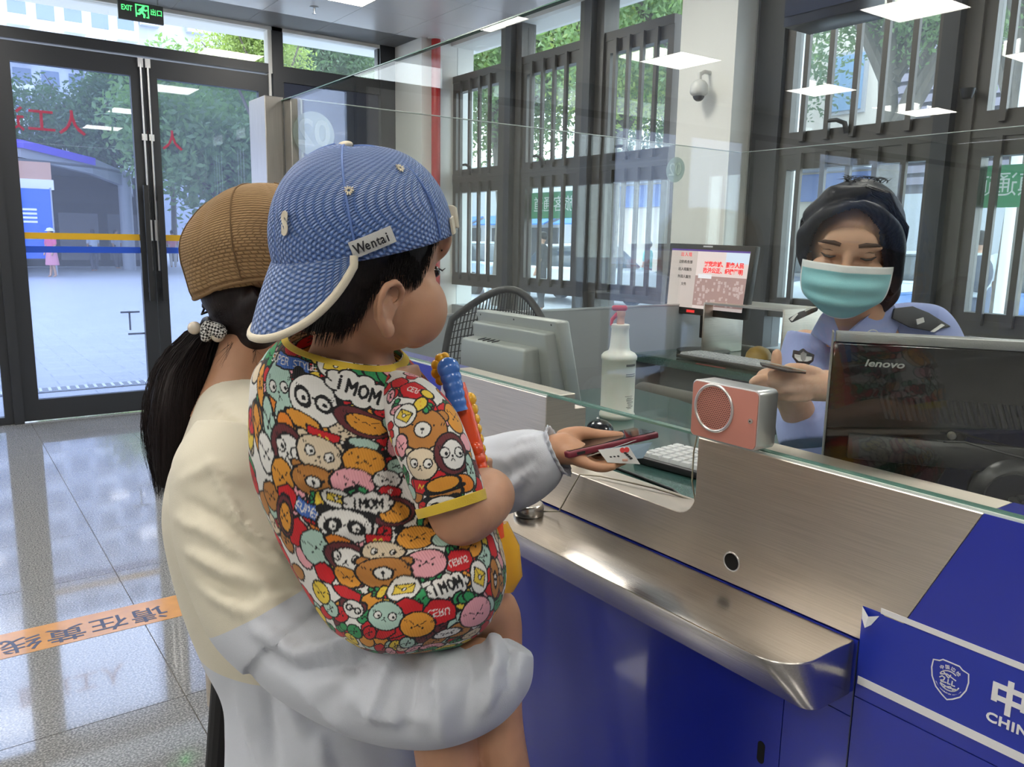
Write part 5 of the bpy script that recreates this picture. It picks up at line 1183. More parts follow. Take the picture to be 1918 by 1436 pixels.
hat = thing('cap', 'x', 'x'); del hat['label']; del hat['category']; hat.matrix_basis = Matrix.Translation(Vector(hw(0, 0, .06))); adopt(hat, mom)
tl = radians(15); hF = fW * cos(tl) + uW * sin(tl); hU = -fW * sin(tl) + uW * cos(tl); hO = hw(-.008, 0, .020)
nt, nr = 128, 44; G = np.zeros((nr, nt, 3)); us = np.zeros((nr, nt)); vs = np.zeros((nr, nt))
for i in range(nr):
    ph = .03 + (pi / 2 + .32) * i / (nr - 1)
    for j in range(nt):
        t = 2 * pi * j / nt; pan = abs(((t / (pi / 3) + .5) % 1) - .5) * 2
        rad = (sin(min(ph, pi / 2 + .05)) ** .62) * (1 - .035 * pan ** 8) * (1 - .10 * max(0, ph - pi / 2)); zz = .092 * cos(ph) if ph < pi / 2 else -.13 * (ph - pi / 2) / 1.0
        slump = .006 * sin(3 * t + 1) * sin(ph) + .008 * sin(2 * t) * sin(ph)
        G[i, j] = hO + hF * .121 * rad * cos(t) + lW * .104 * rad * sin(t) + hU * (zz + slump); us[i, j] = t * .105 * max(.3, sin(ph)); vs[i, j] = ph * .10
me = grid_mesh(G); uvgrid(me, nr, nt, us, vs); wob(me, .0042, 24, 12); wob(me, .0022, 60, 13)
hc = link('crown', me, M_tan, hat, True)
M_seam = mat('tan seam', (.15, .088, .038), .9)
for k_ in range(6):
    j = int(round(nt * k_ / 6)) % nt; c_ = getco(me).reshape(-1, 3)[:nr * nt].reshape(nr, nt, 3); MB().tube([c_[i, j] + (c_[i, j] - hO) * .004 for i in range(2, nr)], .0012, 5).build('seam', M_seam, hc, True)
c_ = getco(me)[:nr * nt].reshape(nr, nt, 3); MB().tube([c_[-1, j] for j in range(nt)], .0028, 8, closed=True).build('hem', M_tan, hc, True)
# visor pointing ahead
VG = []
for a in np.linspace(-1, 1, 25):
    t = a * 1.15; rim = hO + hF * .112 * cos(t) + lW * .095 * sin(t) - hU * .020; row = []
    for s in np.linspace(0, 1, 9): row.append(rim + (hF * .90 + lW * sin(t) * .25 - hU * .35) * .055 * (1 - abs(a) ** 3) * s - hU * .02 * a * a * s)
    VG.append(row)
VG = np.array(VG); mb = MB(); mb.add(VG.reshape(-1, 3), [(i * 9 + s, (i + 1) * 9 + s, (i + 1) * 9 + s + 1, i * 9 + s + 1) for i in range(24) for s in range(8)]); me = mb.mesh()
uvl = me.uv_layers.new(name='UVMap'); li = np.empty(len(me.loops), int); me.loops.foreach_get('vertex_index', li); d = np.zeros(len(li) * 2); d[0::2] = li // 9 * .009; d[1::2] = li % 9 * .007; uvl.data.foreach_set('uv', d)
vo = link('visor', me, M_tan, hat, True); vo.modifiers.new('t', 'SOLIDIFY').thickness = .005
MB().tube([at(388, 560, 1.20), at(384, 575, 1.195), at(378, 588, 1.19), at(393, 582, 1.19), at(402, 572, 1.195)], .002, 6).ball(at(385, 572, 1.192), .006, 10).build('toggle', M_black, hat, True)

# ---- phone and cards in her hand (held things)
M_wine = mat('wine red case', (0.17, 0.018, 0.035), .35)
ph = thing('smartphone', 'smartphone in a wine-red case held flat in the woman hand', 'smartphone', at(1148, 836, 1.29))
pa, pb = at(1064, 853, 1.242), at(1234, 814, 1.302); pl = nrm(pb - pa); pn_ = nrm(UPV - pl * (UPV @ pl) - FWD * .05); pw_ = nrm(np.cross(pl, pn_)); pw_ = pw_ * (1 if pw_ @ FWD > 0 else -1); Lh = np.linalg.norm(pb - pa) / 2; pc_ = (pa + pb) / 2 + pw_ * .036
MB().obox(pc_, pl * Lh, pw_ * .037, pn_ * .0052).build('case', M_wine, ph, bevel=.003, seg=3)
MB().obox(pc_ + pn_ * .0054, pl * (Lh - .004), pw_ * .033, pn_ * .0006).build('screen', mat('phone glass', (.01, .01, .012), .05), ph)
MB().obox(pc_ - pw_ * .0372 - pl * (Lh - .022), pl * .007, pw_ * .0008, pn_ * .0022).build('camera_cutout', M_black, ph)
def card(name, label, quad, d, m, pr=None, th=.0006):
    P = [at(x, y, dd) for (x, y), dd in zip(quad, d)]; n_ = nrm(np.cross(P[1] - P[0], P[3] - P[0])); n_ = n_ * (1 if n_ @ FWD > 0 else -1); t = thing(name, label, 'card', P[0]); MB().prism(P, n_ * th).build('sheet', m, t); return t, P, n_
M_card = mat('white card', (.62, .62, .60), .4); M_pale = mat('pale blue card', (.30, .42, .52), .4)
t, P, n_ = card('bank_card', 'white card with a red mark held under the phone', [(1120, 842), (1178, 836), (1199, 869), (1138, 866)], (1.247, 1.257, 1.258, 1.246), M_card)
mid = lambda a, b: P[0] + (P[1] - P[0]) * a + (P[3] - P[0]) * b
for a in (.72, .86): MB().lathe(mid(a, .22) - n_ * .0004, [(.0042, 0), (.0042, .0003)], n_, 16).build('red_mark', mat('red print', (.55, .03, .03), .5), t)
for k_ in range(4): MB().obox(mid(.74 + .02 * k_, .45 + .14 * k_) - n_ * .0003, nrm(P[1] - P[0]) * .0022, nrm(P[3] - P[0]) * .0016, n_ * .0002).build('print', M_ink, t)
for k_ in range(3): MB().obox(mid(.22 + .12 * k_, .62) - n_ * .0003, nrm(P[1] - P[0]) * .0016, nrm(P[3] - P[0]) * .0012, n_ * .0002).build('print', M_ink, t)
card('travel_permit', 'pale blue travel card sticking out behind the white card', [(1132, 840), (1222, 828), (1204, 858), (1150, 862)], (1.262, 1.272, 1.270, 1.262), M_pale)
card('paper_slip', 'pale paper slip tucked right under the phone', [(1089, 858), (1150, 838), (1192, 824), (1134, 846)], (1.256, 1.262, 1.276, 1.264), mat('slip', (.55, .62, .62), .6))
# ================================================================== OFFICER BEHIND THE GLASS
M_skinO = skinmat('officer skin', (0.56, 0.335, 0.225))
off = thing('person', 'officer in a pale blue uniform shirt and face mask behind the glass', 'person', V(at(1620, 850, 1.8)[0], at(1620, 850, 1.8)[1], 0))
HO = at(1592, 468, 1.63)
_hf = nrm(V(FWD[0], FWD[1], 0)); _hr = nrm(V(RGT[0], RGT[1], 0))
yw = radians(24)
fO = nrm(-_hf * cos(yw) - _hr * sin(yw) - V(0, 0, .16)); lO = nrm(np.cross(V(0, 0, 1), fO)); uO = np.cross(fO, lO)
_rl = radians(-4); lO, uO = lO * cos(_rl) + uO * sin(_rl), -lO * sin(_rl) + uO * cos(_rl)
FO = (fO, lO, uO)
def ho(f, r, z): return HO + fO * f - lO * r + uO * z      # r>0 = the officer's right = photo left
hd = [ell(ho(-.008, 0, .022), FO, (.092, .078, .092)), ell(ho(.018, 0, -.045), FO, (.070, .062, .070)), ell(ho(.048, 0, -.094), FO, (.032, .032, .026)), ell(ho(.080, 0, .028), FO, (.014, .05, .03)),
      ell(ho(.092, 0, -.030), FO, (.016, .014, .016)), ell(ho(.086, 0, -.008), FO, (.010, .010, .026)), ell(ho(.060, .042, -.030), FO, (.026, .026, .024)), ell(ho(.060, -.042, -.030), FO, (.026, .026, .024)), ell(ho(.072, .034, .020), FO, (.014, .026, .008)), ell(ho(.072, -.034, .020), FO, (.014, .026, .008)),
      ell(ho(-.01, .079, -.02), FO, (.016, .008, .03), 14), ell(ho(-.01, -.079, -.02), FO, (.016, .008, .03), 14), ell(ho(.080, 0, -.068), FO, (.012, .024, .014)),
      ell(ho(.074, .032, .004), FO, (.011, .017, .010)), ell(ho(.074, -.032, .004), FO, (.011, .017, .010))]
nk = iloft([(1606, 540, 1.68, 52, .056), (1610, 585, 1.70, 50, .056), (1614, 640, 1.74, 70, .065)], 24)
tb = iloft([(1622, 640, 1.80, 110, .07), (1630, 740, 1.82, 130, .10), (1630, 900, 1.82, 130, .11)], 24)
arR = chain([at(1508, 650, 1.78), at(1500, 740, 1.74), at(1503, 785, 1.68), at(1478, 740, 1.56), at(1446, 714, 1.50)], [.040, .038, .036, .030, .022], 16, 5)
arL = chain([at(1765, 660, 1.80), at(1770, 790, 1.66), at(1660, 760, 1.46), at(1575, 722, 1.405)], [.045, .042, .038, .027], 16, 5)
def h2(x, y, d): return at(x, y, d)
hnd = [ell(h2(1530, 722, 1.395), (RGT, UPV, FWD), (.040, .026, .026), 20), chain([h2(1570, 722, 1.405), h2(1535, 722, 1.395), h2(1500, 720, 1.39)], [.026, .028, .025], 16, 4),
       chain([h2(1505, 703, 1.38), h2(1470, 697, 1.375), h2(1447, 702, 1.385), h2(1452, 706, 1.40)], [.012, .0105, .0095, .008], 12, 4), chain([h2(1505, 715, 1.375), h2(1470, 712, 1.37), h2(1446, 716, 1.38), h2(1455, 720, 1.398)], [.012, .0105, .0095, .008], 12, 4),
       chain([h2(1508, 728, 1.375), h2(1474, 728, 1.372), h2(1454, 732, 1.385), h2(1462, 736, 1.40)], [.0115, .010, .009, .008], 12, 4), chain([h2(1510, 742, 1.38), h2(1482, 744, 1.378), h2(1466, 744, 1.388), h2(1474, 746, 1.40)], [.0105, .009, .008, .007], 12, 4),
       chain([h2(1530, 700, 1.385), h2(1500, 690, 1.375), h2(1476, 688, 1.38)], [.012, .010, .008], 12, 4)]
hn2 = [ell(h2(1440, 712, 1.47), (RGT, UPV, FWD), (.026, .024, .018), 16), chain([h2(1450, 705, 1.46), h2(1454, 680, 1.45), h2(1455, 662, 1.45)], [.012, .0105, .009], 10, 4), chain([h2(1436, 712, 1.455), h2(1420, 710, 1.44), h2(1410, 716, 1.435)], [.010, .009, .008], 10, 4), chain([h2(1436, 722, 1.455), h2(1420, 722, 1.445), h2(1414, 728, 1.44)], [.010, .009, .008], 10, 4), chain([h2(1440, 732, 1.46), h2(1428, 734, 1.45), h2(1422, 738, 1.45)], [.0095, .0085, .0075], 10, 4), chain([h2(1444, 728, 1.47), h2(1436, 742, 1.46), h2(1430, 746, 1.455)], [.009, .008, .007], 10, 4)]
lg = []
for s in (-1, 1):
    b = at(1625, 900, 1.85) * 1; b[2] = .55; lg.append(chain([b + V(0, .09 * s, .1), V(b[0] - .05, b[1] + .1 * s, .52), V(b[0] - .28, b[1] + .1 * s, .50), V(b[0] - .28, b[1] + .1 * s, .05)], [.08, .08, .06, .045], 14, 4))
bo = fuse(hd + [nk, tb, arR, arL] + hnd + hn2, .0036, 4, .5)
bodyO = link('body', bo, M_skinO, off, True)
link('trousers', fuse(lg, .008, 4), fabric('navy trousers', (.012, .014, .03)), off, True)
# eyes looking down, brows
M_line = mat('lash', (0.02, 0.014, 0.012), .6); M_brow = mat('brow', (0.07, 0.042, 0.03), .8)
for s in (1, -1):
    MB().tube([ho(.0795, s * .050 , .004), ho(.0865, s * .042, -.0005), ho(.0885, s * .032, -.002), ho(.0885, s * .022, .0005)], [.0008, .0024, .0025, .0010], 6).build('eyelashes', M_line, off, True)
    MB().tube([ho(.0800, s * .048, .0105), ho(.0865, s * .036, .0125), ho(.0875, s * .022, .0085)], [.0004, .0009, .0004], 6).build('eyelid_crease', M_brow, off, True)
    MB().tube([ho(.070, s * .058, .022), ho(.0840, s * .045, .0265), ho(.0915, s * .029, .0265), ho(.0935, s * .016, .0235)], [.0018, .0040, .0046, .0034], 8).build('eyebrow', M_brow, off, True)
# hair: dark bob parted at the side
M_hairO = hairmat('blue-black hair', (0.008, 0.009, 0.015), (50, 50, 8))
def lock(P, r): return chain([ho(*p) for p in P], r, 14, 5)
lk = [lock([(.080, -.012, .100), (.088, .022, .092), (.080, .054, .072), (.056, .080, .036), (.034, .088, -.004), (.024, .084, -.034)], [.008, .013, .016, .018, .015, .005]),
      lock([(.080, -.010, .102), (.080, -.042, .088), (.064, -.068, .056), (.046, -.084, .008), (.028, -.089, -.045), (.02, -.086, -.09)], [.008, .014, .017, .018, .016, .007]),
      lock([(.05, -.01, .118), (.06, .04, .108), (.045, .08, .07)], [.014, .022, .018]), lock([(.0, -.085, -.05), (-.02, -.088, -.09), (-.02, -.080, -.125)], [.02, .018, .006]), lock([(-.03, -.075, -.06), (-.045, -.07, -.11), (-.04, -.062, -.150)], [.022, .016, .004])]
me = fuse([ell(ho(-.014, 0, .034), FO, (.106, .097, .104), 60), ell(ho(-.030, 0, -.030), FO, (.080, .094, .085), 48), ell(ho(-.035, -.060, -.075), FO, (.045, .032, .05), 24), ell(ho(.01, .075, .0), FO, (.05, .022, .05), 24), ell(ho(.005, -.078, -.005), FO, (.05, .024, .06), 24)] + lk, .0034, 12)
co = getco(me); rel = co - HO; f_ = rel @ fO; r_ = -(rel @ lO); z_ = rel @ uO
hl = np.interp(r_, [-.10, -.075, -.062, -.045, -.02, .0, .03, .055, .066, .078, .10], [-.08, -.06, -.01, .055, .082, .094, .080, .062, .035, -.035, -.05])
cut = (f_ > .005) & (z_ < hl) & ~((np.abs(r_) > .080) & (f_ < .03))
bm = bmesh.new(); bm.from_mesh(me); bm.verts.ensure_lookup_table(); bmesh.ops.delete(bm, geom=[v for v in bm.verts if cut[v.index]], context='VERTS'); bm.to_mesh(me); bm.free()
wob(me, .0018, 110, 21); hairO = link('hair', me, M_hairO, off, True)
ps = []
for i in range(420):
    a = rng.uniform(-1, 1); p0 = ho(.02 + rng.uniform(-.05, .04), -.012, .132 + rng.uniform(-.01, .0)); s = rng.choice([1, -1]); w = rng.uniform(.6, 1.02)
    ps.append([p0, ho(.05 * w, s * .055, .108 + rng.uniform(-.01, .014)), ho(.05 * w, s * .098, .04 + rng.uniform(-.02, .02)), ho(.02 * w, s * .100, -.02 - rng.uniform(0, .05))])
for i in range(60): p0 = ho(rng.uniform(-.06, .03), rng.uniform(-.05, .03), .135); ps.append([p0, p0 + uO * .006 + lO * rng.uniform(-.01, .01), p0 + uO * rng.uniform(.0, .010) + lO * rng.uniform(-.022, .022)])
strands(ps, .0011, 'hair_strands', M_hairO, hairO)
# surgical mask
M_mask = mat('mask cyan', (0.235, 0.52, 0.555), .7, bump=.2, bscale=500); M_maskw = mat('mask white', (0.66, 0.68, 0.67), .7)
def mk(a, b, o=0.0):
    """a -1..1 across, b 0..1 downwards"""
    z = -.016 - b * .116 + .004 * (1 - a * a) + .030 * b ** 3 * a * a
    th = a * 1.10; bul = .117 + .010 * sin(pi * b) - .020 * max(0, b - .70) ** 1 * 2.2
    wid = .084 * (1 - .40 * b ** 3)
    f = -.012 + (bul - .030 * b ** 4) * cos(th * .92) ** .8 if abs(th * .92) < pi / 2 else -.012
    nose = .006 * exp(-(a / .18) ** 2) * exp(-(b / .25) ** 2)
    pl = .0034 * sin(b * 3.2 * 2 * pi + .6) * (1 - a ** 4) * (b > .12)
    return ho(f + nose + pl + o, wid * sin(th) / sin(1.10), z)
na, nb2 = 40, 34; G = np.array([[mk(-1 + 2 * i / na, j / nb2) for j in range(nb2 + 1)] for i in range(na + 1)]); k1 = nb2 + 1
mb = MB(); mb.add(G.reshape(-1, 3), []); 
for i in range(na):
    for j in range(nb2):
        mb.f.append((i * k1 + j, (i + 1) * k1 + j, (i + 1) * k1 + j + 1, i * k1 + j + 1)); mb.mi.append(1 if (j < 4 or i == 0 or i == na - 1 or j == nb2 - 1) else 0)
mo = mb.build('face_mask', [M_mask, M_maskw], off, True); sol = mo.modifiers.new('t', 'SOLIDIFY'); sol.thickness = .002; sol.offset = 1
for s in (1, -1):
    MB().tube([mk(-s, .06), ho(.0, s * .084, -.008), ho(-.018, s * .086, -.012)], .0013, 6).build('ear_loop', M_maskw, mo, True); MB().tube([mk(-s, .9), ho(.006, s * .082, -.068), ho(-.018, s * .086, -.040)], .0013, 6).build('ear_loop', M_maskw, mo, True)
# uniform shirt
M_uni = fabric('pale blue uniform', (0.285, 0.345, 0.62), bump=.2)
TS_ = iloft([(1612, 596, 1.765, 62, .062), (1618, 610, 1.775, 96, .072), (1627, 626, 1.785, 134, .082), (1632, 648, 1.795, 154, .096), (1632, 700, 1.80, 154, .115), (1632, 800, 1.80, 150, .12), (1632, 920, 1.80, 150, .12)], 90, 12)
SR = iloft([(1516, 626, 1.78, 40, .045), (1508, 660, 1.775, 42, .052), (1508, 730, 1.73, 46, .060), (1508, 790, 1.67, 52, .075), (1512, 830, 1.64, 50, .07)], 48, 8); SL = iloft([(1745, 630, 1.79, 44, .05), (1766, 680, 1.78, 50, .055), (1772, 760, 1.72, 52, .055), (1770, 800, 1.68, 50, .05)], 48, 8)
me = fuse([TS_, SR, SL], .0045, 3); wob(me, .0015, 30, 8); folds(me, [([(1500, 660), (1530, 700), (1550, 760)], .004, .014), ([(1485, 700), (1500, 760), (1520, 800)], -.004, .012), ([(1480, 780), (1510, 790), (1545, 780)], .005, .010)])
ush = link('uniform_shirt', me, M_uni, off, True)
def flap(name, pts, th, m, par, bev=.0):
    """cloth piece: list of (x, y, depth) seen points"""
    P = [at(*p) for p in pts]; o = MB().prism(P, FWD * th).build(name, m, par, bevel=bev, seg=2); return o
flap('collar', [(1555, 572, 1.665), (1540, 590, 1.665), (1520, 625, 1.68), (1560, 650, 1.66), (1578, 672, 1.655), (1572, 618, 1.65)], .012, M_uni, ush, .004)
flap('collar', [(1668, 552, 1.66), (1650, 572, 1.645), (1585, 625, 1.635), (1580, 640, 1.64), (1672, 640, 1.655), (1690, 600, 1.67)], .012, M_uni, ush, .004)
M_ep = mat('epaulette black', (.016, .017, .022), .6); M_silver = mat('silver thread', (.55, .56, .55), .4, .3)
ep = flap('epaulette', [(1676, 577, 1.655), (1710, 573, 1.680), (1740, 585, 1.685), (1782, 611, 1.685), (1745, 620, 1.665), (1706, 613, 1.650), (1672, 596, 1.645)], .008, M_ep, ush, .002)
flap('rank_bar', [(1716, 598, 1.648), (1730, 594, 1.649), (1732, 603, 1.647), (1718, 608, 1.646)], .003, M_silver, ep); flap('rank_bar', [(1764, 606, 1.663), (1770, 609, 1.663), (1750, 622, 1.655), (1743, 621, 1.655)], .003, M_silver, ep)
ep = flap('epaulette', [(1478, 596, 1.685), (1500, 583, 1.685), (1534, 574, 1.665), (1532, 582, 1.655), (1506, 594, 1.665), (1484, 604, 1.675)], .008, M_ep, ush, .002)
flap('rank_bar', [(1480, 598, 1.670), (1492, 586, 1.670), (1495, 588, 1.668), (1484, 601, 1.668)], .003, M_silver, ep); flap('rank_bar', [(1507, 580, 1.665), (1518, 575, 1.665), (1520, 578, 1.660), (1509, 583, 1.660)], .003, M_silver, ep)
bdg = flap('chest_badge', [(1485, 668, 1.672), (1487, 655, 1.672), (1497, 657, 1.668), (1505, 652, 1.666), (1512, 658, 1.665), (1526, 664, 1.664), (1524, 676, 1.664), (1514, 684, 1.665), (1496, 683, 1.668)], .006, M_ep, ush, .001)
flap('badge_wing', [(1489, 663, 1.668), (1489, 669, 1.668), (1496, 676, 1.665), (1512, 677, 1.661), (1520, 674, 1.660), (1521, 668, 1.660), (1506, 666, 1.662)], .003, M_silver, bdg); flap('badge_shield', [(1500, 662, 1.663), (1505, 658, 1.661), (1511, 662, 1.660), (1509, 673, 1.660), (1505, 677, 1.661), (1501, 672, 1.662)], .002, mat('badge grey', (.3, .3, .3), .4, .5), bdg)
cp_ = at(1635, 625, 1.634); MB().tube([cp_ + RGT * .011 * cos(a) + UPV * .008 * sin(a) for a in np.linspace(0, 2 * pi, 14)[:-1]], .0012, 6, closed=True).build('collar_pin', M_silver, ush, True)
# booklet in the hand
bk = thing('passport', 'dark passport booklet held open in the officer hands', 'passport', at(1465, 686, 1.36))
P = [at(1424, 678, 1.385), at(1510, 697, 1.355), at(1475, 694, 1.32), at(1428, 683, 1.335)]
n_ = nrm(np.cross(P[1] - P[0], P[3] - P[0])); MB().prism(P, n_ * .003).build('cover', mat('maroon black cover', (.02, .012, .012), .4), bk); MB().prism([P[0] + UPV * .0015, P[1] + UPV * .0015, P[1] + UPV * .003, P[0] + UPV * .0035], FWD * .004).build('page_edge', mat('page', (.6, .58, .5), .6), bk)
# ================================================================== THINGS IN THE BOOTH AND ON THE COUNTER
ZD = 1.052
# pink intercom speaker
M_pink = mat('pink anodised', (0.62, 0.27, 0.22), .35, .35); M_alu = mat('aluminium', (.66, .66, .66), .32, .9)
sp = thing('intercom_speaker', 'pink square intercom speaker with round perforated grille on the steel face', 'speaker', (XC - .02, .73, 1.22))
sy0, sy1, sz0, sz1 = .6455, .7605, 1.2325, 1.3135; sx0, sx1 = XC - .034, XC + .0045
def rrect(y0, y1, z0, z1, r, n=6): return arc(y1 - r, z1 - r, r, 0, 90, n) + arc(y0 + r, z1 - r, r, 90, 180, n) + arc(y0 + r, z0 + r, r, 180, 270, n) + arc(y1 - r, z0 + r, r, 270, 360, n)
# placed so the face meets the measured outline
dy = .0; 
MB().prism(yz(rrect(sy0, sy1, sz0, sz1, .008), sx0), (sx1 - sx0, 0, 0)).build('housing', M_alu, sp, bevel=.0015)
MB().prism(yz(rrect(sy0 + .002, sy1 - .002, sz0 + .002, sz1 - .002, .007), sx0 - .0012), (.0012, 0, 0)).build('face_plate', M_pink, sp)
gy, gz, gr = .7195, 1.2785, .0322
MB().tube([(sx0 - .0015, gy + gr * cos(a), gz + gr * sin(a)) for a in np.linspace(0, 2 * pi, 49)[:-1]], .0022, 8, closed=True).build('grille_ring', M_alu, sp, True)
g = MB()
for i in range(-12, 13):
    for j in range(-12, 13):
        a, b = (i + .5 * (j % 2)) * .0031, j * .0027
        if a * a + b * b < (gr - .0035) ** 2: g.add([(sx0 - .0014, gy + a + .00085 * cos(t), gz + b + .00085 * sin(t)) for t in np.linspace(0, 2 * pi, 9)[:-1]], [tuple(range(8))])
gh = g.build('grille_holes', mat('hole dark', (.03, .008, .008), .9), sp); gh['kind'] = 'stuff'
MB().lathe((sx0 - .0012, .657, 1.272), [(.0034, -.0006), (.0034, .001), (.0012, .001)], (-1, 0, 0), 18).lathe((sx0 - .0026, .657, 1.272), [(.0014, 0), (.0014, .0002)], (-1, 0, 0), 10, 0).build('indicator', M_alu, sp, True)
MB().lathe((sx0 - .0029, .657, 1.272), [(.0011, 0), (.0011, .0002)], (-1, 0, 0), 10).build('indicator_eye', M_black, sp)
# round steel puck (microphone) with its thin cable
pk = thing('microphone_puck', 'round brushed steel microphone puck on the ledge by the child elbow', 'microphone', (.845, 1.10, ZS))
MB().lathe((.838, 1.100, ZS), [(.0005, 0), (.0255, 0), (.027, .0015), (.027, .0185), (.0245, .0215), (.0235, .0215), (.0005, .0225)], (0, 0, 1), 48).build('body', mat('turned steel', (.66, .64, .60), .22, 1.0), pk, True)
MB().lathe((.828, 1.112, ZS + .0222), [(.0012, 0), (.0012, .0004)], (0, 0, 1), 10).build('pickup_hole', M_black, pk)
M_wire = mat('clear cable', (.42, .38, .27), .35)
MB().tube([(.862, 1.088, ZS + .004), (.875, 1.06, ZS + .010), (.888, 1.045, 1.07), (.895, 1.03, 1.1015), (.915, 1.00, 1.1025), (.93, .95, 1.103), (.945, .90, 1.1025), (.955, .86, 1.10), (.968, .82, 1.095), (.985, .79, 1.07)], .0014, 8).build('cable', M_wire, pk, True)
MB().tube([(.885, .762, 1.235), (.893, .775, 1.20), (.907, .787, 1.15), (.912, .782, 1.115), (.94, .80, 1.100)], .0012, 8).build('lead', M_wire, sp, True)
# black leads on the desk
for i, P in enumerate(([(1.05, 1.30, ZD + .003), (1.06, 1.15, ZD + .003), (1.06, 1.0, ZD + .003), (1.05, .90, ZD + .003), (1.06, .7, ZD + .003)], [(1.10, 1.25, ZD + .003), (1.09, 1.1, ZD + .003), (1.08, .98, ZD + .003), (1.03, .88, ZD + .003), (1.02, .7, ZD + .003)])):
    tag(MB().tube(P, .003, 8).build('desk_cable', M_black, None, True), ('black cable lying on the green desk behind the opening', 'second black cable on the desk, nearer the steel face')[i], 'cable')
# keyboard behind the pass-through
def keyboard(name, label, org, dirx, diry, W_, D_, body, keym, nx, ny, kz=.012):
    t = thing(name, label, 'keyboard', org); dirx, diry = nrm(dirx), nrm(diry); o3 = np.asarray(org)
    def L(a, b, c): return o3 + dirx * a + diry * b + V(0, 0, c)
    MB().prism([L(0, 0, .002), L(W_, 0, .002), L(W_, D_, .002), L(0, D_, .002)], V(0, 0, .014)).build('body', body, t, bevel=.003)
    kw, kd = (W_ - .02) / nx, (D_ - .02) / ny
    km = MB().prism([dirx * (-kw * .44) + diry * (-kd * .43), dirx * (kw * .44) + diry * (-kd * .43), dirx * (kw * .44) + diry * (kd * .43), dirx * (-kw * .44) + diry * (kd * .43)], V(0, 0, .001)); top = [dirx * (s * kw * .36) + diry * (q * kd * .34) + V(0, 0, .008) for s, q in ((-1, -1), (1, -1), (1, 1), (-1, 1))]
    lo = [dirx * (s * kw * .46) + diry * (q * kd * .45) for s, q in ((-1, -1), (1, -1), (1, 1), (-1, 1))]
    m2 = MB(); m2.add(lo + top, [(0, 1, 5, 4), (1, 2, 6, 5), (2, 3, 7, 6), (3, 0, 4, 7), (4, 5, 6, 7)]); kme = m2.mesh('key'); kme.materials.append(keym)
    for i in range(nx):
        for j in range(ny):
            o = bpy.data.objects.new('key', kme); COL.objects.link(o); o.matrix_basis = Matrix.Translation(Vector(L(.01 + (i + .5) * kw, .01 + (j + .5) * kd, .016))); adopt(o, t)
    return t
M_keyw = mat('key white', (.62, .64, .64), .45); M_kbody = mat('keyboard black', (.02, .02, .022), .45)
keyboard('keyboard', 'black keyboard with pale keys on the desk behind the pass-through', (1.155, 1.165, ZD), (.10, -1, 0), (1, .10, 0), .44, .145, M_kbody, M_keyw, 17, 6)
ms = thing('computer_mouse', 'black computer mouse on the green desk beside the keyboard', 'mouse', (1.25, 1.38, ZD))
me = fuse([ell(V(1.262, 1.385, ZD + .014), (nrm(V(.5, .8, 0)), nrm(V(-.8, .5, 0)), V(0, 0, 1)), (.052, .031, .022), 32)], .002, 2); co = getco(me); co[:, 2] = np.maximum(co[:, 2], ZD + .0005); setco(me, co); link('shell', me, mat('mouse black', (.008, .008, .01), .15), ms, True)
MB().tube([(1.28, 1.415, ZD + .028), (1.285, 1.42, ZD + .030), (1.29, 1.425, ZD + .028)], .004, 10).build('wheel', M_chrome, ms, True)
# white spray bottle (trigger head red)
b0 = onZ(1155, 781, ZD); bz = ZD
bt = thing('spray_bottle', 'white plastic spray bottle standing on the green desk', 'bottle', (b0[0], b0[1], bz))
M_bot = mat('white translucent plastic', (.64, .64, .56), .35, sss=.15)
sc = 1.0
MB().lathe((b0[0], b0[1], bz), [(.001, 0), (.043, 0), (.046, .004), (.046, .012), (.0435, .014), (.0435, .150), (.046, .154), (.046, .163), (.040, .170), (.028, .176), (.0255, .185), (.023, .215), (.022, .232), (.0235, .234), (.0235, .243), (.021, .244), (.001, .244)], n=40).build('body', M_bot, bt, True)
vr = nrm(V(RGT[0], RGT[1], 0)); vf = nrm(V(FWD[0], FWD[1], 0)); bc = V(b0[0], b0[1], bz)
# printed panel lines
lb = MB()
for (y0, y1, a0, a1) in ((.139, .145, 18, 62), (.118, .120, 18, 62), (.113, .115, 18, 62), (.062, .0632, 18, 50)):
    for k_ in range(6):
        t0, t1 = radians(a0 + (a1 - a0) * k_ / 6), radians(a0 + (a1 - a0) * (k_ + 1) / 6)
        p = lambda t, h: bc + (vr * sin(t) - vf * cos(t)) * .0441 + V(0, 0, h); lb.add([p(t0, y0), p(t1, y0), p(t1, y1), p(t0, y1)], [(0, 1, 2, 3)])
for k_ in range(9):
    t0, t1 = radians(22 + rng.uniform(0, 10)), radians(45 + rng.uniform(0, 12)); h = .030 + k_ * .0034; p = lambda t, h: bc + (vr * sin(t) - vf * cos(t)) * .0441 + V(0, 0, h); tm = (t0 + t1) / 2; lb.add([p(t0, h), p(tm, h), p(t1, h), p(t1, h + .0014), p(tm, h + .0014), p(t0, h + .0014)], [(0, 1, 4, 5), (1, 2, 3, 4)])
lb.build('label_print', mat('grey print', (.12, .12, .11), .6), bt)
MB().lathe((b0[0], b0[1], bz + .244), [(.010, 0), (.010, .02), (.012, .022), (.012, .034)], n=20).build('collar', mat('trigger peach', (.62, .35, .25), .4), bt, True)
hp_ = bc + V(0, 0, .285)
MB().obox(hp_ - vr * .004, vr * .020, vf * .008, V(0, 0, .007)).build('trigger_head', mat('red plastic', (.45, .012, .02), .35), bt, bevel=.006, seg=3); MB().tube([hp_ - vr * .005 - V(0, 0, .010), hp_ - vr * .022 - V(0, 0, .03), hp_ - vr * .024 - V(0, 0, .045)], [.006, .005, .003], 8).build('trigger', MATS['red plastic'], bt, True)
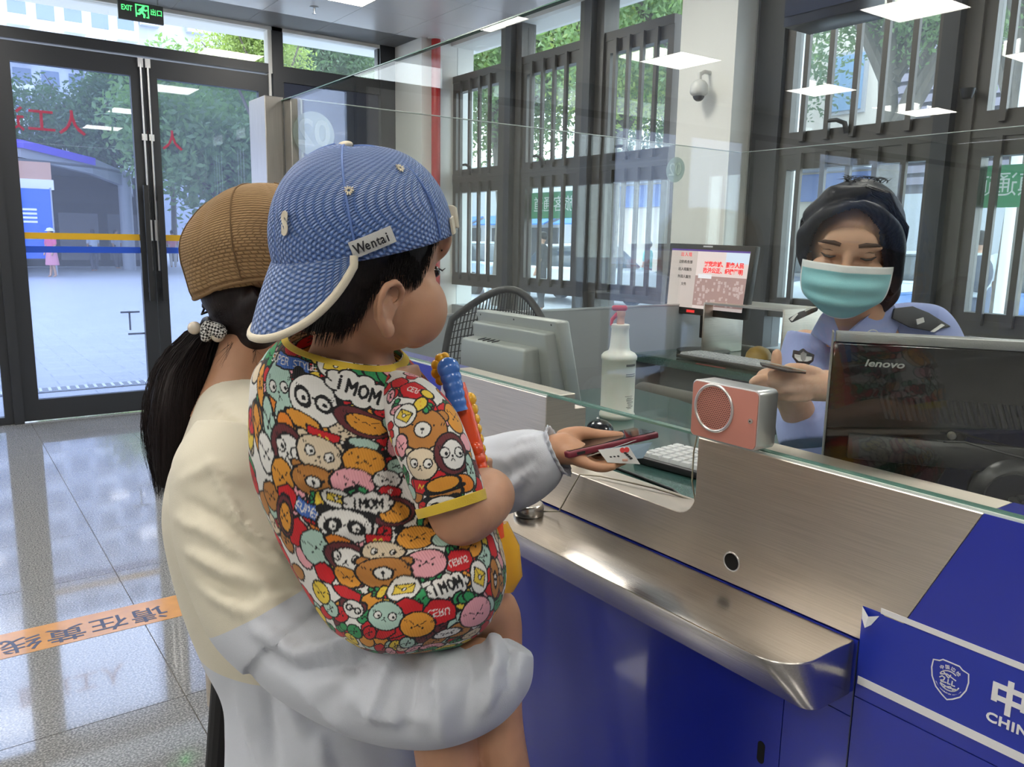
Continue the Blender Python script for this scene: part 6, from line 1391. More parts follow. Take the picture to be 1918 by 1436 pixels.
# grey terminal seen from behind
M_term = mat('terminal grey', (.40, .42, .40), .38, .25)
tm_ = thing('payment_terminal', 'grey desktop terminal seen from behind the counter glass', 'terminal', (1.15, 1.5, ZD))
P1, P2 = onX(880, 600, 1.13), onX(1030, 615, 1.13); yA, yB = 1.735, 1.405
def slab(y0, y1, pts, nm, m, bev=.006): return MB().prism([(x, y0, z) for x, z in pts], (0, y1 - y0, 0)).build(nm, m, tm_, bevel=bev, seg=3)
slab(yB, yA, [(1.20, 1.075), (1.235, 1.075), (1.175, 1.325), (1.135, 1.325)], 'bezel', M_term)
slab(yB + .012, yA - .012, [(1.150, 1.080), (1.198, 1.080), (1.150, 1.300), (1.116, 1.297)], 'back_shell', M_term)
slab(yB + .045, yA - .015, [(1.075, 1.075), (1.150, 1.075), (1.125, 1.262), (1.082, 1.258)], 'rear_box', M_term)
slab(yB + .05, yA - .05, [(1.10, ZD), (1.22, ZD), (1.21, ZD + .025), (1.11, ZD + .025)], 'foot', M_term)
for k_ in range(4): MB().obox((1.104, 1.655 - .020 * k_, 1.2605), V(.010, 0, .001), V(.006, .005, 0), V(0, 0, .0012)).build('vent_slot', M_black, tm_)
for y_ in (yB + .02, (yA + yB) / 2, yA - .02): MB().ball((1.139, y_, 1.315), .003, 8).build('screw', M_black, tm_)
# monitor close to the glass, seen from behind
mon = thing('monitor', 'large black monitor seen from behind with lenovo lettering, nearest the glass', 'monitor', (1.12, .5, ZD))
A0 = onX(1563, 622, 1.02); z1 = A0[2]; md = nrm(V(.567, -.824, 0)); mn = nrm(V(-.824, -.567, 0))   # width direction, outward (back) normal
Lw = .50; z0 = ZD + .075
M_gloss = mat('gloss black', (.006, .006, .007), .07, coat=.5); M_sil = mat('silver trim', (.34, .34, .335), .35, .3, bump=.2, bscale=600)
def Lm(a, d, z): return V(A0[0], A0[1], 0) + md * a - mn * d + V(0, 0, z)
MB().prism([Lm(0, 0, z0), Lm(Lw, 0, z0), Lm(Lw, 0, z1 - .013), Lm(0, 0, z1 - .013)], -mn * .028).build('back_cover', M_gloss, mon, bevel=.003)
MB().prism([Lm(.003, -.002, z1 - .0125), Lm(Lw, -.002, z1 - .0125), Lm(Lw, -.002, z1), Lm(.003, -.002, z1)], -mn * .034).build('top_trim', M_sil, mon, bevel=.001)
MB().prism([Lm(-.002, 0, z0 - .002), Lm(0, 0, z0 - .002), Lm(0, 0, z1), Lm(-.002, 0, z1)], -mn * .034).build('side_trim', M_sil, mon)
MB().prism([Lm(.006, .0285, z0 + .006), Lm(Lw - .006, .0285, z0 + .006), Lm(Lw - .006, .0285, z1 - .02), Lm(.006, .0285, z1 - .02)], -mn * .002).build('screen', mat('screen glow', (.02, .02, .02), .2, emit=(.75, .85, 1), es=.8), mon)
text('lettering', 'lenovo', .0135, Lm(.067, -.0006, z1 - .0405), md, V(0, 0, 1), mat('logo silver', (.5, .5, .48), .35, .3), mon, bold=.0003, shear=.22, depth=.0003, sx=1.35)
rib = MB()
for k_ in range(46): rib.prism([Lm(.075 + .0075 * k_, -.0012, z1 - .116), Lm(.079 + .0075 * k_, -.0012, z1 - .116), Lm(.068 + .0075 * k_, -.0012, z1 - .084), Lm(.064 + .0075 * k_, -.0012, z1 - .084)], mn * .0016)
rb = rib.build('vent_ribs', mat('vent black', (.03, .03, .032), .25), mon)
MB().prism([Lm(.03, -.004, z1 - .140), Lm(Lw, -.004, z1 - .140), Lm(Lw, -.012, z1 - .175), Lm(.03, -.012, z1 - .175)], -mn * .01).build('lower_ridge', mat('satin black', (.012, .012, .013), .3), mon, bevel=.002)
MB().lathe(Lm(.158, -.008, z1 - .131), [(.0055, -.004), (.0055, .001), (.004, .003), (.0005, .003)], mn, 20).build('screw', mat('brass screw', (.5, .47, .38), .3, .9), mon, True)
MB().lathe(Lm(.235, -.006, z1 - .205), [(.050, 0), (.046, .010), (.034, .014), (.034, .022), (.02, .024)], mn, 36).build('pivot', mat('pivot black', (.03, .03, .032), .3), mon, True)
MB().tube([Lm(.245, -.045, z1 - .20), Lm(.245, -.045, z1 - .30), Lm(.245, -.045, ZD + .02)], .020, 20).build('arm_post', MATS['pivot black'], mon, True)
MB().prism([Lm(.235, -.03, z1 - .195), Lm(.33, -.03, z1 - .195), Lm(.33, -.03, z1 - .215), Lm(.235, -.03, z1 - .215)], mn * .03).build('arm', MATS['pivot black'], mon, bevel=.004)
MB().lathe(Lm(.245, -.045, ZD), [(.06, 0), (.06, .012), (.022, .02)], n=32).build('clamp_base', MATS['pivot black'], mon, True)
tag(MB().tube([Lm(.145, -.03, z1 - .135), Lm(.17, -.03, z1 - .133), Lm(.20, -.03, z1 - .14), Lm(.25, -.03, z1 - .15), Lm(.32, -.03, z1 - .149)], .0015, 6).build('monitor_cable', M_black, None, True), 'thin black cable trailing behind the near monitor', 'cable')
# monitor on the rear desk, screen towards the hall
fm = thing('monitor', 'black-framed monitor with a red and white start page on the rear desk', 'monitor', (2.6, 2.2, 1.056))
Q = [onX(1255, 455, 2.62), onX(1416, 461, 2.62), onX(1395, 600, 2.60), onX(1243, 583, 2.60)]
tl_, tr_, br_, bl_ = Q
def QQ(u, v, o=0.0):
    p = tl_ * (1 - u) * (1 - v) + tr_ * u * (1 - v) + br_ * u * v + bl_ * (1 - u) * v; return p + nq * o
nq = nrm(np.cross(tr_ - tl_, bl_ - tl_)); nq = nq * (1 if nq[0] < 0 else -1)
def qp(u0, v0, u1, v1, o, th=.0008): return [QQ(u0, v0, o), QQ(u1, v0, o), QQ(u1, v1, o), QQ(u0, v1, o)]
MB().prism(qp(0, 0, 1, 1, 0), -nq * .03).build('housing', mat('dark bezel', (.025, .026, .026), .4), fm, bevel=.004)
def scr(nm, u0, v0, u1, v1, col, o, e=.55): return MB().prism(qp(u0, v0, u1, v1, o), nq * .0004).build(nm, mat('screen ' + nm, col, .3, emit=col, es=e), fm)
scr('page', .04, .075, .955, .905, (.72, .60, .58), .0008); scr('title_bar', .04, .075, .955, .10, (.10, .05, .25), .0014); scr('side_menu', .04, .10, .365, .905, (.55, .46, .43), .0014); scr('photo', .365, .44, .955, .86, (.38, .24, .22), .0014); scr('glow', .70, .10, .955, .25, (.80, .42, .36), .0014); scr('login_box', .40, .415, .56, .475, (.75, .72, .75), .0022)
cm_ = MB()
for k_ in range(70):
    u, v, s = rng.uniform(.38, .93), rng.uniform(.48, .84), rng.uniform(.012, .035); cm_.add(qp(u - s * .5, v - s * .8, u + s * .5, v + s * .8, .0024), [(0, 1, 2, 3)])
cm_.build('crowd', mat('screen crowd', (.55, .45, .44), .4, emit=(.6, .42, .40), es=.45), fm)
ru = nrm(tr_ - tl_); uu = nrm(tl_ - bl_)
M_sred = mat('screen red', (.6, .03, .03), .4, emit=(.75, .03, .03), es=.7); M_sdk = mat('screen dark', (.05, .04, .04), .5)
text('lettering', '对党忠诚、服务人民', .0225, QQ(.685, .275, .003), ru, uu, M_sred, fm, bold=.0008); text('lettering', '执法公正、纪律严明', .0225, QQ(.68, .365, .003), ru, uu, M_sred, fm, bold=.0008)
text('lettering', '出入境', .019, QQ(.23, .155, .003), ru, uu, M_sred, fm, space=1.3)
for k_, s in enumerate(('边防检查部', '出入境服务', '外国人服务', '文件')): text('lettering', s, .015, QQ(.23, .26 + .105 * k_, .003), ru, uu, M_sdk, fm)
MB().prism(qp(.42, .018, .53, .04, .001), nq * .0006).build('maker_badge', M_signwhite, fm); MB().prism(qp(.30, .935, .40, .972, .001), nq * .0006).build('sticker', M_sred, fm)
mid_ = (bl_ + br_) / 2; MB().obox(mid_ - nq * .03 + V(0, 0, -.02), ru * .03, nq * .008, V(0, 0, .075)).build('neck', M_black, fm, bevel=.003); MB().lathe((mid_[0] + .02, mid_[1], 1.0565), [(.11, 0), (.11, .008), (.02, .016)], n=32).build('base', M_black, fm, True)
# bent steel riser beside it
rs = thing('monitor_riser', 'bent steel plate stand beside the far monitor', 'stand', (2.65, 1.95, 1.056))
ry0, ry1 = 1.83, 2.20
MB().box((2.55, ry0, 1.262), (2.80, ry1, 1.270)).build('top_plate', M_steel, rs); MB().box((2.55, ry0 - .008, 1.0565), (2.80, ry0, 1.27)).build('leg_plate', M_steel, rs, bevel=.003); MB().box((2.55, ry1, 1.0565), (2.80, ry1 + .008, 1.27)).build('leg_plate', M_steel, rs, bevel=.003)
rs.location = rs.location
keyboard('keyboard', 'dark keyboard with grey keys on the rear desk below the far monitor', (2.385, 2.19, 1.0565), (0, -1, 0), (1, 0, 0), .46, .14, M_kbody, mat('key grey', (.36, .38, .40), .5), 18, 6)
hd_ = thing('hard_hat', 'small yellow dome lying behind the rear keyboard', 'cap', (2.68, 2.02, 1.0565))
MB().lathe((2.68, 2.02, 1.0565), [(.052, 0), (.048, .02), (.035, .038), (.012, .047), (.001, .048)], n=28).build('dome', mat('ochre plastic', (.40, .24, .03), .4), hd_, True)
tag(MB().obox((2.37, 2.0, 1.040), V(.004, 0, 0), V(0, .07, 0), V(0, 0, .012)).build('red_label', mat('red label', (.5, .02, .02), .5)), 'red label strip along the rear desk edge', 'label')
# office chair with mesh back, beyond the terminal
chr_ = thing('office_chair', 'black mesh-back office chair between the terminal and the end glass', 'chair', (1.42, 2.05, 0))
cc_ = V(1.44, 2.08, 1.17)
def bk_(u, v): # u across -1..1, v 0..1 up
    w = .20 * (1 - .25 * max(0, v - .5) ** 2 * 2) ; return V(cc_[0] - .10 * u * u * .4 + .05 * v, cc_[1], 0) + V(.30, -.95, 0) * w * u + V(0, 0, .93 + .42 * v - .05 * u * u * v)
rim = [bk_(-1, v) for v in np.linspace(0, .85, 8)] + [bk_(u, .85 + .15 * (1 - u * u)) for u in np.linspace(-1, 1, 14)[1:-1]] + [bk_(1, v) for v in np.linspace(.85, 0, 8)]
MB().tube(rim, .012, 10, closed=True).build('back_frame', M_black, chr_, True)
mm = MB()
for k_ in range(34):
    u = -.97 + 1.94 * k_ / 33; mm.tube([bk_(u, v) for v in np.linspace(0.0, .85 + .15 * (1 - u * u), 7)], .0022, 5)
for k_ in range(14):
    v = .06 + .85 * k_ / 14; mm.tube([bk_(u, v) for u in np.linspace(-.98, .98, 11)], .0016, 4)
ob = mm.build('mesh_back', M_black, chr_); ob['kind'] = 'stuff'
MB().obox((1.44, 2.06, .80), V(.20, 0, 0), V(0, .20, 0), V(0, 0, .035)).build('seat', mat('seat black', (.02, .02, .022), .8), chr_, bevel=.02, seg=3)
MB().tube([(1.44, 2.06, .77), (1.44, 2.06, .35), (1.44, 2.06, .08)], [.03, .025, .025], 14).build('gas_post', M_chrome, chr_, True)
for k_ in range(5):
    a = 2 * pi * k_ / 5; MB().tube([(1.44, 2.06, .10), (1.44 + .27 * cos(a), 2.06 + .27 * sin(a), .06)], [.025, .015], 8).ball((1.44 + .27 * cos(a), 2.06 + .27 * sin(a), .028), .028, 10).build('leg', M_black, chr_, True)
# padded chair back seen low behind the bottle
pc2 = thing('padded_chair', 'dark grey padded chair standing behind the white spray bottle', 'chair', (2.02, 1.85, 0))
MB().obox((2.05, 1.86, .86), V(.03, 0, .01), V(0, .20, 0), V(-.01, 0, .15)).build('backrest', fabric('grey upholstery', (.10, .095, .085)), pc2, bevel=.028, seg=4)
MB().obox((1.92, 1.86, .56), V(.19, 0, 0), V(0, .20, 0), V(0, 0, .035)).build('seat', MATS['grey upholstery'], pc2, bevel=.025, seg=3)
for a_, b_ in ((-1, -1), (1, -1), (1, 1), (-1, 1)): MB().tube([(1.92 + .16 * a_, 1.86 + .17 * b_, .53), (1.92 + .18 * a_, 1.86 + .19 * b_, 0)], .012, 10).build('leg', M_chrome, pc2, True)
for b_ in (-1, 1): MB().tube([(2.09, 1.86 + .15 * b_, .55), (2.10, 1.86 + .15 * b_, .75)], .012, 10).build('back_post', M_chrome, pc2, True)
# ceiling-fixed things seen through and over the glass
M_dome = mat('camera white', (.62, .62, .60), .4)
cv = thing('dome_camera', 'white dome camera hanging on the white column', 'camera', onX(1309, 150, 3.88))
p = onX(1309, 172, 3.86); MB().lathe(p, [(.0, -.03), (.03, -.03), (.05, -.012), (.055, 0), (.05, .04), (.035, .06), (.012, .07), (.012, .11)], n=28).build('housing', M_dome, cv, True); MB().ball(p - V(0, 0, .02), .036, 16).build('lens_dome', mat('dome smoke', (.08, .08, .09), .08), cv, True); MB().tube([p + V(0, 0, .10), p + V(.04, 0, .12), V(3.951, p[1], p[2] + .12)], .012, 10).build('bracket', M_dome, cv, True)
cb2 = thing('sign_box', 'dark hanging sign box cut by the top edge of the photo', 'sign box', onX(1560, 0, 2.2))
q0, q1 = onX(1478, 2, 2.3), onX(1614, 22, 2.3); MB().box((2.28, q1[1], q1[2]), (2.42, q0[1], q0[2] + .35)).build('housing', mat('box navy', (.012, .016, .035), .3), cb2, bevel=.004); MB().box((2.275, q1[1] + .005, q1[2] + .03), (2.28, q0[1] - .005, q0[2] + .33)).build('face', mat('box face', (.02, .03, .07), .15), cb2); MB().tube([(2.35, (q0[1] + q1[1]) / 2, q0[2] + .3), (2.35, (q0[1] + q1[1]) / 2, ZC)], .012).build('hanger', M_chrome, cb2)
# small black camera on the window frame
c2 = thing('small_camera', 'small dark camera fixed on the window pier', 'camera', onX(1810, 175, XW - .05)); p = onX(1812, 172, XW - .12); MB().lathe(p, [(.001, -.03), (.022, -.03), (.03, -.01), (.035, .015), (.001, .02)], n=18).build('housing', M_black, c2, True); MB().tube([p, (XW - .045, p[1], p[2] + .01)], .01).build('bracket', M_black, c2)
# steel-framed stand with a black leg behind the woman
sf = thing('queue_stand', 'steel-framed stand with a slanted black leg beside the woman', 'stand', onZ(420, 1600, 0.0))
a0, a1 = at(398, 1180, 1.75), at(398, 1340, 1.75)
MB().tube([at(394, 1150, 1.8), at(398, 1250, 1.8), at(402, 1318, 1.8)], .016, 12).build('side_tube', M_steel, sf, True)
MB().prism([at(388, 1140, 1.82), at(416, 1140, 1.82), at(414, 1312, 1.82), at(390, 1312, 1.82)], FWD * .02).build('frame_plate', steel('stand steel', (.40, .38, .33), .35), sf)
MB().prism([at(388, 1312, 1.80), at(414, 1330, 1.80), at(410, 1350, 1.80), at(390, 1330, 1.80)], FWD * .03).build('foot_bracket', M_alu, sf)
p0, p1 = at(424, 1235, 1.62), at(408, 1460, 1.62); dd = nrm(p1 - p0); p2 = p0 + dd * ((0.005 - p0[2]) / dd[2])
MB().tube([p0 - dd * .05, p0, p1, p2], .026, 14).build('black_leg', mat('black fabric leg', (.006, .006, .007), .8), sf)
MB().tube([at(402, 1318, 1.8), onZ(404, 1600, .0) * 0 + V(at(402, 1318, 1.8)[0], at(402, 1318, 1.8)[1], .004)], .012, 10).build('side_tube', M_steel, sf)
# ================================================================== OUTSIDE
def paving(name, c1, c2, sc, off):
    m = bpy.data.materials.new(name); m.use_nodes = True; n, l = m.node_tree.nodes, m.node_tree.links; b = n['Principled BSDF']
    g = n.new('ShaderNodeNewGeometry'); k = n.new('ShaderNodeTexBrick'); l.new(g.outputs['Position'], k.inputs[0]); k.inputs['Scale'].default_value = sc; k.inputs['Mortar Size'].default_value = .006; k.offset = off
    k.inputs['Color1'].default_value = (*c1, 1); k.inputs['Color2'].default_value = (*c2, 1); k.inputs['Mortar'].default_value = (c1[0] * .6, c1[1] * .6, c1[2] * .62, 1); l.new(k.outputs['Color'], b.inputs['Base Color']); b.inputs['Roughness'].default_value = .45
    return m
M_plaza = paving('plaza paving', (.40, .41, .44), (.36, .37, .41), 1.0, .5)
M_street = mat('street asphalt', (.40, .42, .46), .8, var=.1, vscale=2)
struct(MB().box((-40, YD + .06, -.15), (60, 120, -.02)).build('ground', M_plaza))
struct(MB().box((XW + .25, -60, -.16), (90, YD + .06, -.025)).build('ground', M_street))
# drain grating along the doors: each bar a part
M_grate = mat('drain grate', (.16, .17, .19), .5); M_slot = mat('grate slot light', (.62, .64, .68), .4)
dg_ = thing('drain_grating', 'linear drain grating in the paving just outside the glass doors', 'drain', (1.2, 8.93, -.02))
MB().box((-1.5, 8.80, -.02), (4.0, 9.06, -.012)).build('frame', M_grate, dg_)
gmesh = MB().prism([(-.018, -.10, -.012), (.008, -.10, -.012), (.018, .10, -.012), (-.008, .10, -.012)], (0, 0, .006)).mesh('slot'); gmesh.materials.append(M_slot)
for i in range(60):
    o = bpy.data.objects.new('slot', gmesh); COL.objects.link(o); o.matrix_basis = Matrix.Translation((-1.2 + .08 * i, 8.93, 0)); adopt(o, dg_)
# ---- trees
def leafmat(name, c):
    m = mat(name, c, .6, var=.45, vscale=1.2); n, l = m.node_tree.nodes, m.node_tree.links; b = n['Principled BSDF']; tl = n.new('ShaderNodeBsdfTranslucent'); tl.inputs[0].default_value = (c[0] * 1.6, c[1] * 1.7, c[2] * .9, 1); mx = n.new('ShaderNodeMixShader'); mx.inputs[0].default_value = .4
    l.new(b.outputs[0], mx.inputs[1]); l.new(tl.outputs[0], mx.inputs[2]); l.new(mx.outputs[0], n['Material Output'].inputs[0]); return m
M_leaf = [leafmat('leaf green', (.13, .21, .09)), leafmat('leaf dark', (.075, .13, .070)), leafmat('leaf yellow', (.24, .31, .10))]
M_bark = mat('bark', (.10, .085, .070), .9, var=.3, vscale=8)
def crown_mesh(seed, nl, sz, flat=.75):
    rg = np.random.default_rng(seed); nc = 26; cs = rg.normal(size=(nc, 3)); cs = cs / np.linalg.norm(cs, axis=1)[:, None] * rg.uniform(.25, .85, nc)[:, None]; cs[:, 2] *= flat
    ci = rg.integers(0, nc, nl); d = rg.normal(size=(nl, 3)); d /= np.linalg.norm(d, axis=1)[:, None]
    P = cs[ci] + d * (rg.uniform(.12, .34, nl))[:, None]
    a = rg.normal(size=(nl, 3)); a /= np.linalg.norm(a, axis=1)[:, None]; b = np.cross(a, rg.normal(size=(nl, 3))); b /= np.linalg.norm(b, axis=1)[:, None]
    s = sz * rg.uniform(.6, 1.3, nl)[:, None]
    v = np.stack([P - a * s, P + b * s * .45, P + a * s, P - b * s * .45], 1).reshape(-1, 3); me = bpy.data.meshes.new('crown')
    me.from_pydata(v.tolist(), [], np.arange(nl * 4).reshape(-1, 4).tolist()); me.update(); return me
CR = [crown_mesh(1, 11000, .034), crown_mesh(2, 11000, .032), crown_mesh(3, 10000, .036), crown_mesh(4, 22000, .021), crown_mesh(5, 22000, .020), crown_mesh(6, 20000, .022)]
def tree(x, y, h, r, k, mi, label, group, trunk=.18, zc=None, hang=False):
    t = thing('tree', label, 'tree', (x, y, 0), group); k += 3 if x < 15 and y < 15 else 0
    me = CR[k].copy(); me.materials.append(M_leaf[mi]); o = bpy.data.objects.new('crown', me); COL.objects.link(o)
    zc = zc or (h - r * .8); o.matrix_basis = Matrix.Translation((x, y, zc)) @ Matrix.Rotation(x * 1.7 + y, 4, 'Z') @ Matrix.Diagonal((r, r, r * .95, 1)); adopt(o, t)
    rg = np.random.default_rng(int(x * 7 + y * 13) & 0xffff); mb = MB(); mb.tube([(x, y, -.1), (x + .1, y, zc * .45), (x - .05, y + .1, zc * .8), (x, y, zc)], [trunk, trunk * .8, trunk * .6, trunk * .3], 9)
    for i in range(7):
        a = rg.uniform(0, 6.28); e = rg.uniform(.5, .9) * r; z0 = zc * rg.uniform(.5, .8); mb.tube([(x, y, z0), (x + .5 * e * cos(a), y + .5 * e * sin(a), z0 + .5 * (zc - z0) + .25 * r), (x + e * cos(a), y + e * sin(a), zc + r * rg.uniform(-.1, .45))], [trunk * .5, trunk * .3, trunk * .1], 6)
    mb.build('trunk', M_bark, t, True); return t
GT = 'trees around the plaza'
tree(4.6, 47, 9.0, 4.2, 0, 1, 'dense dark tree standing behind the station canopy, left door', GT)
tree(8.0, 45, 10.5, 4.6, 1, 1, 'dark tree rising behind the right end of the station canopy', GT)
tree(10.0, 34, 9.4, 4.8, 0, 0, 'broad spreading tree with branching trunk seen through the right door', GT, .28, 5.2)
tree(13.2, 39, 10.4, 4.8, 2, 0, 'leafy tree at the right edge of the right door glass', GT)
tree(11.8, 50, 12.5, 5.4, 2, 0, 'taller pale tree between the towers and the canopy', GT)
tree(8.4, 24, 8.6, 1.9, 1, 2, 'yellow-green treetop showing in the transom beside the exit sign', GT, .12, 7.0)
tree(-2.5, 40, 11.0, 5.0, 1, 1, 'dark plaza tree left of the station canopy', GT)
tree(-9.0, 44, 11.5, 5.2, 2, 0, 'plaza tree far to the left of the doors', GT)
tree(12.6, 30, 11, 3.1, 0, 1, 'tree with a thin dark trunk in the small top window', GT, .14, 8.4)
tree(16.2, 33, 11.5, 3.0, 2, 0, 'light tree at the right of the small top window', GT, .14, 9.0)
GS = 'street trees beyond the barred windows'
tree(9.4, 13.6, 7.0, 2.9, 0, 0, 'street tree behind the first barred window beside the red pipe', GS, .13, 4.9)
tree(10.4, 9.2 + 2.2, 7.6, 3.0, 1, 2, 'street tree with forked branches behind the middle barred window', GS, .16, 5.4)
tree(9.6, 8.8, 7.4, 2.7, 2, 0, 'street tree behind the barred window next to the white column', GS, .14, 5.2)
tree(9.8, 5.7, 6.6, 2.0, 0, 0, 'slim tree with hanging branches behind the officer window', GS, .17, 5.0)
tree(9.2, 3.9, 6.4, 1.9, 1, 0, 'drooping pale tree behind the rightmost windows', GS, .15, 4.7)
tree(14.5, 13.0, 8.0, 3.2, 2, 1, 'further tree seen low between the window bars', GS, .2, 5.4)
# ---- station entrance canopy
M_can = mat('canopy grey', (.30, .32, .37), .5); M_purp = mat('purple sign', (.085, .06, .42), .4, emit=(.10, .07, .5), es=.5); M_dkin = mat('dark interior', (.035, .036, .045), .7)
cn = thing('station_canopy', 'grey curved station entrance canopy with a purple sign and round columns', 'canopy', (4, 36, 0))
path = [(-6, 33.6), (-1, 33.8), (3.1, 34.4), (5.6, 35.8), (7.4, 38.4), (8.2, 42)]; zt_ = [5.0, 4.95, 4.75, 4.4, 4.05, 3.8]
mb = MB()
for (a, b, za, zb) in zip(path[:-1], path[1:], zt_[:-1], zt_[1:]): mb.prism([(a[0], a[1], za - .62), (b[0], b[1], zb - .62), (b[0], b[1], zb), (a[0], a[1], za)], (-.15, .25, 0))
mb.build('fascia', M_can, cn)
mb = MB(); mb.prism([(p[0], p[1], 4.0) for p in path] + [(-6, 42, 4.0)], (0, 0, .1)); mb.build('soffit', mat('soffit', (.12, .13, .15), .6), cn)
mb = MB()
for (a, b, za, zb) in zip(path[:3], path[1:4], zt_[:3], zt_[1:4]): mb.prism([(a[0] + .1, a[1] - .06, za - .30), (b[0] + .1, b[1] - .06, zb - .30), (b[0] + .1, b[1] - .06, zb - .02), (a[0] + .1, a[1] - .06, za - .02)], (0, .05, 0))
mb.build('sign_band', M_purp, cn)
for (x, y) in ((7.1, 38.0), (2.0, 36), (-3, 35.5)): MB().lathe((x, y, -.02), [(.26, 0), (.26, 4.1)], n=20).build('column', M_can, cn, True)
MB().box((-6, 41.9, 0), (8.4, 42.1, 4.1)).build('back_wall', M_dkin, cn)
for k in range(5): MB().box((-1 + k * 2.0, 41.8, .3), (.6 + k * 2.0, 41.9, 2.4)).build('shopfront', mat('shopfront %d' % (k % 2), ((.10, .10, .12), (.16, .15, .17))[k % 2], .4), cn)
text('lettering', '站', .36, (4.6, 35.15, 4.42), (.87, .49, 0), (0, 0, 1), M_signwhite, cn)
pb = thing('poster_panel', 'tall bright blue poster panel under the station canopy', 'poster', (3.0, 33.0, 0))
MB().box((2.55, 33.0, .6), (3.75, 33.15, 3.0)).build('panel', mat('poster blue', (.015, .10, .60), .4, emit=(.015, .10, .55), es=.35), pb); MB().box((2.5, 32.98, 0), (2.55, 33.17, 3.05)).build('post', M_can, pb); MB().box((3.75, 32.98, 0), (3.8, 33.17, 3.05)).build('post', M_can, pb)
for k in range(4): MB().box((2.65, 32.985, 2.25 - .14 * k), (3.3, 33.0, 2.32 - .14 * k)).build('print_line', M_signwhite, pb)
kb = tag(MB().box((2.6, 33.6, 3.05), (3.9, 34.2, 3.95)).build('kiosk_box', mat('kiosk peach', (.50, .28, .20), .6)), 'peach and white box sign above the blue poster panel', 'sign'); MB().box((2.55, 33.55, 3.0), (3.95, 33.6, 3.35)).build('white_band', M_signwhite, kb)
# ---- far buildings
M_bld = mat('tower facade', (.42, .46, .54), .7); M_bwin = mat('tower glass', (.12, .17, .26), .2); M_balc = mat('balcony white', (.60, .62, .66), .7)
def tower(x, y, w, d, h, nx, nz, label, m=M_bld, z0=0.0, fh=3.0):
    t = thing('tower_block', label, 'building', (x, y, 0)); MB().box((x - w / 2, y, 0), (x + w / 2, y + d, h)).build('wall', m, t)
    wm = MB().box((-w / nx * .32, -.06, 0), (w / nx * .32, 0, 1.5)).mesh('window'); wm.materials.append(M_bwin); bmm = MB().box((-w / nx * .40, -.9, 0), (w / nx * .40, 0, .9)).mesh('balcony'); bmm.materials.append(M_balc)
    for j in range(nz):
        for i in range(nx):
            zz = h - (j + 1) * fh
            if zz < z0: continue
            o = bpy.data.objects.new('window', wm); COL.objects.link(o); o.matrix_basis = Matrix.Translation((x - w / 2 + (i + .5) * w / nx, y, zz + .9)); adopt(o, t)
            if i % 2 == 0: o = bpy.data.objects.new('balcony', bmm); COL.objects.link(o); o.matrix_basis = Matrix.Translation((x - w / 2 + (i + .5) * w / nx, y, zz)); adopt(o, t)
    return t
tower(11, 90, 16, 10, 38, 7, 10, 'pale blue-grey tower block with balconies behind the left door trees')
tower(46, 88, 18, 10, 40, 6, 9, 'white tower block behind the small top window')
tower(27, 100, 12, 10, 60, 5, 12, 'hazy tower block in the bright transom over the doors')
M_beige = mat('beige stone', (.50, .45, .40), .7); M_louv = mat('louvre purple grey', (.22, .20, .26), .6)
bb = thing('street_building', 'beige stone street building with upper windows behind the officer', 'building', (19, 12, 0))
MB().box((18, 10.6, 0), (24, 19.5, 12)).build('wall', M_beige, bb)
for yy in (11.6, 13.4, 15.2, 17.0):
    for zz in (4.6, 7.2): f = MB().box((17.93, yy - .5, zz), (18, yy + .5, zz + 1.4)).build('window', mat('win frame', (.3, .3, .32), .5), bb); MB().box((17.9, yy - .42, zz + .08), (17.93, yy + .42, zz + 1.32)).build('pane', mat('win blue', (.16, .26, .40), .15), f)
MB().box((17.0, 10.6, 3.3), (18, 19.5, 3.55)).build('ledge', mat('ledge white', (.60, .60, .62), .6), bb); MB().box((17.9, 10.6, 2.6), (18, 19.5, 3.25)).build('shop_sign', mat('shop sign blue', (.05, .13, .42), .5), bb)
lv = thing('louvred_building', 'purple-grey louvred building behind the rightmost window', 'building', (19, 7, 0))
MB().box((18.1, 2, 0), (24, 10.4, 9)).build('wall', mat('louvre backing', (.12, .11, .14), .8), lv)
lm_ = MB().box((-.10, -4.2, 0), (.0, 4.2, .16)).mesh('slat'); lm_.materials.append(M_louv)
for k in range(24): o = bpy.data.objects.new('slat', lm_); COL.objects.link(o); o.matrix_basis = Matrix.Translation((18.1, 6.2, 2.9 + .25 * k)); adopt(o, lv)
MB().box((18.0, 2, 0), (18.1, 10.4, 2.7)).build('shopfront', mat('pale shopfront', (.42, .45, .50), .4), lv)
sh = thing('street_building', 'low white building with blue awnings behind the middle windows', 'building', (24, 24, 0))
MB().box((22, 20.5, 0), (30, 40, 5)).build('wall', mat('white render', (.55, .56, .58), .7), sh)
for k in range(6): MB().prism([(22, 21 + 3 * k, 2.6), (21.0, 21 + 3 * k, 2.2), (21.0, 23.4 + 3 * k, 2.2), (22, 23.4 + 3 * k, 2.6)], (0, 0, .06)).build('awning', mat('awning blue', (.06, .22, .60), .6), sh); MB().box((21.95, 21.2 + 3 * k, 0), (22, 23.2 + 3 * k, 2.1)).build('shopfront', M_dkin, sh)
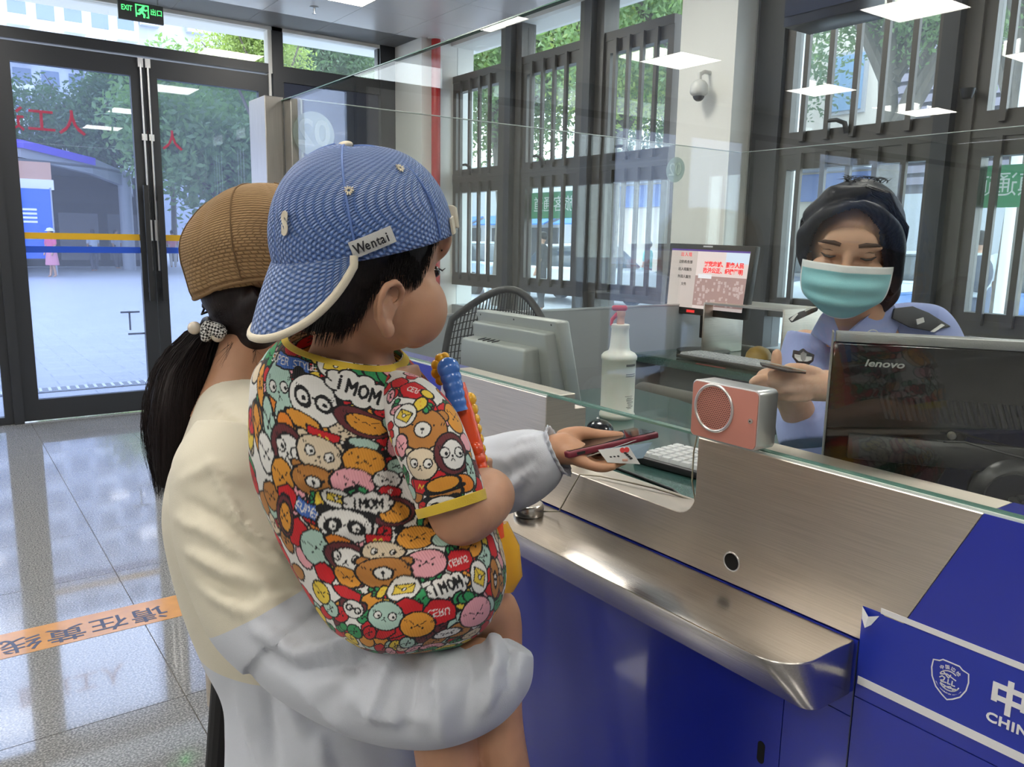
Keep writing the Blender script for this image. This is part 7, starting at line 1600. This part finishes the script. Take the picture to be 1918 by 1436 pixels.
# ---- parked cars
M_glassc = mat('car glass', (.03, .045, .06), .08); M_tyre = mat('tyre', (.015, .015, .015), .8)
def car(x, y, rz, col, label):
    t = thing('car', label, 'car', (x, y, 0), 'cars parked along the street'); R_ = Matrix.Translation((x, y, -.025)) @ Matrix.Rotation(rz, 4, 'Z'); m = mat('car paint %s' % label[:18], col, .25, .2, coat=.6)
    prof = [(-2.2, .35), (2.2, .35), (2.25, .62), (2.1, .80), (1.2, .92), (-1.75, .95), (-2.2, .85), (-2.25, .6)]; cab = [(1.2, .90), (.45, 1.40), (-1.0, 1.45), (-1.8, .95)]
    for nm, P, w, mm, bv in (('body', prof, .86, m, .07), ('cabin', cab, .72, M_glassc, .05), ('roof', [(.45, 1.39), (.40, 1.46), (-.95, 1.50), (-1.05, 1.43)], .70, m, .02)):
        o = MB().prism([(a, -w, b) for a, b in P], (0, 2 * w, 0)).build(nm, mm, None, bevel=bv, seg=3); o.matrix_basis = R_; adopt(o, t)
    for wx in (-1.4, 1.4):
        for wy in (-.80, .80): o = MB().lathe((wx, wy - .1, .32), [(.2, 0), (.32, .01), (.32, .19), (.2, .2)], (0, 1, 0), 20).build('wheel', M_tyre, None, True); o.matrix_basis = R_; adopt(o, t)
car(13.6, 21.0, pi / 2, (.30, .40, .52), 'silver-blue car parked behind the first barred window')
car(13.4, 16.0, pi / 2, (.55, .58, .62), 'white car parked behind the man in the dark shirt')
car(16.2, 13.0, pi / 2, (.12, .14, .19), 'dark car parked behind the window by the white column')
car(15.6, 8.3, pi / 2, (.50, .55, .62), 'pale car parked behind the officer')
car(13.4, 5.0, pi / 2, (.05, .16, .45), 'blue car parked behind the man with a backpack')
# ---- people outdoors
def walker(x, y, h, rz, top, bottom, label, hat=None, bag=None, skin=(.46, .26, .17), dress=False):
    t = thing('person', label, 'person', (x, y, -.02)); c, s = cos(rz), sin(rz); k = h / 1.7
    def q(f, l, z): return V(x + k * (f * c - l * s), y + k * (f * s + l * c), -.02 + k * z)
    fr = (V(c, s, 0), V(-s, c, 0), V(0, 0, 1)); G = [ell(q(0, 0, 1.57), fr, (.095 * k, .075 * k, .115 * k), 16), chain([q(0, 0, 1.48), q(0, 0, 1.38)], [.05 * k, .06 * k], 10, 3), loft([q(0, 0, .95), q(0, 0, 1.15), q(0, 0, 1.35), q(0, 0, 1.42)], [fr[1] * .15 * k, fr[1] * .15 * k, fr[1] * .18 * k, fr[1] * .10 * k], [fr[0] * .10 * k] * 3 + [fr[0] * .07 * k], 16, 4)]
    for g in (-1, 1): G += [chain([q(0, .19 * g, 1.37), q(.02, .22 * g, 1.12), q(.10, .20 * g, .88), q(.14, .19 * g, .78)], [.045 * k, .04 * k, .032 * k, .03 * k], 10, 3), chain([q(0, .09 * g, .95), q(.03 * g, .09 * g, .50), q(-.03 * g, .09 * g, .08), q(.08 - .03 * g, .09 * g, .04)], [.08 * k, .055 * k, .04 * k, .03 * k], 10, 3)]
    link('body', fuse(G, .014, 2), mat('skin %s' % str(skin), skin, .6), t, True)
    Tt = [loft([q(0, 0, .92), q(0, 0, 1.15), q(0, 0, 1.35), q(0, 0, 1.44)], [fr[1] * .18 * k, fr[1] * .175 * k, fr[1] * .20 * k, fr[1] * .09 * k], [fr[0] * .125 * k] * 3 + [fr[0] * .07 * k], 18, 4)] + [chain([q(0, .19 * g, 1.38), q(.02, .225 * g, 1.16)], [.06 * k, .055 * k], 12, 3) for g in (-1, 1)]
    link('shirt', fuse(Tt, .014, 3), mat('cloth %s' % str(top), top, .8), t, True)
    B = [loft([q(0, 0, .98), q(0, 0, .75), q(0, 0, .42)], [fr[1] * .17 * k, fr[1] * .21 * k, fr[1] * .26 * k], [fr[0] * .12 * k, fr[0] * .17 * k, fr[0] * .2 * k], 18, 4)] if dress else [chain([q(0, .085 * g, 1.0), q(.03 * g, .09 * g, .52), q(-.03 * g, .09 * g, .12)], [.10 * k, .075 * k, .06 * k], 12, 3) for g in (-1, 1)]
    link('skirt' if dress else 'trousers', fuse(B, .014, 2), mat('cloth %s' % str(bottom), bottom, .8), t, True)
    link('hair', fuse([ell(q(-.015, 0, 1.60), fr, (.10 * k, .085 * k, .105 * k), 16)], .012, 2), M_hair, t, True)
    if hat: MB().lathe(q(0, 0, 1.60), [(.17 * k, 0), (.11 * k, .03 * k), (.10 * k, .09 * k), (.001, .12 * k)], n=20).build('hat', mat('hat white', hat, .7), t, True)
    if bag: link('backpack', fuse([ell(q(-.17, 0, 1.20), fr, (.09 * k, .15 * k, .22 * k), 18)], .014, 2), mat('backpack dark', bag, .7), t, True)
    return t
walker(3.56, 32.2, 1.68, -2.6, (.62, .10, .22), (.58, .22, .30), 'woman in pink with a white sun hat standing on the plaza', hat=(.7, .7, .68), dress=True)
walker(9.55, 40.8, 1.75, 1.5, (.62, .22, .26), (.5, .48, .44), 'person in a pale red shirt far off behind the right door')
walker(5.6, 37.0, 1.7, 2.0, (.45, .48, .56), (.06, .06, .08), 'person in a light shirt under the station canopy')
walker(6.9, 39.5, 1.7, -1.0, (.40, .42, .48), (.08, .08, .10), 'person in grey beside the canopy column')
walker(11.1, 14.3, 1.74, 2.4, (.022, .024, .032), (.03, .03, .04), 'man in a dark shirt standing beyond the middle barred window')
walker(15.6, 15.5, 1.6, 2.0, (.08, .46, .45), (.05, .06, .10), 'person in a teal shirt far off beside the white column')
walker(10.4, 4.75, 1.75, .6, (.45, .50, .55), (.10, .12, .18), 'man with a dark backpack outside the rightmost window', bag=(.05, .06, .09))
# ---- poles and the green lane signs outside the windows
M_pole = mat('white pole', (.62, .64, .66), .5)
for (px, X, lab) in ((912, 10.0, 'white street pole behind the first barred window'), (1476, 9.0, 'white street pole behind the officer, at the left of her window'), (1880, 9.0, 'white street pole behind the green lane sign')):
    p = onX(px, 500, X); tag(MB().tube([(X, p[1], -.02), (X, p[1], 4.2)], .05, 12).build('street_pole', M_pole, None, True), lab, 'pole')
M_gsign = mat('green sign board', (.055, .24, .13), .5, emit=(.05, .26, .13), es=.6); M_gtxt = mat('sign text', (.62, .66, .70), .5, emit=(.7, .75, .8), es=.45)
for (px0, py0, px1, py1, lab, tx, X) in ((1828, 312, 1990, 386, 'green lane sign with mirrored Chinese lettering in the rightmost window', '乡镇通道', 4.252), (990, 362, 1086, 408, 'green sign board with mirrored lettering in the middle window', '旅客通道', 4.252)):
    a, b = onX(px0, py0, X), onX(px1, py1, X); zz0, zz1 = min(a[2], b[2]), max(a[2], b[2])
    t = thing('lane_sign', lab, 'sign', (X, (a[1] + b[1]) / 2, zz0)); MB().box((X, b[1], zz0), (X + .012, a[1], zz1)).build('board', M_gsign, t)
    text('lettering', tx, (zz1 - zz0) * .62, (X - .001, (a[1] + b[1]) / 2, (zz0 + zz1) / 2), (0, 1, 0), (0, 0, 1), M_gtxt, t, sx=.82 if px0 > 1500 else 1.0)
    for y_ in (a[1] - .03, b[1] + .03): MB().tube([(X + .006, y_, zz1), (X + .006, y_, 3.2)], .003, 6).build('hanger_wire', M_chrome, t)
